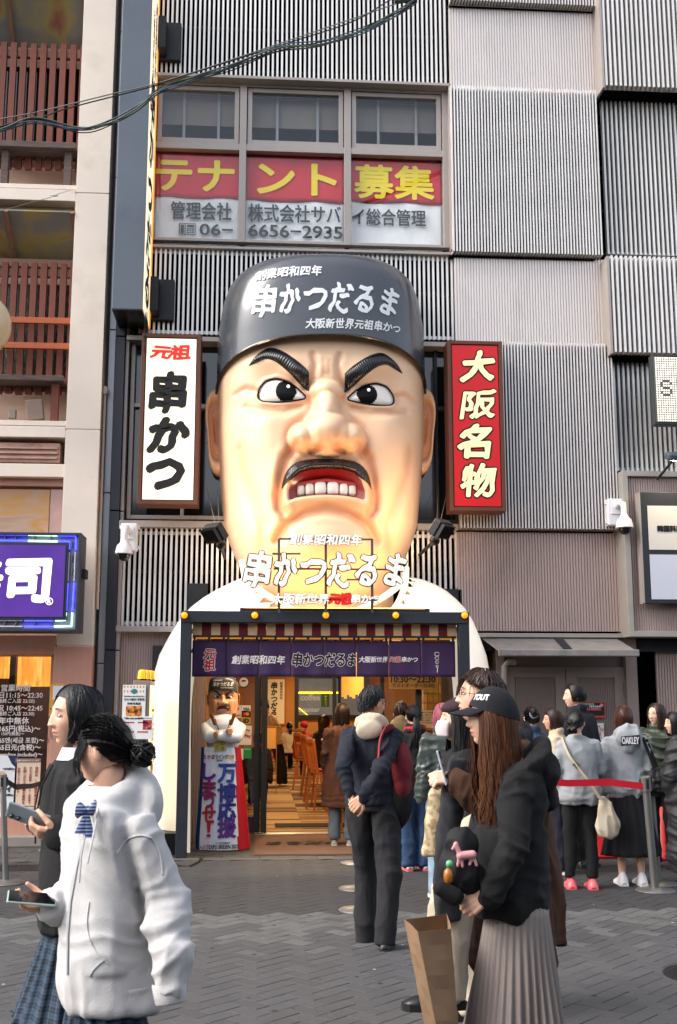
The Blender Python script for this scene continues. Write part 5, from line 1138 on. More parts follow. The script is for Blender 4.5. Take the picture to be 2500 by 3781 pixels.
def relief(s, v):
    """sculpted features over the plain head; s: sideways, v: downwards, both in design units"""
    v = v - .045 * s * np.clip((1600 - v) / 200, 0, 1); A = np.abs(s)
    B = lambda cx, cz, rx, rz, h, pw=.5: h * np.clip(1 - ((A - cx) / rx) ** 2 - ((v - cz) / rz) ** 2, 0, None) ** pw
    Gs = lambda cx, cz, rx, rz, h: h * np.exp(-((A - cx) / rx) ** 2 - ((v - cz) / rz) ** 2)
    nose = np.maximum.reduce([B(0, 1603, 96, 88, 116, .62), B(84, 1618, 58, 60, 80, .62), B(0, 1530, 52, 95, 84, .7), B(0, 1440, 64, 40, 40, .7)])
    d = nose
    d = d + Gs(168, 1450, 125, 60, -26) + Gs(190, 1330, 120, 34, 20) + Gs(120, 1375, 55, 30, 22) + Gs(0, 1350, 34, 55, 14)
    d = d + Gs(232, 1620, 95, 110, 34) + Gs(205, 1760, 55, 90, 22) + Gs(250, 1560, 90, 30, 8) + Gs(0, 1870, 150, 26, 16) + B(0, 2020, 165, 125, 44, .8) + Gs(285, 1960, 60, 80, 18) - Gs(325, 1480, 45, 90, 14) + Gs(330, 1400, 50, 50, 10)
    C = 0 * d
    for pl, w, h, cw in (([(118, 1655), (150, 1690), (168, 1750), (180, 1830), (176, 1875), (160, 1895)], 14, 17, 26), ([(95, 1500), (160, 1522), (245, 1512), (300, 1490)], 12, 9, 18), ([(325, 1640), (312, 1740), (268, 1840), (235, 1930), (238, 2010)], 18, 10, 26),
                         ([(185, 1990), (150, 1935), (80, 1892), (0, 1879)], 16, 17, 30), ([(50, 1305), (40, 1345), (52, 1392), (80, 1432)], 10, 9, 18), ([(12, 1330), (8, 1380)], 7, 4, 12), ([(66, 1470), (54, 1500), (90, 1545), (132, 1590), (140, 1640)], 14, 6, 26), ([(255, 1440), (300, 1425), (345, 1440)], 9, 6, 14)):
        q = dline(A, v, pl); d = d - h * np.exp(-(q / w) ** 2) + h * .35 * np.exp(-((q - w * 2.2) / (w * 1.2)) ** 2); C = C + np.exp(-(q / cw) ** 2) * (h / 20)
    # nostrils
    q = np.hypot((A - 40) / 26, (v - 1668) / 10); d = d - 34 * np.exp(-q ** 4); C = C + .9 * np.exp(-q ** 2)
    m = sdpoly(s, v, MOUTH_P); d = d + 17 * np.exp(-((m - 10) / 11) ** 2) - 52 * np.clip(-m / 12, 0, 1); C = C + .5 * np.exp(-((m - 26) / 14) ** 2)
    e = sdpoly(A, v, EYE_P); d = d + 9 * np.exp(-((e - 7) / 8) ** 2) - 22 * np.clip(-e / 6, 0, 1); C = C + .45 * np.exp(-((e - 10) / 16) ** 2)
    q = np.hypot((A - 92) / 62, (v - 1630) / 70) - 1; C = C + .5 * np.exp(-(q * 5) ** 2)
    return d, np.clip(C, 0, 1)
def base_d(u, v): return hb(v) * np.clip(1 - (np.abs(u) / hw(v)) ** 2.5, 0, 1) ** .46
def surf_d(u, v, feat=True):
    u = np.asarray(u, float); v = np.asarray(v, float); d = base_d(u, v)
    if feat: d = d + relief(u - 9, v)[0] * np.clip((1 - (np.abs(u) / hw(v)) ** 6), 0, 1)
    return d
def blur(a, n):
    for _ in range(n):
        a[1:-1] = (a[:-2] + 2 * a[1:-1] + a[2:]) / 4; a[:, 1:-1] = (a[:, :-2] + 2 * a[:, 1:-1] + a[:, 2:]) / 4
    return a
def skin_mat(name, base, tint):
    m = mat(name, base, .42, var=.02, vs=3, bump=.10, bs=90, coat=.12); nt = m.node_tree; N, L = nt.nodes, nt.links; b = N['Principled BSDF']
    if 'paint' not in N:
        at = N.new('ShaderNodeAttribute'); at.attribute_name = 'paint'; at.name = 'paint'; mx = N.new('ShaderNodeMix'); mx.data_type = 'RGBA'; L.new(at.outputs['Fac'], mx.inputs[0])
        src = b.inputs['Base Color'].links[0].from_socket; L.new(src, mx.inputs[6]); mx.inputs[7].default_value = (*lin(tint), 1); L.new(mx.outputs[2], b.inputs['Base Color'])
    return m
def cook_head(th, mp, unit, nu, nv, skin, skin_c, fine=True, cap_text=True):
    """th: thing; mp(u,v,d) -> world; unit: metres per design unit"""
    th_ = np.linspace(-math.pi / 2, math.pi / 2, nu); vv = np.linspace(1170, 2330, nv); TT, VV = np.meshgrid(th_, vv); UU = hw(VV) * np.sin(TT)
    fd, C = relief(UU - 9, VV); fd = blur(fd * np.clip(1 - (np.abs(UU) / hw(VV)) ** 6, 0, 1), 1 if fine else 1); D = base_d(UU, VV) + fd
    pts = [mp(UU[j, i], VV[j, i], D[j, i]) for j in range(nv) for i in range(nu)]; F = [(j * nu + i, (j + 1) * nu + i, (j + 1) * nu + i + 1, j * nu + i + 1) for j in range(nv - 1) for i in range(nu - 1)]
    n0 = len(pts); paint = list(C.ravel())
    for j in range(nv):
        for i in (0, nu - 1): pts.append(mp(UU[j, i] * .96, VV[j, i], -260)); paint.append(0)
    for j in range(nv - 1): F.append((n0 + 2 * j, n0 + 2 * j + 2, (j + 1) * nu, j * nu)); F.append((j * nu + nu - 1, (j + 1) * nu + nu - 1, n0 + 2 * j + 3, n0 + 2 * j + 1)); F.append((n0 + 2 * j + 1, n0 + 2 * j + 3, n0 + 2 * j + 2, n0 + 2 * j))
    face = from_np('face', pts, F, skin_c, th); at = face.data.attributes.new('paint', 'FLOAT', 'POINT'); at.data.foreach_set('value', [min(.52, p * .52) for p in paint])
    # eyes
    Mw, Mk, Mh = mat('eye_white', '#ece6dc', .12, coat=.6), mat('eye_black', '#050506', .5, spec=.2), mat('eye_glint', '#ffffff', .2, emis='#ffffff', es=.15)
    for sg in (-1, 1):
        out = smooth_pts(EYE_P, 6, True); n = len(out); cen = np.mean(out, 0); K = 22 if fine else 9; P = []; mi = []
        ic = (150, 1444)
        def ep(a, v, lift): s = sg * a; v2 = tiltv(s, v); u = s + 9; return mp(u, v2, float(base_d(u, v2)) + float(relief(np.array([sg * 285.]), np.array([1455.]))[0][0]) * 0 + lift)
        for r in range(K):
            t = 1 - r / K
            for o in out: q = cen + (np.array(o) - cen) * t; P.append(ep(q[0], q[1], -8 + 13 * (1 - t * t)))
        P.append(ep(cen[0], cen[1], 5)); F2 = []
        for r in range(K - 1):
            for i in range(n):
                F2.append((r * n + i, r * n + (i + 1) % n, (r + 1) * n + (i + 1) % n, (r + 1) * n + i)); t = 1 - (r + .5) / K; o = (np.array(out[i]) + np.array(out[(i + 1) % n])) / 2; q = cen + (o - cen) * t
                mi.append(1 if math.hypot(q[0] - ic[0], q[1] - ic[1]) < 39 else 0)
        for i in range(n): F2.append(((K - 1) * n + i, (K - 1) * n + (i + 1) % n, K * n)); mi.append(1 if math.hypot(cen[0] - ic[0], cen[1] - ic[1]) < 39 else 0)
        e = from_np('eye', P, F2, [Mw, Mk], th, midx=mi)
        MB().tube([ep(o[0], o[1], -2) for o in out + out[:1]], 3.2 * unit, 5).build('eyelid_line', Mk, e, smooth=True)
        g = ep(ic[0] + (-8 if sg < 0 else 6), ic[1] - 14, 9); MB().ell(g, (6.5 * unit, 2 * unit, 6.5 * unit), 12, 8).build('glint', Mh, e, smooth=True)
    # brows and moustache: ridged strands
    Mb = mat('hair_black_paint', '#15161a', .28, var=.15, vs=20, coat=.3)
    def strip(name, top, bot, n, m, h, freq, sg, tilt=True, slant=.25):
        T, Bt = smooth_pts(top, 12), smooth_pts(bot, 12); P = []
        for i in range(n + 1):
            t = i / n; a = np.array([np.interp(t * (len(T) - 1), range(len(T)), [p[k] for p in T]) for k in (0, 1)]); 
            for j in range(m + 1):
                w = j / m; tb = min(1, max(0, t + (w - .5) * 0)); b = np.array([np.interp(tb * (len(Bt) - 1), range(len(Bt)), [p[k] for p in Bt]) for k in (0, 1)]); q = a + (b - a) * w; s = sg * q[0]; v = tiltv(s, q[1]) if tilt else q[1]; u = s + 9
                wid = min(1, np.linalg.norm(b - a) / 30); lift = -3 + h * wid * math.sqrt(max(0, 4 * w * (1 - w))) + 1.5 * math.sin((t + slant * .12 * (w - .5)) * freq) * wid * (1 if 0 < j < m else 0)
                P.append(mp(u, v, float(surf_d(u, v)) + lift))
        return from_np(name, P, [(i * (m + 1) + j, i * (m + 1) + j + 1, (i + 1) * (m + 1) + j + 1, (i + 1) * (m + 1) + j) for i in range(n) for j in range(m)], Mb, th)
    for sg in (-1, 1):
        strip('eyebrow', [(294, 1349), (262, 1308), (215, 1279), (170, 1290), (120, 1325), (88, 1350), (66, 1374)], [(294, 1349), (256, 1338), (224, 1330), (186, 1345), (144, 1380), (106, 1414), (66, 1448)], 170 if fine else 30, 8, 17, 210, sg)
    MT = [(-168, 1810), (-163, 1775), (-146, 1735), (-110, 1706), (-60, 1694), (0, 1692), (60, 1694), (110, 1706), (146, 1735), (163, 1775), (168, 1810)]; ML = [(-166, 1812), (-154, 1792), (-131, 1774), (-103, 1752), (-60, 1740), (0, 1736), (60, 1740), (103, 1752), (131, 1774), (154, 1792), (166, 1812)]
    strip('moustache', MT, ML, 240 if fine else 40, 8, 20, 330, 1, False)
    # mouth lining and teeth
    out = smooth_pts(MOUTH_P, 5, True); n = len(out); P = []; K = 8; cen = np.array([0, 1790.])
    for r in range(K):
        t = 1 - r / K
        for o in out: q = cen + (np.array(o) - cen) * t; P.append(mp(q[0] + 9, q[1], float(base_d(q[0] + 9, q[1])) + 10 - 46 * (1 - t ** 3)))
    P.append(mp(9, 1790, float(base_d(9, 1790)) - 36)); F2 = [(r * n + i, r * n + (i + 1) % n, (r + 1) * n + (i + 1) % n, (r + 1) * n + i) for r in range(K - 1) for i in range(n)] + [((K - 1) * n + i, (K - 1) * n + (i + 1) % n, K * n) for i in range(n)]
    mo = from_np('mouth', P, F2, mat('mouth_red', '#9c1f1b', .3, coat=.3, var=.05), th)
    Mt = mat('tooth_white', '#f1ece2', .15, coat=.5); xs = [-120, -97, -66, -33, 12, 57, 90, 112] ; xs = [-112, -80, -46, 0, 46, 80, 112]
    for a, b in zip(xs, xs[1:]):
        c = (a + b) / 2; hgt = 58 - abs(c) * .14; rw, rh = (b - a) / 2 - .6, hgt / 2; cz = 1829 - rh; P = []; nn = 16; RR = [(0.0, 14), (.55, 13), (.85, 9), (1, 0), (1, -22)]
        for (rr, dd) in RR:
            for k in range(nn):
                an = 2 * math.pi * k / nn; ca, sa = math.cos(an), math.sin(an); x = math.copysign(abs(ca) ** .55, ca) * rw * max(rr, .05); z = math.copysign(abs(sa) ** .6, sa) * rh * max(rr, .05)
                P.append(mp(c + x + 9, cz - z, float(base_d(c + x + 9, cz)) - 14 + dd - abs(c) * .06))
        F3 = [(i * nn + k, (i + 1) * nn + k, (i + 1) * nn + (k + 1) % nn, i * nn + (k + 1) % nn) for i in range(len(RR) - 1) for k in range(nn)] + [tuple(range(nn))]
        from_np('tooth', P, F3, Mt, mo)
    MB().tube([mp(9 + x, 1771 + abs(x) * .14, float(base_d(9 + x, 1775)) - 16) for x in range(-118, 119, 12)], 9 * unit, 8).build('gum', mat('gum_red', '#b8423c', .3, coat=.3), mo, smooth=True)
    # ears
    EO = [(0, -170), (34, -160), (52, -120), (56, -60), (50, 0), (46, 60), (40, 120), (22, 158), (-6, 160), (-22, 120), (-26, 40), (-28, -40), (-26, -110), (-14, -155)]
    for sg in (-1, 1):
        out = smooth_pts(EO, 4, True); n = len(out); P = []; prof = [(1.0, -60), (1.0, -14), (.97, 4), (.88, 14), (.78, 6), (.7, -12), (.6, -20), (.5, -10), (.42, -8), (.3, -22), (.12, -34)]; cen = np.array([12, -10.]); pt = []
        for (t, dd) in prof:
            for o in out: q = cen + (np.array(o) - cen) * t; P.append(mp(sg * (398 + q[0]), 1525 + q[1], 20 + dd * 1.3)); pt.append(.5 if dd < -5 and t < .95 else .05)
        F4 = [(r * n + i, r * n + (i + 1) % n, (r + 1) * n + (i + 1) % n, (r + 1) * n + i) for r in range(len(prof) - 1) for i in range(n)] + [tuple((len(prof) - 1) * n + i for i in range(n)), tuple(n - 1 - i for i in range(n))]
        ear = from_np('ear', P, F4, skin_c, th); at = ear.data.attributes.new('paint', 'FLOAT', 'POINT'); at.data.foreach_set('value', pt)
    # cap
    CA = [(0, 386, 318), (.3, 384, 318), (.5, 378, 312), (.7, 362, 300), (.82, 342, 284), (.9, 314, 262), (.95, 284, 238), (.985, 240, 205), (1, 190, 165)]
    def cab(t): return np.interp(t, [c[0] for c in CA], [c[1] for c in CA]), np.interp(t, [c[0] for c in CA], [c[2] for c in CA])
    def vr(ph): return 1242 + 150 * (1 - math.cos(ph)) ** 1.15 if math.cos(ph) > 0 else 1392 + 90 * min(1, -math.cos(ph) * 2)
    def cp(ph, t, out=0):
        a, b = cab(t); a = a * 1.06; s, c = math.sin(ph), math.cos(ph); v = vr(ph) + (898 - vr(ph)) * t
        return mp(math.copysign(abs(s) ** .88, s) * (a + out), v, math.copysign(abs(c) ** .88, c) * (b + out + 6))
    ts = [0, .1, .2, .3, .4, .5, .6, .7, .76, .82, .86, .9, .93, .95, .97, .985, 1]; nph = 120 if fine else 40; phs = [R(-180) + R(360) * i / nph for i in range(nph)]
    P = [cp(ph, t) for t in ts for ph in phs]; n = nph; P.append(mp(0, 885, 0)); F5 = [(r * n + i, r * n + (i + 1) % n, (r + 1) * n + (i + 1) % n, (r + 1) * n + i) for r in range(len(ts) - 1) for i in range(n)] + [((len(ts) - 1) * n + i, (len(ts) - 1) * n + (i + 1) % n, len(P) - 1) for i in range(n)]
    Mcap = mat('cap_lacquer', '#474b52', .26, coat=.35, var=.04, vs=2); cap = from_np('cap', P, F5, Mcap, th)
    MB().tube([cp(ph, 0, 2) for ph in phs] + [cp(phs[0], 0, 2)], 5 * unit, 6).build('cap_rim', mat('cap_rim', '#2c2622', .25, coat=.5), cap, smooth=True)
    Mct = mat('cap_white', '#e8eaec', .4)
    def place_at(cu, cv):
        def f(x, z, d):
            u = cu + x / unit; v = cv - z / unit; ph = 0.0
            for _ in range(6):
                t = (vr(ph) - v) / (vr(ph) - 898); a, b = cab(max(0, min(1, t))); a = a * 1.06; r = max(-.999, min(.999, u / a)); ph = math.asin(math.copysign(abs(r) ** (1 / .88), r))
            return mp(u, v, b * math.cos(ph) ** .88 + 6 + 2.2 + d / unit)
        return f
    if cap_text:
        lettering('創業昭和四年', Mct, cap, (0, 0, 0), w=248 * unit, h=42 * unit, bold=.03, brush=1, place=place_at(1064 - 1198, 1000))
        lettering('串かつだるま', Mct, cap, (0, 0, 0), w=548 * unit, h=118 * unit, bold=.035, brush=1.6, place=place_at(1205 - 1198, 1105))
        lettering('大阪新世界元祖串かつ', Mct, cap, (0, 0, 0), w=356 * unit, h=38 * unit, bold=.03, brush=1, place=place_at(1305 - 1198, 1202))
    return face
giant = thing('giant_cook_figure', 'giant scowling cook bust in a dark cap with open mouth, rising over the shop entrance', 'giant figure', (.75, 12.9, 0))
D0 = 12.50; UN = D0 * 1.02 / 4100
_o = U(1198, 1700, D0); _ex = (U(1208, 1700, D0) - _o) / 10
def gmap(u, v, d):
    p = U(1198 + u, v, D0); return Vector((p.x, D0 + (300 - d) * UN, p.z))
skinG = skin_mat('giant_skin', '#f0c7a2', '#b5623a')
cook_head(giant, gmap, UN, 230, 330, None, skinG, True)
# white shoulders, hollow round the doorway
SIL = [(3060, 545, 1830), (2900, 545, 1832), (2700, 545, 1830), (2600, 549, 1826), (2500, 562, 1814), (2420, 585, 1800), (2350, 622, 1775), (2290, 660, 1750), (2245, 700, 1722), (2210, 745, 1690), (2180, 795, 1655), (2158, 838, 1618), (2142, 872, 1580), (2130, 905, 1530), (2122, 935, 1480), (2118, 1000, 1400)]
P = []; NA = 140; YC = 13.42; NKT = Z_(1198, 2094, 13.0)
for k, (py, xl, xr) in enumerate(SIL):
    a, b = U(xl, py, 13.25), U(xr, py, 13.25); z = (a.z + b.z) / 2 if py < 3050 else 0; hwid = (b.x - a.x) / 2; cx = (a.x + b.x) / 2; bd = 1.02 * min(1, (hwid / 2.0)) ** .9
    for i in range(NA + 1): al = math.pi * i / NA; P.append((cx - hwid * math.copysign(abs(math.cos(al)) ** .82, math.cos(al)), YC - bd * math.sin(al) ** .82, z))
F = []
for k in range(len(SIL) - 1):
    for i in range(NA):
        q = [P[k * (NA + 1) + i], P[(k + 1) * (NA + 1) + i + 1]]; mx_ = (q[0][0] + q[1][0]) / 2; mz = (q[0][2] + q[1][2]) / 2
        if FX0 + .12 < mx_ < FX1 - .12 and mz < FZ - .1: continue
        if mz > FZ - .1 and abs(mx_ - .80) < np.interp(mz, [FZ - .1, NKT - .1], [.66, .97]) and (q[0][1] < 13.3): continue
        F.append((k * (NA + 1) + i, k * (NA + 1) + i + 1, (k + 1) * (NA + 1) + i + 1, (k + 1) * (NA + 1) + i))
P.append((.8, 13.42, P[-1][2])); n = len(SIL) - 1
F += [(n * (NA + 1) + i, n * (NA + 1) + i + 1, len(P) - 1) for i in range(NA) if i < 18 or i >= NA - 18]
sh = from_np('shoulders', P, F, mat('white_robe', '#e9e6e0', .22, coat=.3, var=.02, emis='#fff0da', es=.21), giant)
box('plinth', FX0 - .5, FX0 - .02, 12.5, 13.4, 0, .22, M_darkm, giant); box('plinth', FX1 + .02, FX1 + .5, 12.5, 13.4, 0, .22, M_darkm, giant)
mb = MB()
for (px, py) in ((730, 2200), (600, 2430), (1672, 2220), (1750, 2390)): c = U(px, py, 13.46); mb.box(c.x - .12, c.x + .12, 13.44, 13.6, c.z - .35, c.z + .15)
mb.each('rear_bracket', M_darkm, giant, bevel=.01)
# collar of the robe
mb = MB()
for pts in ([(893, 2070), (905, 2150), (898, 2225), (985, 2290)], [(1500, 2095), (1495, 2160), (1470, 2225), (1420, 2290)], [(905, 2130), (960, 2180), (1060, 2240), (1160, 2290)], [(1495, 2140), (1430, 2195), (1330, 2250), (1250, 2290)]):
    mb.tube([U(a, b, 12.48 + .25 * abs(a - 1198) / 300) for a, b in smooth_pts(pts, 5)], .075, 10, flat=.5)
mb.build('collar', mat('white_robe', '#e9e6e0'), giant, smooth=True)
# warm strip lamp behind the letters, on top of the beam
sl = thing('strip_lamp', 'warm strip lamp lying on the entrance beam under the giant chin', 'lamp', (.75, 12.3, FZ))
MB().box(-.35 + .1, 1.85, 12.24, 12.32, FZ + .002, FZ + .04).build('housing', M_darkm, sl); MB().box(-.3 + .1, 1.8, 12.25, 12.31, FZ + .0405, FZ + .046).build('diffuser', mat('strip_glow', '#ffb050', .5, emis='#ffa040', es=6), sl)
area('bulb', (.78, 12.28, FZ + .06), 2.0, 10, (1, .52, .2), (R(180 - 14), 0, 0), .07, sl)

# free-standing sign letters before the chin
sg_ = thing('brush_sign', 'white brush letters 串かつだるま standing on a bar frame before the giant chin', 'sign', (.75, 12.05, FZ)); YG = 12.08; k = YG * 1.02 / 4100
mb = MB(); Pg = lambda a, b: U(a, b, YG + .05)
for a, b in (((1030, 1990), (1030, 2262)), ((1203, 1995), (1203, 2262)), ((1374, 1990), (1374, 2262)), ((1030, 1990), (1374, 1992)), ((1005, 2045), (1110, 2045)), ((1010, 2100), (1430, 2103)), ((1280, 2140), (1390, 2142)), ((1030, 2215), (1400, 2216))): mb.bar(Pg(*a), Pg(*b), .028, .02)
mb.build('bar_frame', mat('bar_grey', '#5a5862', .4, metal=.5), sg_)
Mlw = mat('letter_white_lit', '#f2efe9', .4, emis='#fff4e0', es=.12); Mlr_ = mat('letter_red_lit', '#c01818', .4, emis='#d01818', es=.25); Med = mat('letter_edge', '#3a1c0a', .5)
for s, px, py, w, h, m, bd, br in (('創業昭和四年', 1203, 1992, 268, 42, Mlw, .035, 1), ('串かつだるま', 1202, 2103, 592, 128, Mlw, .04, 1.6), ('大阪新世界', 1107, 2211, 208, 40, Mlw, .045, 1), ('元祖', 1256, 2211, 82, 40, Mlr_, .045, 1), ('串かつ', 1352, 2211, 106, 36, Mlw, .045, 1)):
    c = U(px, py, YG); lettering(s, Med, sg_, (c.x, YG + .02, c.z), w=w * k, h=h * k, bold=bd + .042, brush=br, extrude=.0); lettering(s, Mlw if m is Mlw else m, sg_, (c.x, YG, c.z), w=w * k, h=h * k, bold=bd, brush=br, extrude=.012)

# ------------------------------------------------------------------ small cook statue wrapped in a banner
st_ = thing('cook_statue', 'small scowling cook statue with crossed arms holding two fried skewers at the entrance', 'statue', (-.55, 12.9, 0))
YT = 12.95; US = YT * 1.03 / 4100 * .137
def smap(u, v, d):
    p = U(823 + u * .137, 2520 + (v - 1060) * .137, YT); return Vector((p.x, YT + (300 - d) * US, p.z))
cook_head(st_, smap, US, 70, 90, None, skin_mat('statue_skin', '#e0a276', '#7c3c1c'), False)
mb = MB(); c = U(823, 2700, YT + .06); tb = Vector((c.x, 13.03, 0))
kk = YT * 1.03 / 4100
def q(px, py, dy=0): p = U(px, py, 12.98 + dy); return p
for (cx, cz, rx, ry, rz) in ((823, 2690, 66, 42, 52), (823, 2740, 58, 42, 50), (823, 2665, 50, 32, 26)): p = q(cx, cz); mb.ell(p, (rx * kk, ry * kk, rz * kk), 20, 14)
for sg in (-1, 1):
    s0, e0, w0 = q(823 + sg * 62, 2690, -.02), q(823 + sg * 50, 2722, -.15), q(823 - sg * 18, 2712 + (6 if sg > 0 else -4), -.25 - (.03 if sg > 0 else 0)); mb.caps(s0, e0, .075, .07, 14); mb.caps(e0, w0, .07, .05, 14)
co, F = remesh(mb, .011, 4); from_np('body', co, F, mat('statue_white', '#e0e3e8', .3, coat=.4, var=.03), st_)
for sg in (-1, 1):
    mb = MB(); b = q(823 - sg * 22 + (2 if sg < 0 else 0), 2708 + (4 if sg > 0 else -8), -.29); mb.ell(b, (.045, .035, .035), 12, 8)
    for k in range(4): mb.caps(b + Vector((-sg * .02, -.03 + k * .002, .022 - k * .016)), b + Vector((sg * .012, -.05, .02 - k * .016)), .011, .01, 8)
    co, F = remesh(mb, .0045, 3); from_np('hand', co, F, mat('statue_hand', '#d8975c', .4, coat=.3), st_)
for sg in (-1, 1):
    b = q(823 - sg * 20, 2700, -.3); t = q(823 + (-sg) * 42, 2640, -.27) if sg else 0
    sk = MB().caps(b + (t - b) * .45, t, .018, .022, 12); o = sk.build('fried_skewer', mat('fried_crumb', '#7c4a24', .8, var=.3, vs=60, bump=1, bs=250), st_, smooth=True); MB().tube([b - (t - b) * .1, b + (t - b) * .5], .004, 6).build('stick', mat('bamboo', '#b98a50', .6), o)
mb = MB(); n = 0
for i in range(-4, 5):
    for j in range(8):
        p = q(823 + i * 4.2, 2676 + j * 4.4, 0); mb.ell((p.x, 12.94 - .125 - .0 * abs(i), p.z), (.0035, .003, .0035), 6, 4)
mb.build('dotted_vest', mat('dot_navy', '#26304a', .5), st_); 
MB().tube([q(795, 2655, -.12), q(800, 2675, -.15), q(810, 2700, -.17)], .006, 6).tube([q(850, 2655, -.12), q(846, 2675, -.15), q(838, 2700, -.17)], .006, 6).build('neck_strap', M_blk, st_)
o, c, k = sticker(813, 2750, 42, 40, '#c8b458', [], Y=12.80, par=st_, nm='sauce_board'); lettering('ソース', M_blk, o, (c.x + 8 * k, 12.797, c.z + 0 * k), h=34 * k, vertical=True, bold=.03); lettering('ご', M_blk, o, (c.x - 10 * k, 12.797, c.z - 8 * k), h=11 * k, bold=.03)
# banner sheath
ban = thing('event_banner', 'white, blue and red event banner wrapped round the cook statue reading 万博応援しまっせ！', 'banner', (-.55, 12.8, 0))
rows_ = [(2758, 743, 888, .16), (2800, 742, 893, .17), (2900, 737, 903, .2), (3000, 730, 914, .24), (3090, 722, 921, .27), (3140, 722, 925, .28)]
P = []; MI = []; nA = 48; bandx = []
for (py, xl, xr, dp) in rows_:
    a, b = U(xl, py, 12.95), U(xr, py, 12.95); cx = (a.x + b.x) / 2; h_ = (b.x - a.x) / 2
    for i in range(nA + 1):
        al = math.pi * i / nA; x = cx - h_ * math.cos(al); y = 12.98 - dp * math.sin(al) ** .6; w = .005 * math.sin(i * .45 + py * .02) + .003 * math.sin(i * 1.1 - py * .05); P.append((x, y + w, max(.015, a.z)))
F = []; 
for r in range(len(rows_) - 1):
    for i in range(nA): F.append((r * (nA + 1) + i, (r + 1) * (nA + 1) + i, (r + 1) * (nA + 1) + i + 1, r * (nA + 1) + i + 1)); t = i / nA; MI.append(1 if t < .17 else (2 if t > .73 - .012 * r else 0))
bo = from_np('sheath', P, F, [mat('banner_cloth_white', '#e3e3ea', .45, var=.03, vs=5, bump=.1, bs=30), mat('banner_cloth_blue', '#123f86', .5), mat('banner_cloth_red', '#b81222', .5)], ban, midx=MI)
s_ = bo.modifiers.new('sub', 'SUBSURF'); s_.levels = 2; s_.render_levels = 2
def by(x, z):   # depth of the sheath front
    t = max(0, min(1, (Z_(823, 2758, 12.95) - z) / (Z_(823, 2758, 12.95) - .02))); h_ = np.interp(t, [0, 1], [.235, .33]); dp = np.interp(t, [0, 1], [.16, .28]); cx = U(820, 2900, 12.95).x; q = max(-.95, min(.95, (x - cx) / h_)); return 12.98 - dp * (1 - q * q) ** .3 - .014
def blet(s, px, py, w, h, m, bd=.03, **kw):
    c = U(px, py, 12.75); kk_ = 12.75 * 1.03 / 4100; lettering(s, m, ban, (0, 0, 0), w=w * kk_ if w else None, h=h * kk_ if h else None, bold=bd, place=lambda x, z, d: (c.x + x, by(c.x + x, c.z + z) - d, c.z + z), **kw)
Mbb = mat('print_20489a', '#20489a', .5); Mbp = mat('print_5a2a7a', '#5a2a7a', .5); Mbr = mat('print_b81c2c', '#b81c2c', .5); Mbn = mat('print_2a2f80', '#2a2f80', .5); Mbm = mat('print_8c2258', '#8c2258', .5)
for s, py, m in (('万', 2856, Mbb), ('博', 2928, Mbn), ('応', 2993, Mbn), ('援', 3057, Mbp)): blet(s, 838, py, 60, 60, m, .045)
for s, py, m, sz in (('し', 2850, Mbp, 52), ('ま', 2913, Mbm, 54), ('っ', 2960, Mbm, 40), ('せ', 3008, Mbr, 52), ('！', 3062, Mbr, 46)): blet(s, 771, py, sz * .85 if s != '！' else 13, sz if s != '！' else 48, m, .045 if s != '！' else .02)
blet('ミナミ', 770, 2796, 38, 14, Mbr, .05); blet('フライング', 812, 2795, 54, 15, M_blk, .04); blet('万博', 852, 2796, 22, 15, mat('print_c9a040', '#c9a040'), .05); blet('2024', 810, 2808, 20, 5, M_blk, .05)
blet('EXPO EKIDEN 2025', 826, 3124, 100, 13, M_blk, .03); blet('大阪・関西万博開催記念', 822, 3110, 50, 5, M_blk, .02); blet('ACN', 747, 3128, 18, 9, Mbn, .01)
mb = MB(); c = U(766, 3124, 12.75); y = by(c.x, c.z) - .003; kk_ = 12.75 * 1.03 / 4100
mb.bar((c.x - 12 * kk_, y, c.z + 6 * kk_), (c.x + 8 * kk_, y, c.z - 0 * kk_), .006, .002, (0, 1, 0)).bar((c.x + 3 * kk_, y - .001, c.z + 18 * kk_), (c.x - 1 * kk_, y - .001, c.z - 16 * kk_), .005, .002, (0, 1, 0)); mb.build('star_mark', Mbr, ban)
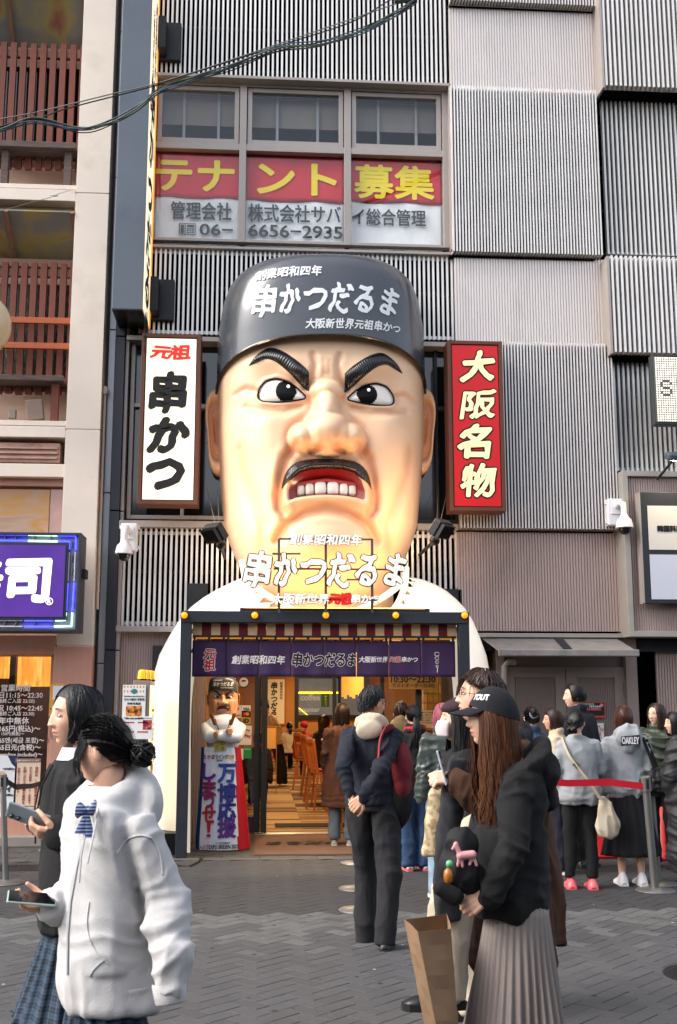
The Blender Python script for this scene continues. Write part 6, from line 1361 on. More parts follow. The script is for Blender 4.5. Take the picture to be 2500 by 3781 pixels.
# ================================================================== PEOPLE
def skin_tone(i=0): return mat('skin_' + str(i), ('#dcac92', '#cf9c80', '#c48f72')[i], .46, var=.09, vs=28, bump=.12, bs=500, sss=.08, spec=.4)
M_lip = mat('lip', '#b9776c', .45); M_eyew = mat('eyeball', '#e8e2dc', .2); M_iris = mat('iris_dark', '#17100d', .15)
def hair_mat(n, c, r=.42): return mat('hair_' + n, c, r, var=.4, vs=30, stretch=(1, 1, .15), spec=.4, bump=.5, bs=180)
H_blk = hair_mat('black', '#0b090a'); H_brn = hair_mat('brown', '#4c2912'); H_dbr = hair_mat('dark_brown', '#2b1912'); H_pink = hair_mat('pink', '#8f4a56', .6); H_gry = hair_mat('grey_black', '#232427', .6)
def rotz(d): return Matrix.Rotation(R(d), 3, 'Z')
def head_geo(k, lvl=1, male=False):
    nt, npz = (110, 84) if lvl > 1 else (64, 50)
    # denser columns near the face
    th = np.linspace(-1, 1, nt, endpoint=False); th = math.pi * (th * .55 + .45 * th ** 3); ph = np.linspace(.02, math.pi - .02, npz)
    T, Pp = np.meshgrid(th, ph); x = .073 * np.sin(Pp) * np.sin(T); cy = np.cos(T); y = np.where(cy > 0, .090, .098) * np.sin(Pp) * cy; z = .114 * np.cos(Pp)
    t = np.clip((-z - .005) / .105, 0, 1); fr = np.clip(cy, 0, 1)
    x = x * (1 - (.30 if male else .36) * t ** 1.7); y = np.where(cy > 0, y * (1 - .04 * t), y * (1 - .5 * t)); y = y + .006 * t
    z = np.where(cy < .1, z + .03 * t * np.clip(.1 - cy, 0, 1), z)
    g = lambda cx, cz, rx, rz, h: h * (np.exp(-((x - cx) / rx) ** 2 - ((z - cz) / rz) ** 2))
    g2 = lambda cx, cz, rx, rz, h: g(cx, cz, rx, rz, h) + g(-cx, cz, rx, rz, h)
    zn = np.clip((.022 - z) / .046, 0, 1); nose = (.003 + .0155 * zn ** 1.2) * np.exp(-(x / (.0085 + .006 * zn)) ** 2) * np.clip((z + .036) / .008, 0, 1) * np.clip((.03 - z) / .01, 0, 1)
    d = nose + g2(.0125, -.026, .0065, .006, .0065) + g2(.031, .010, .016, .011, -.0055) + g2(.028, .034, .02, .008, .003) + g(0, -.0485, .018, .005, .0065) + g(0, -.0615, .015, .0055, .0065) + g(0, -.055, .02, .0018, -.003) + g(0, -.090, .02, .016, .009) + g2(.044, -.018, .018, .02, .004) + g(0, -.074, .014, .006, -.003)
    y = y + d * np.clip(fr * 3 - .4, 0, 1)
    V = np.stack([x, y, z], -1).reshape(-1, 3) * k; n = nt
    F = [(i * n + j, (i + 1) * n + j, (i + 1) * n + (j + 1) % n, i * n + (j + 1) % n) for i in range(npz - 1) for j in range(n)]
    F += [tuple(range(n)), tuple((npz - 1) * n + j for j in range(n - 1, -1, -1))]
    lip = ((np.abs(z + .055) < .0105 * (1 - (x / .024) ** 2)) & (y > .05)).reshape(-1)
    mi = [1 if (len(f) == 4 and lip[f[0]] and lip[f[2]]) else 0 for f in F]
    return V, F, mi
class Person:
    def __init__(s, label, px, Y, h, heading, head=0, nod=0, lvl=1, skin=0, group=None, tilt=0, lean=(0, 0), name='person', head_off=(0, 0)):
        s.x = U(px, 2617, Y).x; s.Y = Y; s.k = h / 1.65; s.hd = heading; s.R = rotz(heading); s.lvl = lvl; s.sk = skin_tone(skin); s.lean = lean
        s.th = thing(name, label, 'person', (s.x, Y, 0), group)
        s.HR = rotz(heading + head) @ Matrix.Rotation(R(nod), 3, 'X') @ Matrix.Rotation(R(tilt), 3, 'Y')
        s.hc = s.L(head_off[0], .035 + head_off[1], 1.535); s.seed = int(abs(px) + Y * 10); s.skp = MB(); s.vox = .009 if lvl > 1 else .012
        k = s.k; sg = {'r': 1, 'l': -1}
        s.J = {}
        for c, g in sg.items(): s.J[c] = dict(sh=s.L(g * .165, 0, 1.345), el=s.L(g * .205, -.03, 1.08), wr=s.L(g * .205, .05, .85), hip=s.L(g * .085, 0, .88), kn=s.L(g * .09, .01, .48), an=s.L(g * .09, -.025, .09))
    def L(s, x, y, z):
        f = max(0, (z - .5)); v = s.R @ Vector((x, y, 0)) * s.k; v = v + (s.R @ Vector((s.lean[0], s.lean[1], 0))) * f
        return Vector((s.x + v.x, s.Y + v.y, z * s.k))
    def D(s, x, y, z): return s.R @ Vector((x, y, z))
    def set(s, side, **kw): s.J[side].update(kw); return s
    def hand(s, side, d=None, n=None, curl=.5, spread=.0, thumb=.6):
        J = s.J[side]; w = J['wr']; k = s.k * .98; d = Vector(d or (J['wr'] - J['el'])).normalized(); n = Vector(n or s.D(-1 if side == 'r' else 1, 0, 0)); n = (n - d * n.dot(d)).normalized(); lat = d.cross(n) * (1 if side == 'r' else -1)
        mb = s.hmb if hasattr(s, 'hmb') else MB(); s.hmb = mb
        mb.caps(w - d * .06 * k, w + d * .01 * k, .026 * k, .024 * k, 10)
        for i, (ln, off) in enumerate(zip((.066, .074, .069, .054), (-1.5, -.5, .5, 1.5))):
            b = w + d * (.082 - abs(off - .3) * .004) * k - lat * off * .0195 * k; mb.caps(w + d * .01 * k - lat * off * .012 * k, b, .0135 * k, .0115 * k, 8); a = b; ang = curl * (.5 + .1 * i)
            for q, fr in enumerate((.45, .31, .24)):
                ax = math.cos(ang), math.sin(ang); dr = d * ax[0] + n * ax[1] - lat * off * spread * .1; e = a + dr.normalized() * ln * fr * k; mb.caps(a, e, (.0095 - .0008 * q) * k, (.0088 - .001 * q) * k, 8); a = e; ang += curl * (1.0 if q == 0 else .7)
        a = w + d * .022 * k + lat * .026 * k
        for q, (ln, r) in enumerate(((.04, .0135), (.032, .011), (.025, .0095))):
            dr = (d * (.75 + .2 * q) + lat * (.75 - .45 * q) + n * thumb * (.5 + .3 * q)).normalized(); e = a + dr * ln * k; mb.caps(a, e, r * k, (r - .0012) * k, 8); a = e
        return s
    def skinbody(s, legs=True, arms=True):
        k = s.k; mb = MB(); nb = s.L(0, -.01, 1.36); hb_ = s.hc + s.HR @ Vector((0, -.022, -.075)) * k
        mb.caps(nb, hb_, .056 * k, .05 * k, 14); mb.caps(s.L(0, 0, 1.28), s.L(0, 0, 1.0), .075 * k, .07 * k, 14); mb.caps(s.L(-.06, 0, 1.32), s.L(.06, 0, 1.32), .035 * k, .035 * k, 12)
        for c in 'rl':
            J = s.J[c]
            if arms: mb.caps(s.L(0, 0, 1.27), J['sh'] + (J['el'] - J['sh']) * .25, .03 * k, .03 * k); mb.caps(J['sh'] + (J['el'] - J['sh']) * .25, J['el'], .03 * k, .032 * k); mb.caps(J['el'], J['wr'], .035 * k, .024 * k)
            if legs: mb.caps(J['hip'] - Vector((0, 0, .02)), J['kn'], .058 * k, .050 * k, 14); mb.caps(s.L(0, 0, 1.0), s.L(0, 0, .86), .06 * k, .06 * k, 12); mb.caps(J['kn'], J['kn'] * .6 + J['an'] * .4, .052 * k, .05 * k, 14); mb.caps(J['kn'] * .6 + J['an'] * .4, J['an'], .05 * k, .033 * k, 14)
        co, F = remesh(mb, s.vox * 1.3, 3); co = co.tolist()
        if hasattr(s, 'hmb'):
            c2, F2 = remesh(s.hmb, .0042, 3); n = len(co); co += c2.tolist(); F += [tuple(i + n for i in f) for f in F2]
        V, F3, mi = head_geo(k, s.lvl); Rn = np.array(s.HR); V = V @ Rn.T + np.array(s.hc); n = len(co); m = [0] * len(F); co += V.tolist(); F += [tuple(i + n for i in f) for f in F3]; m += mi
        ex = MB()
        for sg in (-1, 1):      # ears
            ex.cm = 0; c = s.hp(sg * .0755, -.008, -.002); ex.ell(c, (.010 * k, .017 * k, .030 * k), 12, 10, s.HR @ Matrix.Rotation(R(-12), 3, 'X') @ Matrix.Rotation(R(sg * -22), 3, 'Z')); ex.cm = 4; ex.ell(s.hp(sg * .083, -.004, .0), (.003 * k, .008 * k, .015 * k), 8, 6, s.HR)
            ex.cm = 2; ex.ell(s.hp(sg * .031, .0762, .0095), (.0140 * k, .009 * k, .0066 * k), 12, 8, s.HR); ex.cm = 3; ex.ell(s.hp(sg * .0305, .0818, .0095), (.0062 * k, .004 * k, .0062 * k), 10, 8, s.HR)
            ex.tube([s.hp(sg * (.031 + a * .015), .0835 - abs(a) * .006, .0150 - a * a * .005) for a in (-1, -.5, 0, .5, 1)], [.0006 * k, .0014 * k, .0017 * k, .0016 * k, .0008 * k], 5)
            ex.tube([s.hp(sg * (.031 + a * .02), .0875 - max(0, a) * .008, .0315 + (.003 - a * a * .004)) for a in (-.9, -.5, 0, .5, 1)], [.0012 * k, .0026 * k, .0028 * k, .0022 * k, .0008 * k], 5, flat=.6)
        n = len(co); co += ex.v; F += [tuple(i + n for i in f) for f in ex.f]; m += ex.m
        return from_np('body', co, F, [s.sk, M_lip, M_eyew, M_iris, mat('ear_shade', '#a86a50', .6)], s.th, midx=m)
    def hp(s, x, y, z): return s.hc + s.HR @ (Vector((x, y, z)) * s.k)
    # -------- clothes
    def top(s, m, zb=.86, loose=1.0, hood=False, folds=.010, name='hoodie', flare=0, sleeve=1.0, collar=0, ribs=False, extra=None, widths=None, fs=(7, 7, 3), cuff=True, hoodup=1.0, neckw=1.0):
        k = s.k; mb = MB(); A = (s.D(1, 0, 0), s.D(0, 1, 0)); rg = []
        for z, rx, ry in ((1.415, .058 * neckw, .058), (1.385, .105, .078), (1.35, .165, .095), (1.30, .178, .108), (1.2, .168, .118), (1.08, .16, .115), (.98, .165, .122), (.88, .178, .128), (.75, .185, .135), (.6, .19, .14), (.45, .195, .145), (.3, .2, .15)):
            if z < zb - .02: break
            f = loose + (flare * max(0, 1.1 - z)); q = 1 if z > 1.36 else f
            rg.append((s.L(0, 0, z), rx * q * k, ry * q * k))
        z = rg[-1][0].z / k
        if z > zb + .02: f = loose + flare * max(0, 1.1 - zb); rg.append((s.L(0, 0, zb), .18 * f * k, .13 * f * k))
        if ribs: c, a, b = rg[-1]; rg[-1] = (s.L(0, 0, zb + .05), a, b); rg.append((s.L(0, 0, zb + .04), a * .9, b * .9)); rg.append((s.L(0, 0, zb), a * .88, b * .88))
        mb.loft(rg, 26, axes=A)
        for c in 'rl':
            J = s.J[c]; w = J['wr'] + (J['el'] - J['wr']).normalized() * .01; r0, r1, r2 = .060 * loose * k, .054 * loose * sleeve * k, .043 * loose * sleeve * k
            mb.caps(J['sh'] - Vector((0, 0, .022 * k)) + (s.L(0, 0, 1.2) - J['sh']).normalized() * .015, J['el'], r0, r1, 14); mb.caps(J['el'], w, r1, r2, 14)
            if cuff: d = (J['el'] - w).normalized(); mb.caps(w + d * .02, w - d * .012, .04 * k * (loose + 1) / 2, .037 * k * (loose + 1) / 2, 12)
        if hood:
            for a in np.linspace(-150, 150, 19):
                t = abs(a) / 150; r = (.042 - .012 * t) * hoodup; p = s.L(.098 * math.sin(R(a)), -.015 - .10 * math.cos(R(a)), 1.425 + .03 * math.cos(R(a)) - .085 * t); mb.ell(p, (r * 1.15 * k, r * 1.15 * k, r * 1.25 * k), 12, 8)
            mb.ell(s.L(0, -.125, 1.36), (.135 * hoodup * k, .062 * hoodup * k, .10 * hoodup * k), 16, 12, s.R.to_3x3()); mb.ell(s.L(0, -.135, 1.28), (.07 * k, .045 * k, .075 * k), 14, 10, s.R)
        if collar:
            for a in np.linspace(-165, 165, 19): p = s.L(.072 * math.sin(R(a)), .0 - .062 * math.cos(R(a)), 1.415 + .015 * math.cos(R(a))); mb.ell(p, (.02 * k * collar, .02 * k * collar, .032 * k * collar), 10, 8)
        if extra: extra(mb)
        def pleats(co, nn):
            for c in 'rl':
                J = s.J[c]; pts_ = [np.array(J['sh']), np.array(J['el']), np.array(J['wr'])]
                for (A0, B0, foc, spread) in ((pts_[0], pts_[1], 1.0, .11), (pts_[1], pts_[2], 0.0, .09), (pts_[1], pts_[2], .95, .08), (pts_[0], pts_[1], .08, .07)):
                    e = B0 - A0; L_ = np.linalg.norm(e); e = e / L_; w_ = co - A0; al = w_ @ e; dist = np.linalg.norm(w_ - al[:, None] * e, axis=1)
                    near = np.clip(1.5 - dist / (.075 * loose * k), 0, 1) * ((al > -.03) & (al < L_ + .04)); side = w_ @ np.cross(e, [.3, .5, .8])
                    ph = (al + side * .35) * (46 if spread < .1 else 34) * (1.1 / loose) + vnoise(co * 9, s.seed) * 2.2; rid = (1 - np.abs(np.sin(ph))) ** 1.6 - .4
                    co = co + nn * (rid * near * np.exp(-((al - foc * L_) / spread) ** 2) * min(.016, folds * .95))[:, None]
            hz = np.exp(-((co[:, 2] - (zb + .10) * k) / (.06 * k)) ** 2); ph = co[:, 2] * 55 + vnoise(co * np.array([6, 6, 2]), s.seed + 4) * 4; return co + nn * (((1 - np.abs(np.sin(ph))) ** 1.5 - .35) * hz * folds * .6)[:, None]
        co, F = remesh(mb, s.vox, 4, folds, fs, s.seed, extra=pleats)
        o = from_np(name, co, F, m, s.th); s.topo = o; return o
    def legs(s, m, folds=.008, w=(.092, .072, .062), name='trousers', zt=.98, end=.0):
        k = s.k; mb = MB(); mb.loft([(s.L(0, 0, zt), .13 * k, .1 * k), (s.L(0, 0, .92), .15 * k, .115 * k), (s.L(0, 0, .84), .155 * k, .12 * k)], 22, axes=(s.D(1, 0, 0), s.D(0, 1, 0)))
        for c in 'rl':
            J = s.J[c]; e = J['an'] + (J['kn'] - J['an']).normalized() * end; mb.caps(J['hip'], J['kn'], w[0] * k, w[1] * k, 14); mb.caps(J['kn'], e, w[1] * k, w[2] * k, 14); d = (J['kn'] - e).normalized(); mb.tube([e + d * .1, e - d * .045 * k], [w[2] * k * 1.0, w[2] * k * 1.02], 14)
        co, F = remesh(mb, s.vox, 4, folds, (7, 7, 3.5), s.seed + 3); return from_np(name, co, F, m, s.th)
    def skirt(s, m, zt, zb, r0, r1, pleats=26, amp=.012, name='skirt', yoff=0, sharp=False, waves=0, sway=(0, 0)):
        k = s.k; n = pleats * 8; nz = 16; P = []; UV = []; A = (s.D(1, 0, 0), s.D(0, 1, 0))
        for j in range(nz + 1):
            t = j / nz; z = zt + (zb - zt) * t; c = s.L(sway[0] * t, yoff * t + sway[1] * t, z); e = t ** 1.15
            for i in range(n):
                a = 2 * math.pi * i / n; u = i * pleats / n; f = u - math.floor(u); w = (f * 1.6 - .8 if f < .8 else (1 - f) * 4 * .64 - .48) if sharp else math.sin(2 * math.pi * u + .8 * math.sin(3 * a + t * 2))
                ww = waves * math.sin(5 * a + t * 3 + s.seed) * t; q = (r0 + (r1 - r0) * e) * k * (1 + ww) + amp * k * w * (.04 + .96 * min(1, t * 2.2)); P.append(c + A[0] * (q * math.cos(a)) + A[1] * (q * .78 * math.sin(a))); UV.append((i / n, z))
        F = [(j * n + i, (j + 1) * n + i, (j + 1) * n + (i + 1) % n, j * n + (i + 1) % n) for j in range(nz) for i in range(n)]
        o = from_np(name, P, F, m, s.th); ul = o.data.uv_layers.new(name='uv'); d = []
        for f in F:
            for q, vi in enumerate(f):
                u, v = UV[vi]; 
                if q in (2, 3) and vi % n == 0: u = 1.0
                d += [u, v]
        ul.data.foreach_set('uv', d); sm = o.modifiers.new('s', 'SOLIDIFY'); sm.thickness = .004; return o
    def shoes(s, m, msole, name='shoe', pitch=(0, 0), size=1.0, high=0):
        for c, pt in zip('rl', pitch):
            J = s.J[c]; k = s.k * size; Rm = s.R @ Matrix.Rotation(R(pt), 3, 'X'); a = J['an']; g = lambda x, y, z: a + Rm @ (Vector((x, y, z - .09)) * k)
            mb = MB(); rings = []
            for (y, w, h) in ((-.075, .022, .03), (-.07, .032, .055), (-.045, .037, .08), (-.0, .038, .088), (.04, .04, .078), (.08, .044, .06), (.12, .045, .05), (.155, .038, .042), (.175, .024, .03), (.182, .008, .02)):
                V = [g(w * 1.0 * math.cos(q) if True else 0, y, .022 + max(0, h - .015) * math.sin(q) * (1 + (high if -.07 < y < .03 else 0))) for q in np.linspace(0, math.pi, 10)]; rings.append(V)
            n = 10; mb.add([v for r_ in rings for v in r_], [(i * n + j, i * n + j + 1, (i + 1) * n + j + 1, (i + 1) * n + j) for i in range(len(rings) - 1) for j in range(n - 1)])
            o = mb.build(name, m, s.th, smooth=True)
            sb = MB(); top = []; 
            for (y, w) in ((-.082, .016), (-.078, .032), (-.04, .039), (.02, .037), (.07, .045), (.12, .048), (.16, .04), (.182, .022), (.188, .006)): top.append((y, w))
            pts = [(w, y) for y, w in top] + [(-w, y) for y, w in reversed(top)]; n = len(pts); sb.add([g(x, y, .002) for x, y in pts] + [g(x, y, .030) for x, y in pts], [tuple(range(n)), tuple(range(2 * n - 1, n - 1, -1))] + [(i, i + n, (i + 1) % n + n, (i + 1) % n) for i in range(n)]); sb.build('sole', msole, o)
            lc = MB()
            for q in range(4): lc.tube([g(-.02, .03 + q * .018, .086 - q * .008), g(0, .034 + q * .018, .092 - q * .008), g(.02, .03 + q * .018, .086 - q * .008)], .0025 * k, 4)
            lc.build('lace', msole, o)
    # -------- hair
    def S(s, th, ps, g=1.0):
        th, ps = R(th), R(ps); y = (.092 if math.cos(th) > 0 else .101) * math.sin(ps) * math.cos(th); return Vector((.077 * math.sin(ps) * math.sin(th), y - .002, .118 * math.cos(ps) + .002)) * g
    def hair(s, m, style, L=.13, N=None, fringe=0, tie=(0, -.1, .02), bun=.035, tail=.25, part=0, wave=.006, vol=1.07, side_lock=False, open_=52, inward=.3, recede=0):
        k = s.k; rn = random.Random(s.seed); mb = MB(); N = N or (260 if s.lvl > 1 else 140); H = lambda v: s.hc + s.HR @ (v * k); down = s.HR.inverted() @ Vector((0, 0, -1))
        hl = lambda t: np.interp(abs(t), [0, 35, 60, 90, 120, 180], [50 - recede, 54 - recede, 72 if style != 'short' else 64, 88 if style != 'short' else 70, 108, 118])
        V = []; nt, npp = 36, 12       # scalp shell
        for j in range(npp + 1):
            for i in range(nt): t = -180 + 360 * i / nt; V.append(H(s.S(t, max(.5, hl(t) * j / npp), 1.035 if style != 'short' else 1.03)))
        mb.add(V, [(j * nt + i, (j + 1) * nt + i, (j + 1) * nt + (i + 1) % nt, j * nt + (i + 1) % nt) for j in range(npp) for i in range(nt)])
        wd = .0078 if s.lvl > 1 else .0100
        def lock(P, w=wd, fl=.45): n = len(P); mb.tube([H(p) for p in P], [k * w * (.55 + .45 * math.sin(math.pi * min(1, i / (n - 1) * 1.25))) * (1 if i < n - 1 else .35) for i in range(n)], 5, flat=fl, up=s.HR @ Vector((0, 0, 1)) if i == -1 else (0.1, .2, 1))
        if style in ('bob', 'long', 'mid'):
            for i in range(N):
                sg = 1 if i % 2 else -1; te = open_ + (180 - open_) * ((i // 2) + rn.random()) / (N / 2); ts = te * .35; g0 = vol + rn.uniform(-.035, .05); P = []
                for q in range(8):
                    u = q / 7; ps = 4 + 88 * u; t = ts + (te - ts) * u ** .7; p = s.S(sg * t, ps, 1.02 + (g0 - 1.02) * math.sin(min(1, u * 1.6) * math.pi / 2)); p.x += part * .02 * (1 - u); P.append(p)
                LL = L * rn.uniform(.9, 1.06); base = P[-1]; steps = 7 if L < .2 else 12; ph = rn.uniform(0, 6.28)
                for q in range(1, steps + 1):
                    u = q / steps; inn = 1 - inward * .35 * u if L < .2 else 1 + .06 * u - .12 * u * u; wv = wave * math.sin(u * (5 if L < .2 else 11) + ph) * u; p = Vector((base.x * inn + wv, base.y * inn + wv, base.z)) + down * (LL * u); P.append(p)
                lock(P, wd * (1.15 if N < 500 else .62) * rn.uniform(.7, 1.3))
        if style == 'short':
            for i in range(int(N * 1.5)):
                t = rn.uniform(-180, 180); h_ = hl(t); ps = h_ * math.sqrt(rn.random()) ; P = []; dt = rn.uniform(-14, 14); Ln = rn.uniform(16, 30) * (L / .05)
                for q in range(5): u = q / 4; P.append(s.S(t + dt * u, min(ps + Ln * u, h_ + 6), 1.02 + (vol - 1) * (.5 + .8 * u - .6 * u * u) + rn.uniform(0, .01)))
                lock(P, wd * .9)
        if style in ('bun', 'pony'):
            T = Vector(tie)
            for i in range(N):
                t = -178 + 356 * (i + rn.random()) / N; h_ = hl(t) - rn.uniform(0, 1) ** 2 * 45; a = s.S(t, max(8, h_), 1.03); P = []
                for q in range(8):
                    u = q / 7; p = a.lerp(T, u); rr = (p.x / .079) ** 2 + ((p.y) / .098) ** 2 + (p.z / .119) ** 2; g0 = (1.045 + .02 * math.sin(u * 3.1) + rn.uniform(-.008, .01)) / math.sqrt(max(rr, .05)); P.append(p * g0 if u < .9 else p.lerp(p * g0, .6))
                lock(P, wd)
            if style == 'bun':
                out = T + Vector((T.x, T.y, T.z)).normalized() * bun * .75; mb.ell(H(out), (bun * .9 * k,) * 3, 14, 10)
                for i in range(26):
                    a0 = rn.uniform(0, 6.28); ax = Vector((rn.uniform(-1, 1), rn.uniform(-1, 1), rn.uniform(-1, 1))).normalized(); e1 = ax.orthogonal().normalized(); e2 = ax.cross(e1); lock([out + (e1 * math.cos(a0 + b) + e2 * math.sin(a0 + b)) * bun * (1 + .08 * rn.random()) + ax * bun * .25 for b in np.linspace(0, 3.6, 8)], .006)
            else:
                for i in range(N // 2):
                    o = Vector((rn.uniform(-1, 1), rn.uniform(-1, 1), 0)) * .016; P = []; ph = rn.uniform(0, 6)
                    for q in range(11): u = q / 10; P.append(T + Vector((0, -.05 * math.sin(min(1, u * 2) * 1.57), .0)) + down * (tail * rn.uniform(.97, 1.03) * u ** 1.2) + o * (1 + 1.3 * math.sin(u * 2.6)) + Vector((wave * math.sin(u * 7 + ph), wave * math.cos(u * 6 + ph), 0)) * u)
                    lock(P)
                mb.lathe([(.017 * k, -.006), (.017 * k, .006)], H(T + Vector((0, -.02, 0))), 10)
        if side_lock:
            for sg in (-1, 1):
                for i in range(14):
                    t = 38 + i * 2.2; P = [s.S(sg * (t * .5 + t * .5 * u), 20 + 60 * u, 1.05) for u in np.linspace(0, 1, 6)]; b = P[-1]
                    for u in (.25, .5, .75, 1): P.append(b + down * (side_lock * u * rn.uniform(.8, 1)) + Vector((sg * .012 * math.sin(u * 2.4), .012 * math.sin(u * 3), 0)))
                    lock(P, .0045)
        if fringe:
            for i in range(int(N * .3)):
                t = rn.uniform(-48, 48); e = fringe + rn.uniform(-5, 5) + abs(t) * .15; dt = rn.uniform(-6, 6) + part * 14; P = [s.S(t * .8 + dt * u, 6 + (e - 6) * u, 1.03 + .05 * math.sin(u * 2.6)) for u in np.linspace(0, 1, 8)]; lock(P, wd)
        if s.lvl > 1:
            for i in range(70 if style not in ('bun', 'pony') else 16):      # loose strands
                t = rn.uniform(-175, 175) if style in ('short',) else rn.choice((-1, 1)) * rn.uniform(50, 178); P = []; g0 = vol + rn.uniform(.0, .10 if style in ('bob', 'mid') else .02); p0_ = 66 if style == 'long' else 18; dn = rn.uniform(.02, .09) if style != 'short' else .0; ph = rn.uniform(0, 6)
                for q in range(6): u = q / 5; P.append(s.S(t + rn.uniform(-3, 3) * u + 12 * math.sin(ph) * u, p0_ + (92 - p0_) * u, 1.03 + (g0 - 1.0) * math.sin(u * 2.2)))
                if dn and style != 'bun' and style != 'pony':
                    b = P[-1]
                    for u in (.3, .6, 1): P.append(b + down * (L * u * rn.uniform(.9, 1.15)) + Vector((.02 * math.sin(ph + u * 3), .02 * math.cos(ph + u * 2.5), 0)))
                mb.tube([H(p) for p in P], .0009 * k, 3)
        return mb.build('hair', m, s.th, smooth=True)
    def glasses(s):
        mb = MB(); k = s.k
        for sg in (-1, 1):
            mb.tube([s.hp(sg * (.031 + .019 * math.cos(a)), .097 - .006 * math.cos(a) * 1, .008 + .016 * math.sin(a)) for a in np.linspace(0, 6.283, 18)], .0011 * k, 5); mb.tube([s.hp(sg * .050, .091, .012), s.hp(sg * .076, .05, .012), s.hp(sg * .078, -.01, .008)], .0012 * k, 5)
        mb.tube([s.hp(-.012, .1, .012), s.hp(0, .104, .014), s.hp(.012, .1, .012)], .001 * k, 5); return mb.build('glasses', mat('glasses_metal', '#2a2420', .3, metal=.6), s.th, smooth=True)
    def cord(s, pts, r, m, name): return MB().tube([s.L(*p) for p in pts], r, 6).build(name, m, s.th, smooth=True)
def cloth(n, c, var=.08, r=.9, bump=.35, bs=260, **kw): return mat('cloth_' + n, c, r, var=var, vs=14, bump=bump, bs=bs, **kw)
C_white = cloth('white_grey', '#bdbbbb', .03); C_black = cloth('black', '#0e0d0f', .15); C_navy = cloth('navy', '#161925', .12); C_dkgrey = cloth('charcoal', '#1d1c1e', .15); C_brown = cloth('cord_brown', '#4f2c1a', .12); C_grey = cloth('heather_grey', '#8f9295', .08); C_denim = cloth('denim', '#243a58', .2); C_ldenim = cloth('light_denim', '#7b919f', .15)
C_cream = cloth('cream', '#bcae98', .05); C_beige = cloth('beige', '#b8a68c', .06); C_leather = mat('grey_leather', '#3f4642', .32, var=.15, vs=5, bump=.15, bs=60, coat=.15); C_camel = cloth('camel_brown', '#4a3020', .1); C_olive = mat('puffer_green', '#2c3426', .45, var=.1, vs=5); C_puff = mat('puffer_black', '#121215', .6, var=.1, vs=5); C_red = cloth('red', '#8a1018', .05); C_staff = cloth('staff_tan', '#a8865c', .05)
plaid = mat_check('skirt_plaid', '#080f1b', '#4c6a86', 30); S_white = mat('sole_white', '#d9d7d4', .5); S_blk = mat('sole_black', '#1a1a1b', .6)
shade_scarf = mat_check('scarf_plaid', '#26262a', '#8a8a8c', 12)

# ---- student in the black hoodie, phone in hand
p = Person('student with straight black hair in a black zip hoodie and blue plaid skirt, looking at nothing, phone raised', 318, 4.25, 1.665, 106, head=16, lvl=2, head_off=(0, .0)); p.th['label'] = 'student with loose straight black hair, black hoodie and plaid skirt, holding a phone'
w = U(228, 3085, 3.98); p.set('l', el=U(352, 3110, 4.1), wr=w); p.set('r', el=p.L(.19, .02, 1.07), wr=U(215, 3060, 4.28))
p.hand('l', d=(-1, -.05, .15), n=(0.1, .5, .8), curl=.75, thumb=.9).hand('r', d=(-1, .1, .1), n=(0, -.6, .7), curl=.6)
p.skinbody(); p.top(C_black, .80, 1.2, hood=True, name='hoodie', ribs=True, sleeve=1.15, folds=.012); p.hair(H_blk, 'bob', L=.085, open_=56, inward=.5, vol=1.08, part=.5, N=560)
p.skirt(plaid, .84, .50, .135, .27, 18, .022, sharp=True); p.cord([(-.04, .115, 1.37), (-.045, .15, 1.3), (-.05, .165, 1.2), (-.05, .165, 1.1)], .0035, C_black, 'drawstring'); p.cord([(.04, .115, 1.37), (.045, .15, 1.3), (.05, .165, 1.2), (.045, .165, 1.12)], .0035, C_black, 'drawstring')
MB().loft([(p.L(0, .02, 1.43), .06, .06), (p.L(0, .025, 1.385), .075, .072)], 20, False).build('shirt_collar', mat('shirt_white', '#dfe2e8', .7), p.th, smooth=True)
def phone(c, d, n, lab, back, scr, cams=True):
    c = Vector(c); d = Vector(d).normalized(); n = Vector(n); n = (n - d * n.dot(d)).normalized(); x = d.cross(n); Rm = Matrix((x, d, n)).transposed()
    th = thing('phone', lab, 'phone', c); MB().obox(c, (.073, .15, .009), Rm).build('case', back, th, bevel=.006); MB().obox(c + n * .0048, (.066, .142, .0006), Rm).build('screen', scr, th)
    if cams: 
        for i, (a, b) in enumerate(((.018, .052), (.018, .028))): q = c - n * .0045 + x * a + d * b; mb = MB(); mb.caps(q, q - n * .002, .009, .008, 12); mb.build('camera_lens', mat('lens_black', '#101014', .1, coat=.5), th, smooth=True)
    return th
M_scr = mat('phone_screen', '#0c0d10', .05, coat=.5)
phone(w + Vector((-.115, -.005, .065)), (-.92, -.05, .34), (.2, .75, .55), 'pale grey phone with two round cameras held up by the dark haired student', mat('phone_case_pale', '#8e9aa0', .25, coat=.3), M_scr)

# ---- student in the white hoodie, hair in a bun
p = Person('student with hair in a bun, pale grey hoodie and striped bow, holding out a phone', 436, 3.75, 1.555, 118, head=-42, nod=-2, lvl=2, head_off=(0, .045), lean=(0, .05))
hc_ = U(384, 2772, 3.72); p.hc = hc_
p.set('l', sh=U(540, 3030, 3.60), el=U(612, 3320, 3.62), wr=U(622, 3620, 3.55)); p.set('r', sh=U(400, 3000, 3.88), el=U(330, 3290, 3.85), wr=U(195, 3345, 3.72)); p.set('l', hip=p.L(-.085, 0, .88))
p.hand('r', d=(-1, -.12, .06), n=(.1, -.35, .9), curl=.62, thumb=.8)
p.skinbody()
def ex(mb):
    a = U(624, 3640, 3.55); mb.caps(a + Vector((0, 0, .09)), a, .062, .052, 14); mb.loft([(U(428, 3715, 3.72), .145, .13), (U(425, 3690, 3.72), .155, .14), (U(422, 3600, 3.73), .165, .15), (U(430, 3450, 3.74), .155, .145)], 24)
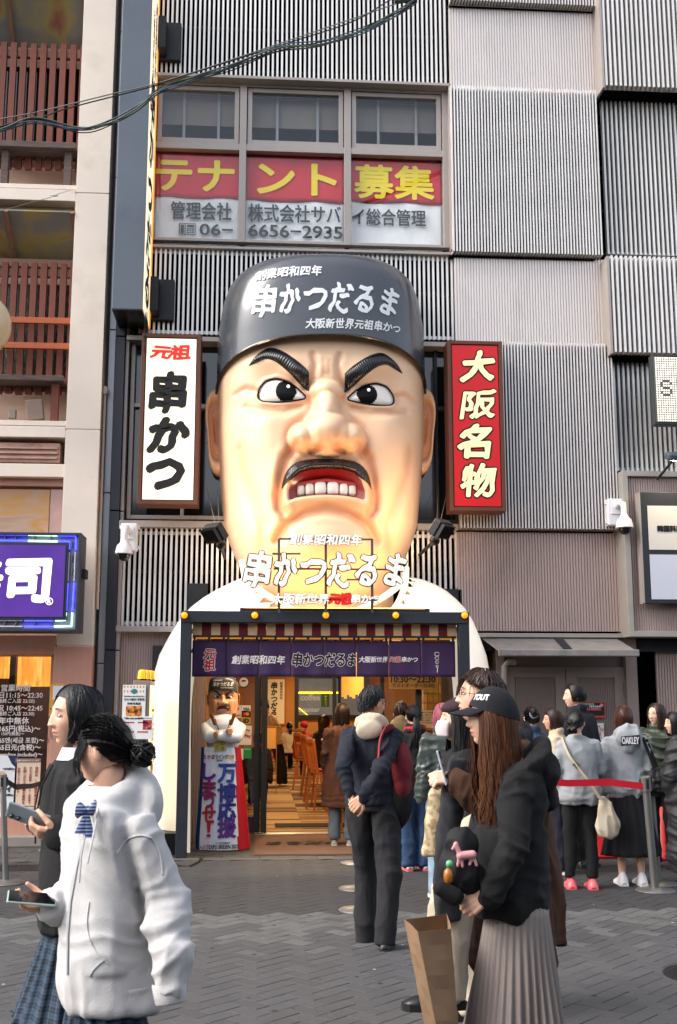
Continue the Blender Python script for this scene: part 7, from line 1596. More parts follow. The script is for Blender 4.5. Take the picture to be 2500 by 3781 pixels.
p.top(C_white, .84, 1.06, hood=True, name='hoodie', ribs=False, sleeve=1.3, folds=.012, fs=(5.5, 5.5, 2.6), extra=ex, hoodup=1.28)
p.hair(H_blk, 'bun', tie=(0, -.108, -.012), bun=.042, side_lock=.12); p.skirt(plaid, .82, .42, .13, .23, 18, .02, sharp=True)
mb = MB()
mb.tube([U(345, 2955, 3.63), U(318, 3060, 3.56), U(300, 3160, 3.53), U(292, 3260, 3.52)], .0035, 6).tube([U(365, 2970, 3.6), U(350, 3060, 3.53), U(322, 3190, 3.5)], .0035, 6); mb.each('drawstring', C_white, p.th, smooth=True)
MB().tube([U(312, 3080, 3.555), U(285, 3200, 3.53), U(262, 3330, 3.52), U(252, 3450, 3.52), U(250, 3600, 3.53)], .005, 6).build('zip', mat('zip_grey', '#a9a9ab', .5), p.th, smooth=True)
c = U(322, 2990, 3.56); Mrib = mat_ramp_noise('striped_ribbon', [(.42, '#161f3c'), (.5, '#8090bc')], 30, .5, (.15, .15, 1), kind='WAVE'); Mrib.node_tree.nodes['Wave Texture'].bands_direction = 'Z'
bt_ = MB()
for sx, tx, tz in ((-1, -.034, .0), (1, .027, .008)):
    for j, (f, hh) in enumerate(((0, .010), (.35, .024), (.7, .036), (1, .026))): pass
    bt_.loft([(c + Vector((tx * f, -.004, tz * f)), .010 + .0 * hh, hh) for f, hh in ((.05, .006), (.35, .017), (.75, .026), (1.0, .018))], 12, axes=(Vector((0, 1, 0)), Vector((.1, 0, 1))))
bt_.ell(c, (.012, .012, .014), 10, 8)
for tx, ln in ((-.018, .07), (.010, .082)): bt_.loft([(c + Vector((tx * f, -.004 - .004 * f, -ln * f)), .004, .006 + .012 * f) for f in (.05, .4, .8, 1.0)], 10, axes=(Vector((0, 1, 0)), Vector((1, 0, 0))))
bt_.build('bow_tie', Mrib, p.th, smooth=True)
def ribband(name, pa, pb, ra, rb, m, par, n=60, flat=.8):
    pa, pb = Vector(pa), Vector(pb); t = (pb - pa).normalized(); x = t.cross(Vector((0, 1, 0))).normalized(); y = t.cross(x); V = []
    for q, (u, g) in enumerate(((0, .94), (.08, 1), (.92, 1), (1, .93), (1, .8))):
        c_ = pa.lerp(pb, u)
        for i in range(n * 2): a = math.pi * i / n; r = (ra + (rb - ra) * u) * g * (1 + (.012 if i % 2 else -.012)); V.append(c_ + x * (r * math.cos(a)) + y * (r * flat * math.sin(a)))
    N2 = n * 2; return from_np(name, V, [(q * N2 + i, q * N2 + (i + 1) % N2, (q + 1) * N2 + (i + 1) % N2, (q + 1) * N2 + i) for q in range(4) for i in range(N2)], m, par)
ribband('hem_band', U(418, 3625, 3.735), U(414, 3708, 3.73), .166, .152, C_white, p.th, 80, .9)
ribband('cuff', U(624, 3625, 3.55), U(632, 3705, 3.545), .052, .046, C_white, p.th, 34, .85)
ribband('cuff', U(232, 3322, 3.76), U(196, 3340, 3.72), .043, .038, C_white, p.th, 30, .85)
# kangaroo pocket and seams
sm = MB()
for pts_ in ([(330, 3330), (322, 3420), (345, 3500), (400, 3560)], [(388, 3540), (350, 3575), (330, 3605)], [(432, 3150), (470, 3100), (520, 3085), (560, 3095)], [(560, 3095), (590, 3150), (600, 3230)]):
    P_ = []
    for a_, b_ in smooth_pts(pts_, 6):
        o_ = Vector((0, 0, EYE)); d_ = ray(a_, b_).normalized(); hit, loc, nrm, idx = p.topo.ray_cast(o_, d_); P_.append(loc - d_ * .0015 if hit else U(a_, b_, 3.5))
    sm.tube(P_, .0028, 5)
sm.each('seam', C_white, p.th, smooth=True)
MB().loft([(U(395, 2900, 3.70), .062, .058), (U(400, 2955, 3.68), .078, .07)], 20, False).build('shirt_collar', mat('shirt_white', '#dfe2e8', .7), p.th, smooth=True)
phone(U(118, 3318, 3.66), (-.93, -.2, .12), (.08, -.32, .94), 'phone with a dark screen in the outstretched hand of the student in the pale hoodie', mat('phone_case_mint', '#9fb4ac', .3, coat=.3), M_scr, False)

# ---- grey-haired man with hands clasped behind him
p = Person('older man in a navy jacket and cream hood, hands clasped behind his back', 1372, 7.9, 1.72, -14, head=-42, nod=-6, lvl=2, skin=1)
c = U(1300, 2968, 7.55); p.set('l', sh=p.L(-.17, 0, 1.35), el=U(1268, 2830, 7.62), wr=U(1296, 2935, 7.58)); p.set('r', sh=p.L(.17, 0, 1.35), el=U(1400, 2850, 7.55), wr=U(1340, 2945, 7.52))
p.hand('l', d=(.15, -.05, -1), n=(1, .3, 0), curl=.8).hand('r', d=(-.75, 0, -.65), n=(.2, .9, -.2), curl=.9)
p.set('r', kn=U(1440, 3250, 7.75), an=U(1425, 3462, 7.7)); p.set('l', kn=U(1350, 3230, 8.0), an=U(1345, 3470, 7.95)); p.skinbody(legs=False)
def exm(mb): pass
p.top(C_navy, .86, .99, name='jacket', folds=.010, sleeve=1.0, flare=.12); p.legs(cloth('pinstripe', '#1b1a1d', .25), w=(.095, .078, .066)); p.shoes(mat('shoe_black', '#101011', .35), S_blk, pitch=(0, 0))
mb = MB()
for a in np.linspace(-140, 140, 17): t = abs(a) / 140; mb.ell(p.L(.085 * math.sin(R(a)), -.01 - .078 * math.cos(R(a)), 1.415 + .02 * math.cos(R(a)) - .03 * t), (.036, .036, .048), 12, 8)
mb.ell(p.L(-.0, -.108, 1.365), (.10, .04, .07), 14, 10, p.R)
co, F = remesh(mb, .01, 4, .006, seed=4); from_np('hood', co, F, C_cream, p.th); p.hair(H_gry, 'short', L=.05, vol=1.05, recede=10)
bp_ = thing('backpack', 'dark red and black backpack worn on the side of the man with clasped hands', 'backpack', (p.x + .25, 7.6, .9))
mb = MB(); mb.ell(U(1478, 2830, 7.85), (.085, .1, .17), 16, 12).ell(U(1482, 2900, 7.85), (.07, .09, .12), 14, 10); co, F = remesh(mb, .01, 3, .006, seed=8); from_np('red_pocket', co, F, cloth('dark_red', '#6a1a22', .1), bp_)
mb = MB(); mb.ell(U(1470, 2945, 7.9), (.11, .12, .21), 16, 12).ell(U(1500, 2880, 7.95), (.07, .08, .14), 12, 9); co, F = remesh(mb, .012, 3, .006, seed=9); from_np('black_body', co, F, C_black, bp_)
sp = [U(1398, 2800, 7.62), U(1402, 2740, 7.655), U(1418, 2698, 7.70), U(1440, 2690, 7.80), U(1452, 2720, 7.90)]
MB().tube(smooth_pts(sp, 5), .036, 8, flat=.22, up=(1, 0, 0)).build('shoulder_strap', cloth('strap_red', '#8c2b30', .08), bp_, smooth=True)
mb = MB(); mb.ell(U(1478, 2985, 7.95), (.075, .07, .1), 14, 10); co, F = remesh(mb, .012, 2, .014, seed=12); o = from_np('cloth_bag', co, F, cloth('mustard', '#6b5320', .15), None); tag(o, 'mustard cloth bag hanging below the backpack of the man with clasped hands', 'bag')
# ---- woman in the brown corduroy coat in the alcove
p = Person('woman in a long brown corduroy coat with dark shoulder length hair, standing on the doormat', 1264, 13.1, 1.60, -8); p.skinbody(); p.top(C_brown, .44, 1.12, name='coat', flare=.35, folds=.012, fs=(9, 9, 1.6), cuff=False); p.legs(cloth('grey_trousers', '#6b7374', .1), w=(.08, .075, .075), end=.04); p.shoes(mat('clog_beige', '#b0a594', .6), S_white); p.hair(H_dbr, 'bob', L=.13, inward=.2)
# ---- queue
p = Person('woman with a black ponytail, red tartan scarf, black jacket and dark jeans', 1530, 11.2, 1.58, 8, head=-4); p.skinbody(legs=False); p.top(C_black, .92, 1.15, name='jacket', folds=.012, collar=1.3); p.legs(C_denim, w=(.09, .08, .085)); p.shoes(mat('trainer_white', '#d8d4d6', .4), mat('sole_pink', '#d86a70', .5)); p.hair(H_blk, 'pony', tie=(0, -.112, .0), tail=.30, wave=.012)
mb = MB()
for a in np.linspace(0, 360, 22): mb.ell(p.L(.085 * math.sin(R(a)), -.07 * math.cos(R(a)), 1.415 + .01 * math.sin(R(a * 2))), (.035, .035, .04), 10, 8)
co, F = remesh(mb, .012, 3, .008, seed=5); o = from_np('scarf', co, F, mat_ramp_noise('tartan_red', [(.44, '#1c1012'), (.5, '#a31c22')], 11, .9), p.th)
p = Person('woman with dusty pink hair, slouchy grey leather jacket and light jeans', 1642, 9.6, 1.60, 14, head=-20); p.skinbody(legs=False); p.top(C_leather, .97, 1.32, name='leather_jacket', folds=.02, collar=1.1, fs=(5, 5, 4), ribs=True); p.legs(C_ldenim, w=(.1, .095, .09)); p.shoes(mat('trainer_teal', '#3f8f86', .5), S_white); p.hair(H_pink, 'bob', L=.12, inward=-.2)
p = Person('person in a dark blue denim jacket with a scrunchie on a dark bun', 1962, 11.2, 1.56, -10, head=10); p.skinbody(legs=False); p.top(C_denim, .86, 1.15, name='denim_jacket', collar=1.4); p.legs(C_black); p.shoes(mat('shoe_black', '#101011'), S_white); p.hair(H_blk, 'bun', tie=(0, -.1, .05), bun=.04)
MB().tube([p.hp(.035 * math.cos(a), -.112, .05 + .035 * math.sin(a)) for a in np.linspace(0, 6.28, 14)], .012, 6).build('scrunchie', mat('scrunchie', '#9aa0b8', .6, var=.5, vs=60), p.th, smooth=True)
p = Person('older woman with glasses, dark fringe and beige coat, facing left in the queue', 2052, 10.9, 1.55, 70, head=20, skin=1); p.skinbody(legs=False); p.top(C_beige, .72, 1.12, name='coat', collar=1.3); p.legs(C_navy); p.shoes(mat('canvas_green', '#1f6a4c', .7), S_white); p.hair(H_dbr, 'bob', L=.09, fringe=58, open_=62); p.glasses()
p = Person('tall young man with black hair in a navy shirt jacket, looking left over the queue', 2132, 11.3, 1.80, 30, head=58, skin=0); p.skinbody(legs=False); p.top(C_navy, .80, 1.15, name='shirt_jacket', collar=1.2); p.legs(C_black); p.shoes(mat('shoe_black', '#101011'), S_blk); p.hair(H_blk, 'mid', L=.045, fringe=52, open_=66, N=150)
p = Person('woman in a pale grey sweatshirt with a cream shoulder strap and pink trainers', 2128, 10.05, 1.535, -8, head=-22); p.set('r', el=p.L(.22, .06, 1.1), wr=p.L(.12, .2, 1.05)); p.set('l', an=p.L(-.11, -.02, .09), kn=p.L(-.1, 0, .48)); p.skinbody(legs=False); g_ = p; p.top(C_grey, .77, 1.12, name='sweatshirt', ribs=True, folds=.010, neckw=1.15); p.legs(C_black, w=(.082, .064, .05), end=.05); p.shoes(mat('trainer_pink', '#e0646a', .4, coat=.2), mat('sole_coral', '#d8585c', .5), size=1.3); p.hair(H_blk, 'pony', tie=(-.0, -.112, -.01), tail=.09, wave=.01)
pts = [p.L(-.13, .06, 1.38), p.L(-.15, -.06, 1.37), p.L(-.10, -.155, 1.22), p.L(.0, -.178, 1.08), p.L(.10, -.175, .95), p.L(.17, -.14, .84)]; st2 = thing('shoulder_bag', 'cream shoulder bag on a wide strap worn by the woman in the grey sweatshirt', 'bag', p.L(.2, -.1, .6)); MB().tube(smooth_pts(pts, 5), .03, 8, flat=.2, up=p.D(0, -1, 0)).build('strap', C_cream, st2, smooth=True)
MB().obox(p.L(-.045, -.183, 1.15), (.06, .012, .05), p.R @ Matrix.Rotation(R(35), 3, 'Y')).build('buckle', mat('buckle', '#8c8478', .3, metal=.7), st2, bevel=.003)
mb = MB(); mb.loft([(p.L(.20, -.11, .86), .03, .03), (p.L(.22, -.11, .76), .07, .04), (p.L(.24, -.1, .62), .105, .045), (p.L(.24, -.1, .50), .10, .04), (p.L(.24, -.1, .47), .08, .03)], 18); co, F = remesh(mb, .012, 3, .012, seed=6); from_np('pouch', co, F, C_cream, st2)
p = Person('woman with brown bobbed hair in a heather grey hoodie printed OAKLEY and a black skirt', 2305, 10.2, 1.575, -6, head=-16); p.skinbody(legs=True); p.top(C_grey, .80, 1.16, hood=True, name='hoodie', ribs=True, folds=.012); p.skirt(cloth('skirt_black', '#111013', .2), .84, .27, .17, .27, 16, .012, name='long_skirt', waves=.05); p.shoes(mat('trainer_white', '#d8d4d6'), S_white, high=.4, size=1.2); p.hair(hair_mat('chestnut', '#3c1d10'), 'bob', L=.085, inward=.5)
c = p.L(0, -.205, 1.335); rx = p.D(1, 0, 0); MB().add([c + rx * a + Vector((0, -.003, b)) for a, b in ((-.085, -.05), (.09, -.035), (.085, .05), (-.08, .035))], [(0, 1, 2, 3)]).build('print_block', C_black, p.th); lettering('OAKLEY', mat('print_c9c9cc', '#c9c9cc', .8), p.th, c + Vector((0, -.004, 0)), w=.15, h=.06, X=rx, bold=.06)
bg = thing('quilted_bag', 'black quilted bag hanging from the shoulder of the woman in the OAKLEY hoodie', 'bag', p.L(.24, -.05, .9)); MB().tube([p.L(.12, .05, 1.37), p.L(.15, -.07, 1.36), p.L(.19, -.13, 1.2), p.L(.24, -.12, 1.05)], .016, 6, flat=.3).tube([p.L(.16, .05, 1.36), p.L(.19, -.05, 1.34), p.L(.23, -.08, 1.2), p.L(.28, -.08, 1.05)], .016, 6, flat=.3).build('strap', C_black, bg, smooth=True); mb = MB(); mb.ell(p.L(.27, -.08, .95), (.12, .07, .13), 14, 10); co, F = remesh(mb, .012, 2, .012, (16, 16, 16), 3); from_np('pouch', co, F, C_puff, bg)
def puffer(mb_obj): pass
p = Person('woman with round glasses and long brown hair in a green puffer jacket, facing the street', 2425, 11.2, 1.60, 150, head=-28); p.skinbody(legs=False); p.top(C_olive, .82, 1.45, name='puffer_jacket', folds=.016, fs=(3, 3, 12), collar=1.8); p.legs(C_black); p.shoes(mat('shoe_black', '#101011'), S_blk); p.hair(H_dbr, 'bob', L=.14, open_=50, inward=.1); p.glasses()
p = Person('girl with dark hair mostly hidden behind the black puffer coat at the edge', 2500, 10.3, 1.52, 80, head=15); p.skinbody(legs=False); p.top(C_navy, .82, 1.2, name='jacket'); p.legs(C_black); p.hair(H_blk, 'bob', L=.12, fringe=60)
p = Person('person in a long black quilted puffer coat cut off by the edge of the picture', 2572, 8.6, 1.62, -15); p.skinbody(legs=False); p.top(C_puff, .34, 1.4, hood=True, name='puffer_coat', folds=.011, fs=(2.5, 2.5, 12), sleeve=1.15, flare=.1); p.hair(hair_mat('auburn', '#5a2a14'), 'bob', L=.16); p.legs(C_black); p.shoes(mat('shoe_black', '#101011'), S_blk)
p = Person('customer in a grey hoodie under a tan jacket waiting at the serving window', 1480, 12.2, 1.62, -5); p.skinbody(legs=False); p.top(cloth('tan_jacket', '#6a5636', .1), .85, 1.2, hood=True, name='jacket'); p.legs(C_black); p.hair(H_dbr, 'short')
# ---- masked woman, man with glasses, woman in the cap
p = Person('woman in a plum beret and pale face mask with long black hair', 1712, 6.1, 1.62, 88, head=4, nod=4); p.skinbody(legs=False); p.top(C_black, .55, 1.2, name='coat', flare=.2); p.legs(C_cream, w=(.11, .105, .10)); p.shoes(mat('shoe_black', '#101011'), S_blk); p.hair(H_blk, 'long', L=.36, open_=62, wave=.01)
mb = MB(); mb.ell(p.hp(0, -.02, .085), (.118, .118, .052), 22, 12, p.HR @ Matrix.Rotation(R(-14), 3, 'X')); mb.ell(p.hp(0, -.0, .06), (.088, .1, .03), 20, 8, p.HR); co, F = remesh(mb, .008, 3, .003); from_np('beret', co, F, cloth('plum', '#2c1a20', .1), p.th)
V = [];
for j in range(9):
    for i in range(15): a = R(-62 + 124 * i / 14); z = -.005 - .085 * j / 8; rr = 1 + .12 * math.sin(j / 8 * math.pi) * math.cos(a); V.append(p.hp(.080 * math.sin(a) * (1 - .2 * j / 8), (.096 * math.cos(a) + .012) * rr, z))
mk = MB().add(V, [(j * 15 + i, (j + 1) * 15 + i, (j + 1) * 15 + i + 1, j * 15 + i + 1) for j in range(8) for i in range(14)]).build('face_mask', mat('mask_pink', '#cdbcbc', .8), p.th, smooth=True); q = mk.modifiers.new('s', 'SOLIDIFY'); q.thickness = .002
p = Person('man with glasses and tousled dark hair in a brown coat and grey scarf', 1858, 5.15, 1.735, 92, head=-2, nod=8, lvl=2, head_off=(0, .02)); p.hc = U(1800, 2580, 5.15) - Vector((.0, 0, 0)); p.hc = U(1772, 2578, 5.15)
p.set('l', sh=U(1820, 2790, 4.98), el=U(1775, 2960, 4.85), wr=U(1680, 2880, 4.86), kn=U(1668, 3290, 5.0), hip=U(1760, 3080, 5.05), an=U(1650, 3640, 5.0)); p.set('r', el=p.L(.2, 0, 1.07)); p.hand('l', d=(-.95, .0, .1), n=(.1, .5, -.7), curl=1.5)
p.skinbody(legs=False); 
p.top(C_camel, .42, 1.12, name='coat', flare=.28, folds=.01, fs=(7, 7, 1.8), collar=1.5, extra=lambda mb: mb.loft([(U(1935, 2900, 5.2), .11, .09), (U(1975, 3200, 5.2), .12, .09), (U(1985, 3490, 5.2), .13, .09)], 20)); p.legs(C_cream, w=(.09, .09, .088)); p.shoes(mat('shoe_black', '#101011'), S_blk); p.hair(H_dbr, 'short', L=.085, vol=1.17, fringe=50, N=260); p.glasses()
mb = MB(); mb.loft([(U(1690, 2800, 4.95), .04, .04), (U(1668, 2950, 4.9), .05, .04), (U(1655, 3150, 4.9), .055, .04), (U(1655, 3400, 4.92), .055, .035)], 16)
for a in np.linspace(0, 360, 20): mb.ell(p.L(.095 * math.sin(R(a)), -.09 * math.cos(R(a)) + .01, 1.40 + .015 * math.sin(R(a * 2))), (.045, .045, .045), 10, 8)
co, F = remesh(mb, .01, 3, .01, (10, 10, 3)); from_np('scarf', co, F, cloth('scarf_grey', '#2b2b2f', .3), p.th)
phone(U(1634, 2835, 4.86), (-.25, .1, 1), (.97, -.25, .1), 'clear cased phone held by the man with glasses', mat('phone_clear', '#a9b2bc', .15, coat=.4), M_scr)
p = Person('woman in a black cap with very long brown hair, black sweatshirt and pleated grey skirt', 1890, 4.5, 1.615, 96, head=-3, nod=3, lvl=2, head_off=(0, .03)); p.hc = U(1815, 2660, 4.5)
p.set('l', sh=U(1905, 2900, 4.36), el=U(1900, 3130, 4.30), wr=U(1800, 3305, 4.30)); p.set('r', sh=U(1850, 2900, 4.64), el=U(1770, 3120, 4.66), wr=U(1690, 3190, 4.5)); p.hand('l', d=(-.8, .15, -.5), n=(.2, .9, -.2), curl=.7)
p.skinbody(legs=True, arms=False)
def ex2(mb): mb.loft([(U(1885, 3385, 4.48), .135, .13), (U(1885, 3340, 4.48), .158, .15), (U(1885, 3250, 4.48), .163, .155), (U(1895, 3050, 4.49), .145, .14)], 24)
p.top(C_black, .86, 1.0, hood=True, name='sweatshirt', sleeve=1.3, folds=.012, fs=(5.5, 5.5, 3), extra=ex2, hoodup=.95); p.hair(H_brn, 'long', L=.40, open_=46, wave=.016, vol=1.06, N=620)
p.skirt(mat('pleat_grey', '#7c726d', .55, var=.06, vs=8, bump=.2, bs=120, stretch=(1, 1, .1)), .86, .06, .15, .30, 34, .010, name='pleated_skirt', waves=.11, sway=(0, .03))
V = []; nt = 40      # cap
for j in range(11):
    for i in range(nt): t = -180 + 360 * i / nt; V.append(p.hc + p.HR @ (p.S(t, max(.5, np.interp(abs(t), [0, 60, 120, 180], [66, 74, 86, 90]) * j / 10), 1.16) * p.k))
cpo = MB().add(V, [(j * nt + i, (j + 1) * nt + i, (j + 1) * nt + (i + 1) % nt, j * nt + (i + 1) % nt) for j in range(10) for i in range(nt)]).build('cap', cloth('cap_black', '#14141a', .1), p.th, smooth=True)
V = [];
for j in range(7):
    for i in range(17): a = R(-58 + 116 * i / 16); u = j / 6; V.append(p.hp(.088 * math.sin(a) * (1 - .08 * u), .098 * math.cos(a) + .085 * u * math.cos(a * .9), .048 - .012 * (1 - math.cos(a)) * 3 * .6 - .028 * u))
pk = MB().add(V, [(j * 17 + i, j * 17 + i + 1, (j + 1) * 17 + i + 1, (j + 1) * 17 + i) for j in range(6) for i in range(16)]).build('peak', cloth('cap_black', '#14141a'), cpo, smooth=True); q = pk.modifiers.new('s', 'SOLIDIFY'); q.thickness = .004
MB().ell(p.hp(0, -.002, .138), (.008, .008, .005), 10, 6).build('button', cloth('cap_black', '#14141a'), cpo)
lettering('YOUT', mat('thread_white', '#e0e0e0', .7), cpo, (0, 0, 0), w=.085, h=.024, bold=.06, place=lambda x, z, d: p.hc + p.HR @ (p.S(-(40 + x / .09 * 57.3), 50 - z / .115 * 57.3, 1.17 + d * 8) * p.k))
# her bag with charms
hb_ = thing('black_bag', 'slouchy black bag held in front by the woman in the cap, hung with charms', 'bag', U(1690, 3200, 4.3)); mb = MB()
for (px, py, r) in ((1700, 3120, .085), (1690, 3200, .10), (1725, 3240, .085)): mb.ell(U(px, py, 4.33), (r * .8, .05, r * .85), 14, 10)
co, F = remesh(mb, .01, 3, .012, seed=3); from_np('pouch', co, F, mat('bag_black', '#0c0b0d', .75, var=.2), hb_); MB().caps(U(1625, 3280, 4.3), U(1680, 3310, 4.3), .028, .035, 12).build('glove', C_black, hb_, smooth=True)
hs = MB(); Yh = 4.225; q = lambda a, b: U(a, b, Yh)
hs.caps(q(1700, 3160), q(1745, 3155), .016, .016).caps(q(1698, 3155), q(1683, 3118), .010, .009).caps(q(1684, 3116), q(1672, 3135), .009, .006)
for a, b, c_, d in ((1696, 3165, 1690, 3198), (1703, 3165, 1708, 3200), (1742, 3165, 1735, 3192), (1748, 3160, 1760, 3195)): hs.caps(q(a, b), q(c_, d), .0075, .006, 8)
co, F = remesh(hs, .0035, 2); o = from_np('horse_charm', co, F, mat('charm_pink', '#c98f92', .35), None); tag(o, 'pink leather horse charm hanging on the black bag', 'charm')
o = MB().lathe([(.004, .03), (.014, .02), (.018, .0), (.014, -.02), (.004, -.028)], U(1655, 3235, 4.22), 14).build('amber_charm', mat('charm_amber', '#a8661c', .3, coat=.4), None, smooth=True); tag(o, 'round amber coloured charm below the green bead on the black bag', 'charm')
o = MB().ell(U(1660, 3190, 4.22), (.014, .012, .014), 12, 8).build('green_charm', mat('charm_green', '#5fae7c', .3, coat=.4), None, smooth=True); tag(o, 'small green bead charm on the black bag beside the pink horse', 'charm')
# brown paper bag
pb = thing('paper_bag', 'tall creased brown paper bag carried beside the grey pleated skirt', 'bag', U(1560, 3700, 4.55)); M_kraft = mat('kraft', '#957659', .8, var=.06, vs=6, bump=.15, bs=40)
A_, B_, C_, D_ = U(1492, 3395, 4.45), U(1542, 3440, 4.28), U(1665, 3430, 4.40), U(1650, 3375, 4.62); E1, F1, G1, H1 = U(1580, 3850, 4.40), U(1628, 3880, 4.26), U(1700, 3880, 4.36), U(1690, 3850, 4.52)
mb = MB(); nz = 8
for (a, b, c, d) in ((A_, B_, E1, F1), (B_, C_, F1, G1), (C_, D_, G1, H1), (D_, A_, H1, E1)):
    V = []
    for j in range(nz + 1):
        t = j / nz
        for i in range(5): u = i / 4; V.append((a.lerp(c, t)).lerp(b.lerp(d, t), u) + Vector((.004 * math.sin(j * 2.1 + i), .008 * math.sin(u * 3.14) * math.sin(j * 1.9), 0)) * (0 if i in (0, 4) else 1))
    mb.add(V, [(j * 5 + i, (j + 1) * 5 + i, (j + 1) * 5 + i + 1, j * 5 + i + 1) for j in range(nz) for i in range(4)])
o = mb.build('sheet', M_kraft, pb); q = o.modifiers.new('s', 'SOLIDIFY'); q.thickness = .0015
tb2 = MB(); mbx = U(1612, 3050, 5.3); tb2.loft([(mbx + Vector((0.01, 0, .17)), .03, .03), (mbx + Vector((0, 0, .02)), .05, .035), (mbx - Vector((0.01, 0, .13)), .06, .035)], 14); co, F = remesh(tb2, .012, 2, .01); o = from_np('tote_bag', co, F, mat_ramp_noise('monogram_cloth', [(.45, '#8f7a5a'), (.55, '#b8a684')], 40, .7), None); tag(o, 'beige patterned tote bag hanging in front of the man with glasses', 'bag')
# ---- people inside the shop
def inside(lab, px, Y, h, hd, tm, hm, hs='short', zb=.8, drop=0, **kw):
    q = Person(lab, px, Y, h, hd, head=kw.get('head', 0), nod=kw.get('nod', 0), lean=kw.get('lean', (0, 0))); 
    if drop:
        q.L0 = q.L; k0 = drop; q.L = lambda x, y, z: q.L0(x, y, z) - Vector((0, 0, k0)); q.hc = q.hc - Vector((0, 0, k0))
        for c in 'rl':
            for n in q.J[c]: q.J[c][n] = q.J[c][n] - Vector((0, 0, k0))
        for c in 'rl': g = 1 if c == 'r' else -1; q.J[c]['kn'] = q.L(g * .1, .38, .86); q.J[c]['an'] = q.J[c]['kn'] * 1; q.J[c]['an'] = Vector((q.J[c]['kn'].x, q.J[c]['kn'].y, .08))
    q.skinbody(legs=False); q.top(tm, zb, 1.15, name='shirt'); q.legs(C_black); q.hair(hm, hs, **{a: b for a, b in kw.items() if a in ('L', 'tail', 'tie', 'fringe')}); return q
q = inside('waiter in a tan shirt and black cap leaning over a table inside', 1040, 22.5, 1.66, 62, C_staff, H_blk, lean=(0, .35), nod=-25)
MB().ell(q.hp(0, -.01, .05), (.086, .102, .075), 18, 12, q.HR).build('cap', C_black, q.th, smooth=True)
q = inside('diner in a red cap and red jacket sitting by the rear window', 1122, 26.0, 1.62, 190, C_red, H_blk, drop=.42, nod=-20); MB().ell(q.hp(0, .01, .05), (.088, .112, .078), 18, 12, q.HR).build('cap', C_red, q.th, smooth=True)
inside('diner with a black ponytail sitting with her back to the door', 1070, 28.0, 1.56, 10, C_cream, H_blk, 'pony', drop=.42, tail=.2)
inside('diner with long dark hair in a black jacket at the counter', 1192, 18.4, 1.64, -50, C_black, H_dbr, 'long', drop=.22, L=.12)
inside('diner in dark clothes sitting behind the sliding door stile', 955, 18.0, 1.6, 0, C_dkgrey, H_blk, 'short', drop=.44)
# ================================================================== FURNITURE AND STREET THINGS
M_chair = mat('chair_wood', '#a4602c', .4, var=.15, vs=6, stretch=(6, 6, 1), bump=.05); M_cush = mat('cushion_red', '#8c141c', .6)
def chair_t(lab, x, y, hd, seat=.46, hback=.95):
    th = thing('wooden_chair', lab, 'chair', (x, y, 0), 'wooden chairs inside the shop'); Rm = rotz(hd); W = lambda a, b, c: Vector((x, y, 0)) + Rm @ Vector((a, b, c))
    for sx in (-1, 1):
        MB().bar(W(sx * .19, .18, 0.012), W(sx * .18, .16, seat), .034).build('leg', M_chair, th, bevel=.004); MB().bar(W(sx * .2, -.24, 0.012), W(sx * .18, -.17, seat), .034).build('leg', M_chair, th, bevel=.004); MB().bar(W(sx * .18, -.17, seat), W(sx * .18, -.24, hback), .034).build('back_post', M_chair, th, bevel=.004)
    MB().obox(W(0, 0, seat + .01), (.4, .38, .03), Rm).build('seat', M_chair, th, bevel=.006); MB().obox(W(0, 0, seat + .045), (.37, .35, .04), Rm).build('cushion', M_cush, th, bevel=.015)
    MB().bar(W(-.18, -.235, hback - .02), W(.18, -.235, hback - .02), .03, .07).build('top_rail', M_chair, th, bevel=.006)
    for i in range(5): MB().bar(W(-.12 + i * .06, -.18, seat + .03), W(-.12 + i * .06, -.23, hback - .05), .014).build('spindle', M_chair, th)
    for sx in (-1, 1): MB().bar(W(sx * .19, -.22, .2), W(sx * .19, .17, .2), .02).build('stretcher', M_chair, th)
x = lambda px, Y: U(px, 2800, Y).x
for lb, a_, b_, hd_, st_h, hb_h in (('spindle backed wooden chair behind the diner with the ponytail', 1085, 2832, 0, .46, .95), ('wooden chair with a jacket on it far inside by the waiter', 1008, 2882, -75, .46, .95), ('tall wooden counter chair with a red cushion, furthest along the row', 1140, 2918, -70, .55, 1.05), ('tall wooden counter chair, third from the door', 1172, 2944, -75, .55, 1.05), ('tall wooden counter chair, second from the door', 1188, 2966, -75, .55, 1.05), ('tall wooden counter chair nearest the door', 1200, 2990, -75, .55, 1.05)):
    g_ = UG(a_, b_); chair_t(lb, g_.x, g_.y, hd_, st_h, hb_h)
YTB = 25.2; tb_ = thing('dining_table', 'small wooden table with bottles before the diner in the red cap', 'table', (x(1118, YTB), YTB, 0)); MB().box(x(1095, YTB), x(1165, YTB), 24.9, 25.6, .70, .74).build('tabletop', M_chair, tb_, bevel=.005)
for a in (x(1098, YTB), x(1162, YTB)):
    for b in (24.95, 25.55): box('leg', a - .02, a + .02, b - .02, b + .02, .012, .70, M_chair, tb_)
for i, (px, m, lb) in enumerate(((1122, mat('bottle_green', '#1f3a24', .15, coat=.4), 'dark green bottle on the table of the diner in the red cap'), (1131, mat('jar_orange', '#c8702c', .3, coat=.3), 'orange jar on the table of the diner in the red cap'))):
    o = MB().lathe([(.03, 0), (.03, .1), (.012, .15), (.012, .19)], (x(px, 25.1), 25.1, .74), 14).build(('bottle', 'jar')[i], m, None, smooth=True); tag(o, lb, ('bottle', 'jar')[i])
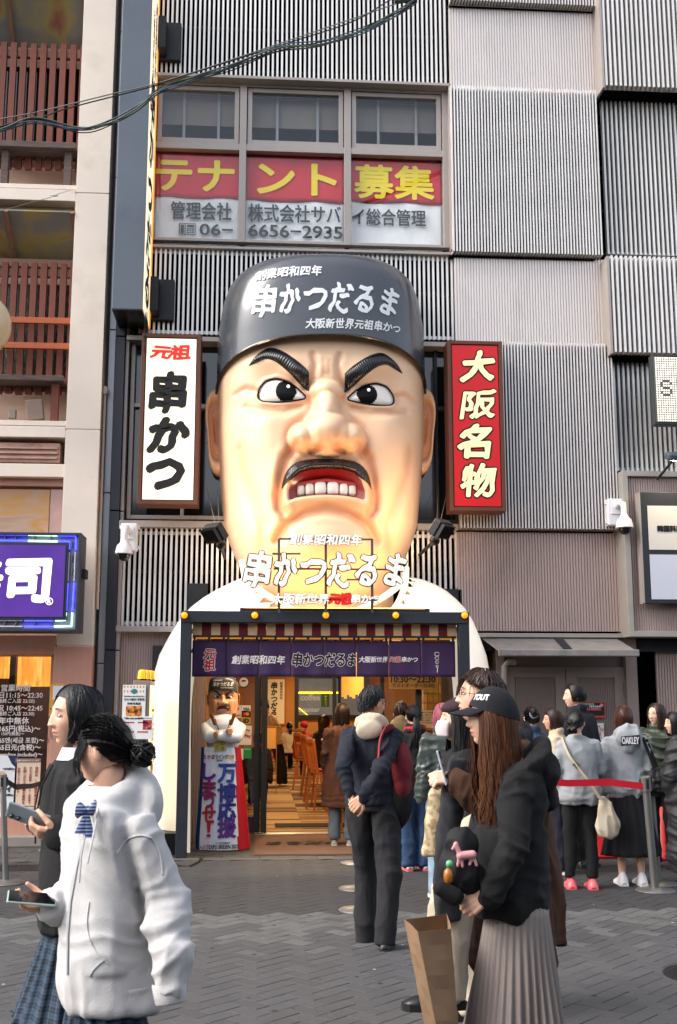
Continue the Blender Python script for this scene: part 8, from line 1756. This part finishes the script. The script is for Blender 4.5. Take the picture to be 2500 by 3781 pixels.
# coat on the chair
mb = MB(); c = Vector((x(1032, 24.6), 24.3, .68)); mb.ell(c, (.06, .12, .28), 12, 10); co, F = remesh(mb, .015, 2, .02, (14, 14, 3)); o = from_np('hanging_coat', co, F, cloth('coat_greygreen', '#5d6452', .1), None); tag(o, 'grey green jacket hung over the back of the chair by the waiter', 'jacket')
lp = thing('table_panel', 'waist high wooden partition beside the waiter', 'partition', (x(1000, 20), 20.4, 0)); box('panel', x(985, 20.6), x(1020, 20.6), 20.6, 20.63, .8, 1.18, mat('panel_cream', '#d9a860', .5), lp); MB().box(x(983, 20.6), x(1022, 20.6), 20.59, 20.64, 1.18, 1.2).box(x(1019, 20.6), x(1022, 20.6), 20.59, 20.64, .012, 1.18).box(x(983, 20.6), x(986, 20.6), 20.59, 20.64, .012, 1.18).each('edge', M_chair, lp)

# ---- belt barriers
M_ss = mat('stainless', '#858381', .42, metal=.75, var=.05, vs=5); M_belt = mat('belt_red', '#b00f22', .55, var=.05, vs=8); M_bltk = mat('belt_black', '#141415', .6)
def stanchion(lab, b, t=None, post=True, h=.93, r=.03):
    b = Vector(b); th = thing('stanchion', lab, 'barrier post', b, 'belt barrier posts'); MB().lathe([(.17, 0), (.172, .006), (.165, .014), (.06, .028), (.035, .034), (.004, .035)], b, 36).build('base', M_ss, th, smooth=True)
    if post:
        t = Vector(t) if t else b + Vector((0, 0, h)); d = (t - b).normalized(); MB().tube([b + d * .03, t - d * .12], r, 18).build('pole', M_ss, th, smooth=True); MB().tube([t - d * .12, t - d * .0, t + d * .004], [r * 1.35, r * 1.35, r * 1.1], 18).build('belt_head', M_ss, th, smooth=True)
        for a in (0, 90, 180, 270): q = rotz(a) @ Vector((r * 1.3, 0, 0)); MB().obox(t - d * .06 + q, (.02, .02, .08)).build('slot', M_bltk, th)
    return th, t
b = UG(2420, 3290); _, t1 = stanchion('leaning steel barrier post holding the red belt beside the white trainers', b, U(2382, 2868, b.y - .1), r=.034)
b2 = UG(2432, 3265); _, t2 = stanchion('steel barrier post just behind the leaning one near the black puffer coat', b2, U(2402, 2872, b2.y))
for (px, py, lb) in ((1318, 3188, 'round steel barrier base furthest from the camera behind the man with clasped hands'), (1322, 3283, 'round steel barrier base in the middle behind the man with clasped hands'), (1330, 3362, 'round steel barrier base nearest the camera behind the man with clasped hands')): stanchion(lb, UG(px, py), None, True if False else False)
def belt(pts, m, lab, w=.045):
    mb = MB(); V = []
    for p_ in pts: V += [Vector(p_) + Vector((0, 0, w / 2)), Vector(p_) - Vector((0, 0, w / 2))]
    mb.add(V, [(2 * i, 2 * i + 1, 2 * i + 3, 2 * i + 2) for i in range(len(pts) - 1)]); o = mb.build('barrier_belt', m, None); s = o.modifiers.new('s', 'SOLIDIFY'); s.thickness = .002; tag(o, lab, 'belt')
y1 = b.y - .1; belt([t1 + Vector((-.03, -.02, -.08)), U(2250, 2888, y1), U(2100, 2892, y1), U(1990, 2884, y1)], M_belt, 'front red barrier belt running from the leaning post across the grey sweatshirt', .058)
belt([t2 + Vector((0, .02, -.06)), U(2200, 2875, 11.0), U(1980, 2878, 11.2)], M_belt, 'rear red barrier belt behind the women in the queue', .05); belt([U(1500, 2880, 10.3), U(1600, 2876, 10.4)], M_belt, 'short piece of red barrier belt between the backpack and the grey leather jacket', .06)
b = UG(22, 3262); _, ta = stanchion('steel barrier post at the picture edge before the neighbour window', b, U(10, 2862, b.y), r=.027)
b = UG(200, 3140); _, tb = stanchion('steel barrier post behind the student in the black hoodie', b, U(190, 2868, b.y), r=.028)
belt([ta + Vector((.03, 0, -.05)), U(60, 2906, ta.y + .2), U(120, 2902, (ta.y + tb.y) / 2), tb + Vector((-.03, 0, -.05))], M_bltk, 'black barrier belt strung before the neighbour window', .05)
mb = MB(); dg = UG(50, 3205)
for i in range(16): mb.box(dg.x - .35 + i * .045, dg.x - .32 + i * .045, dg.y - .22, dg.y + .22, -.012, .003)
o = mb.build('drain_grate', mat('grate_iron', '#1c1b1b', .6, metal=.4), None); tag(o, 'dark iron drain grate in the paving before the neighbour window', 'drain grate')
mh = thing('manhole_cover', 'round dark iron manhole cover in the pavers by the lower edge', 'manhole cover', UG(2640, 3600)); c = UG(2640, 3600); MB().lathe([(.3, -.02), (.3, .004), (.27, .004), (.268, .001), (.004, .001)], (c.x, c.y, 0), 40).build('cover', mat('iron_dark', '#2a2928', .55, metal=.5, bump=.5), mh)
mb = MB()
for i in range(-5, 6):
    for j in range(-5, 6):
        if i * i + j * j < 24: mb.box(c.x + i * .048 - .012, c.x + i * .048 + .012, c.y + j * .048 - .012, c.y + j * .048 + .012, .001, .006)
mb.build('stud_pattern', mat('iron_dark', '#2a2928'), mh, kind='stuff')
# traffic cones behind the queue
def cone(px, py, lab, sc_=1.0):
    b = UG(px, py); th = thing('traffic_cone', lab, 'traffic cone', b, 'red traffic cones behind the queue'); M = mat('cone_red', '#c01a16', .4, var=.08); MB().box(b.x - .19 * sc_, b.x + .19 * sc_, b.y - .19 * sc_, b.y + .19 * sc_, .001, .035).build('base', M, th, bevel=.015)
    MB().lathe([(.15 * sc_, .035), (.13 * sc_, .06), (.03, .68 * sc_), (.022, .70 * sc_), (.004, .70 * sc_)], b, 28).build('body', M, th, smooth=True); return b
a = cone(2040, 3168, 'tall red traffic cone behind the older woman in the beige coat', 1.0); b_ = cone(2205, 3162, 'red traffic cone between the grey sweatshirt and the black skirt'); c_ = cone(2460, 3170, 'red traffic cone behind the leaning barrier post')
mb = MB(); P0, P1 = Vector((b_.x, b_.y, .22)), Vector((c_.x, c_.y, .22))
for i in range(34):
    t = i / 33; p = P0.lerp(P1, t) - Vector((0, 0, .10 * math.sin(math.pi * t))); q = rotz(0); ax = Vector((1, 0, 0)); s2 = Vector((0, 1, 0)) if i % 2 else Vector((0, 0, 1)); mb.tube([p + ax * (.022 * math.cos(u)) + s2 * (.012 * math.sin(u)) for u in np.linspace(0, 6.283, 9)], .004, 4)
o = mb.build('plastic_chain', mat('chain_yellow', '#c9941c', .4), None); tag(o, 'yellow plastic chain slung low between the red cones', 'chain')
o = MB().tube([UG(640, 3190) + Vector((0, 0, .01)), UG(660, 3200) + Vector((0, 0, .01)), UG(700, 3202) + Vector((0, 0, .01)), UG(735, 3185) + Vector((0, 0, .01)), UG(742, 3168) + Vector((0, 0, .02))], .008, 6).build('power_cable', mat('black_rubber', '#141414'), None, smooth=True); tag(o, 'black power cable lying in a loop at the foot of the left entrance post', 'cable')
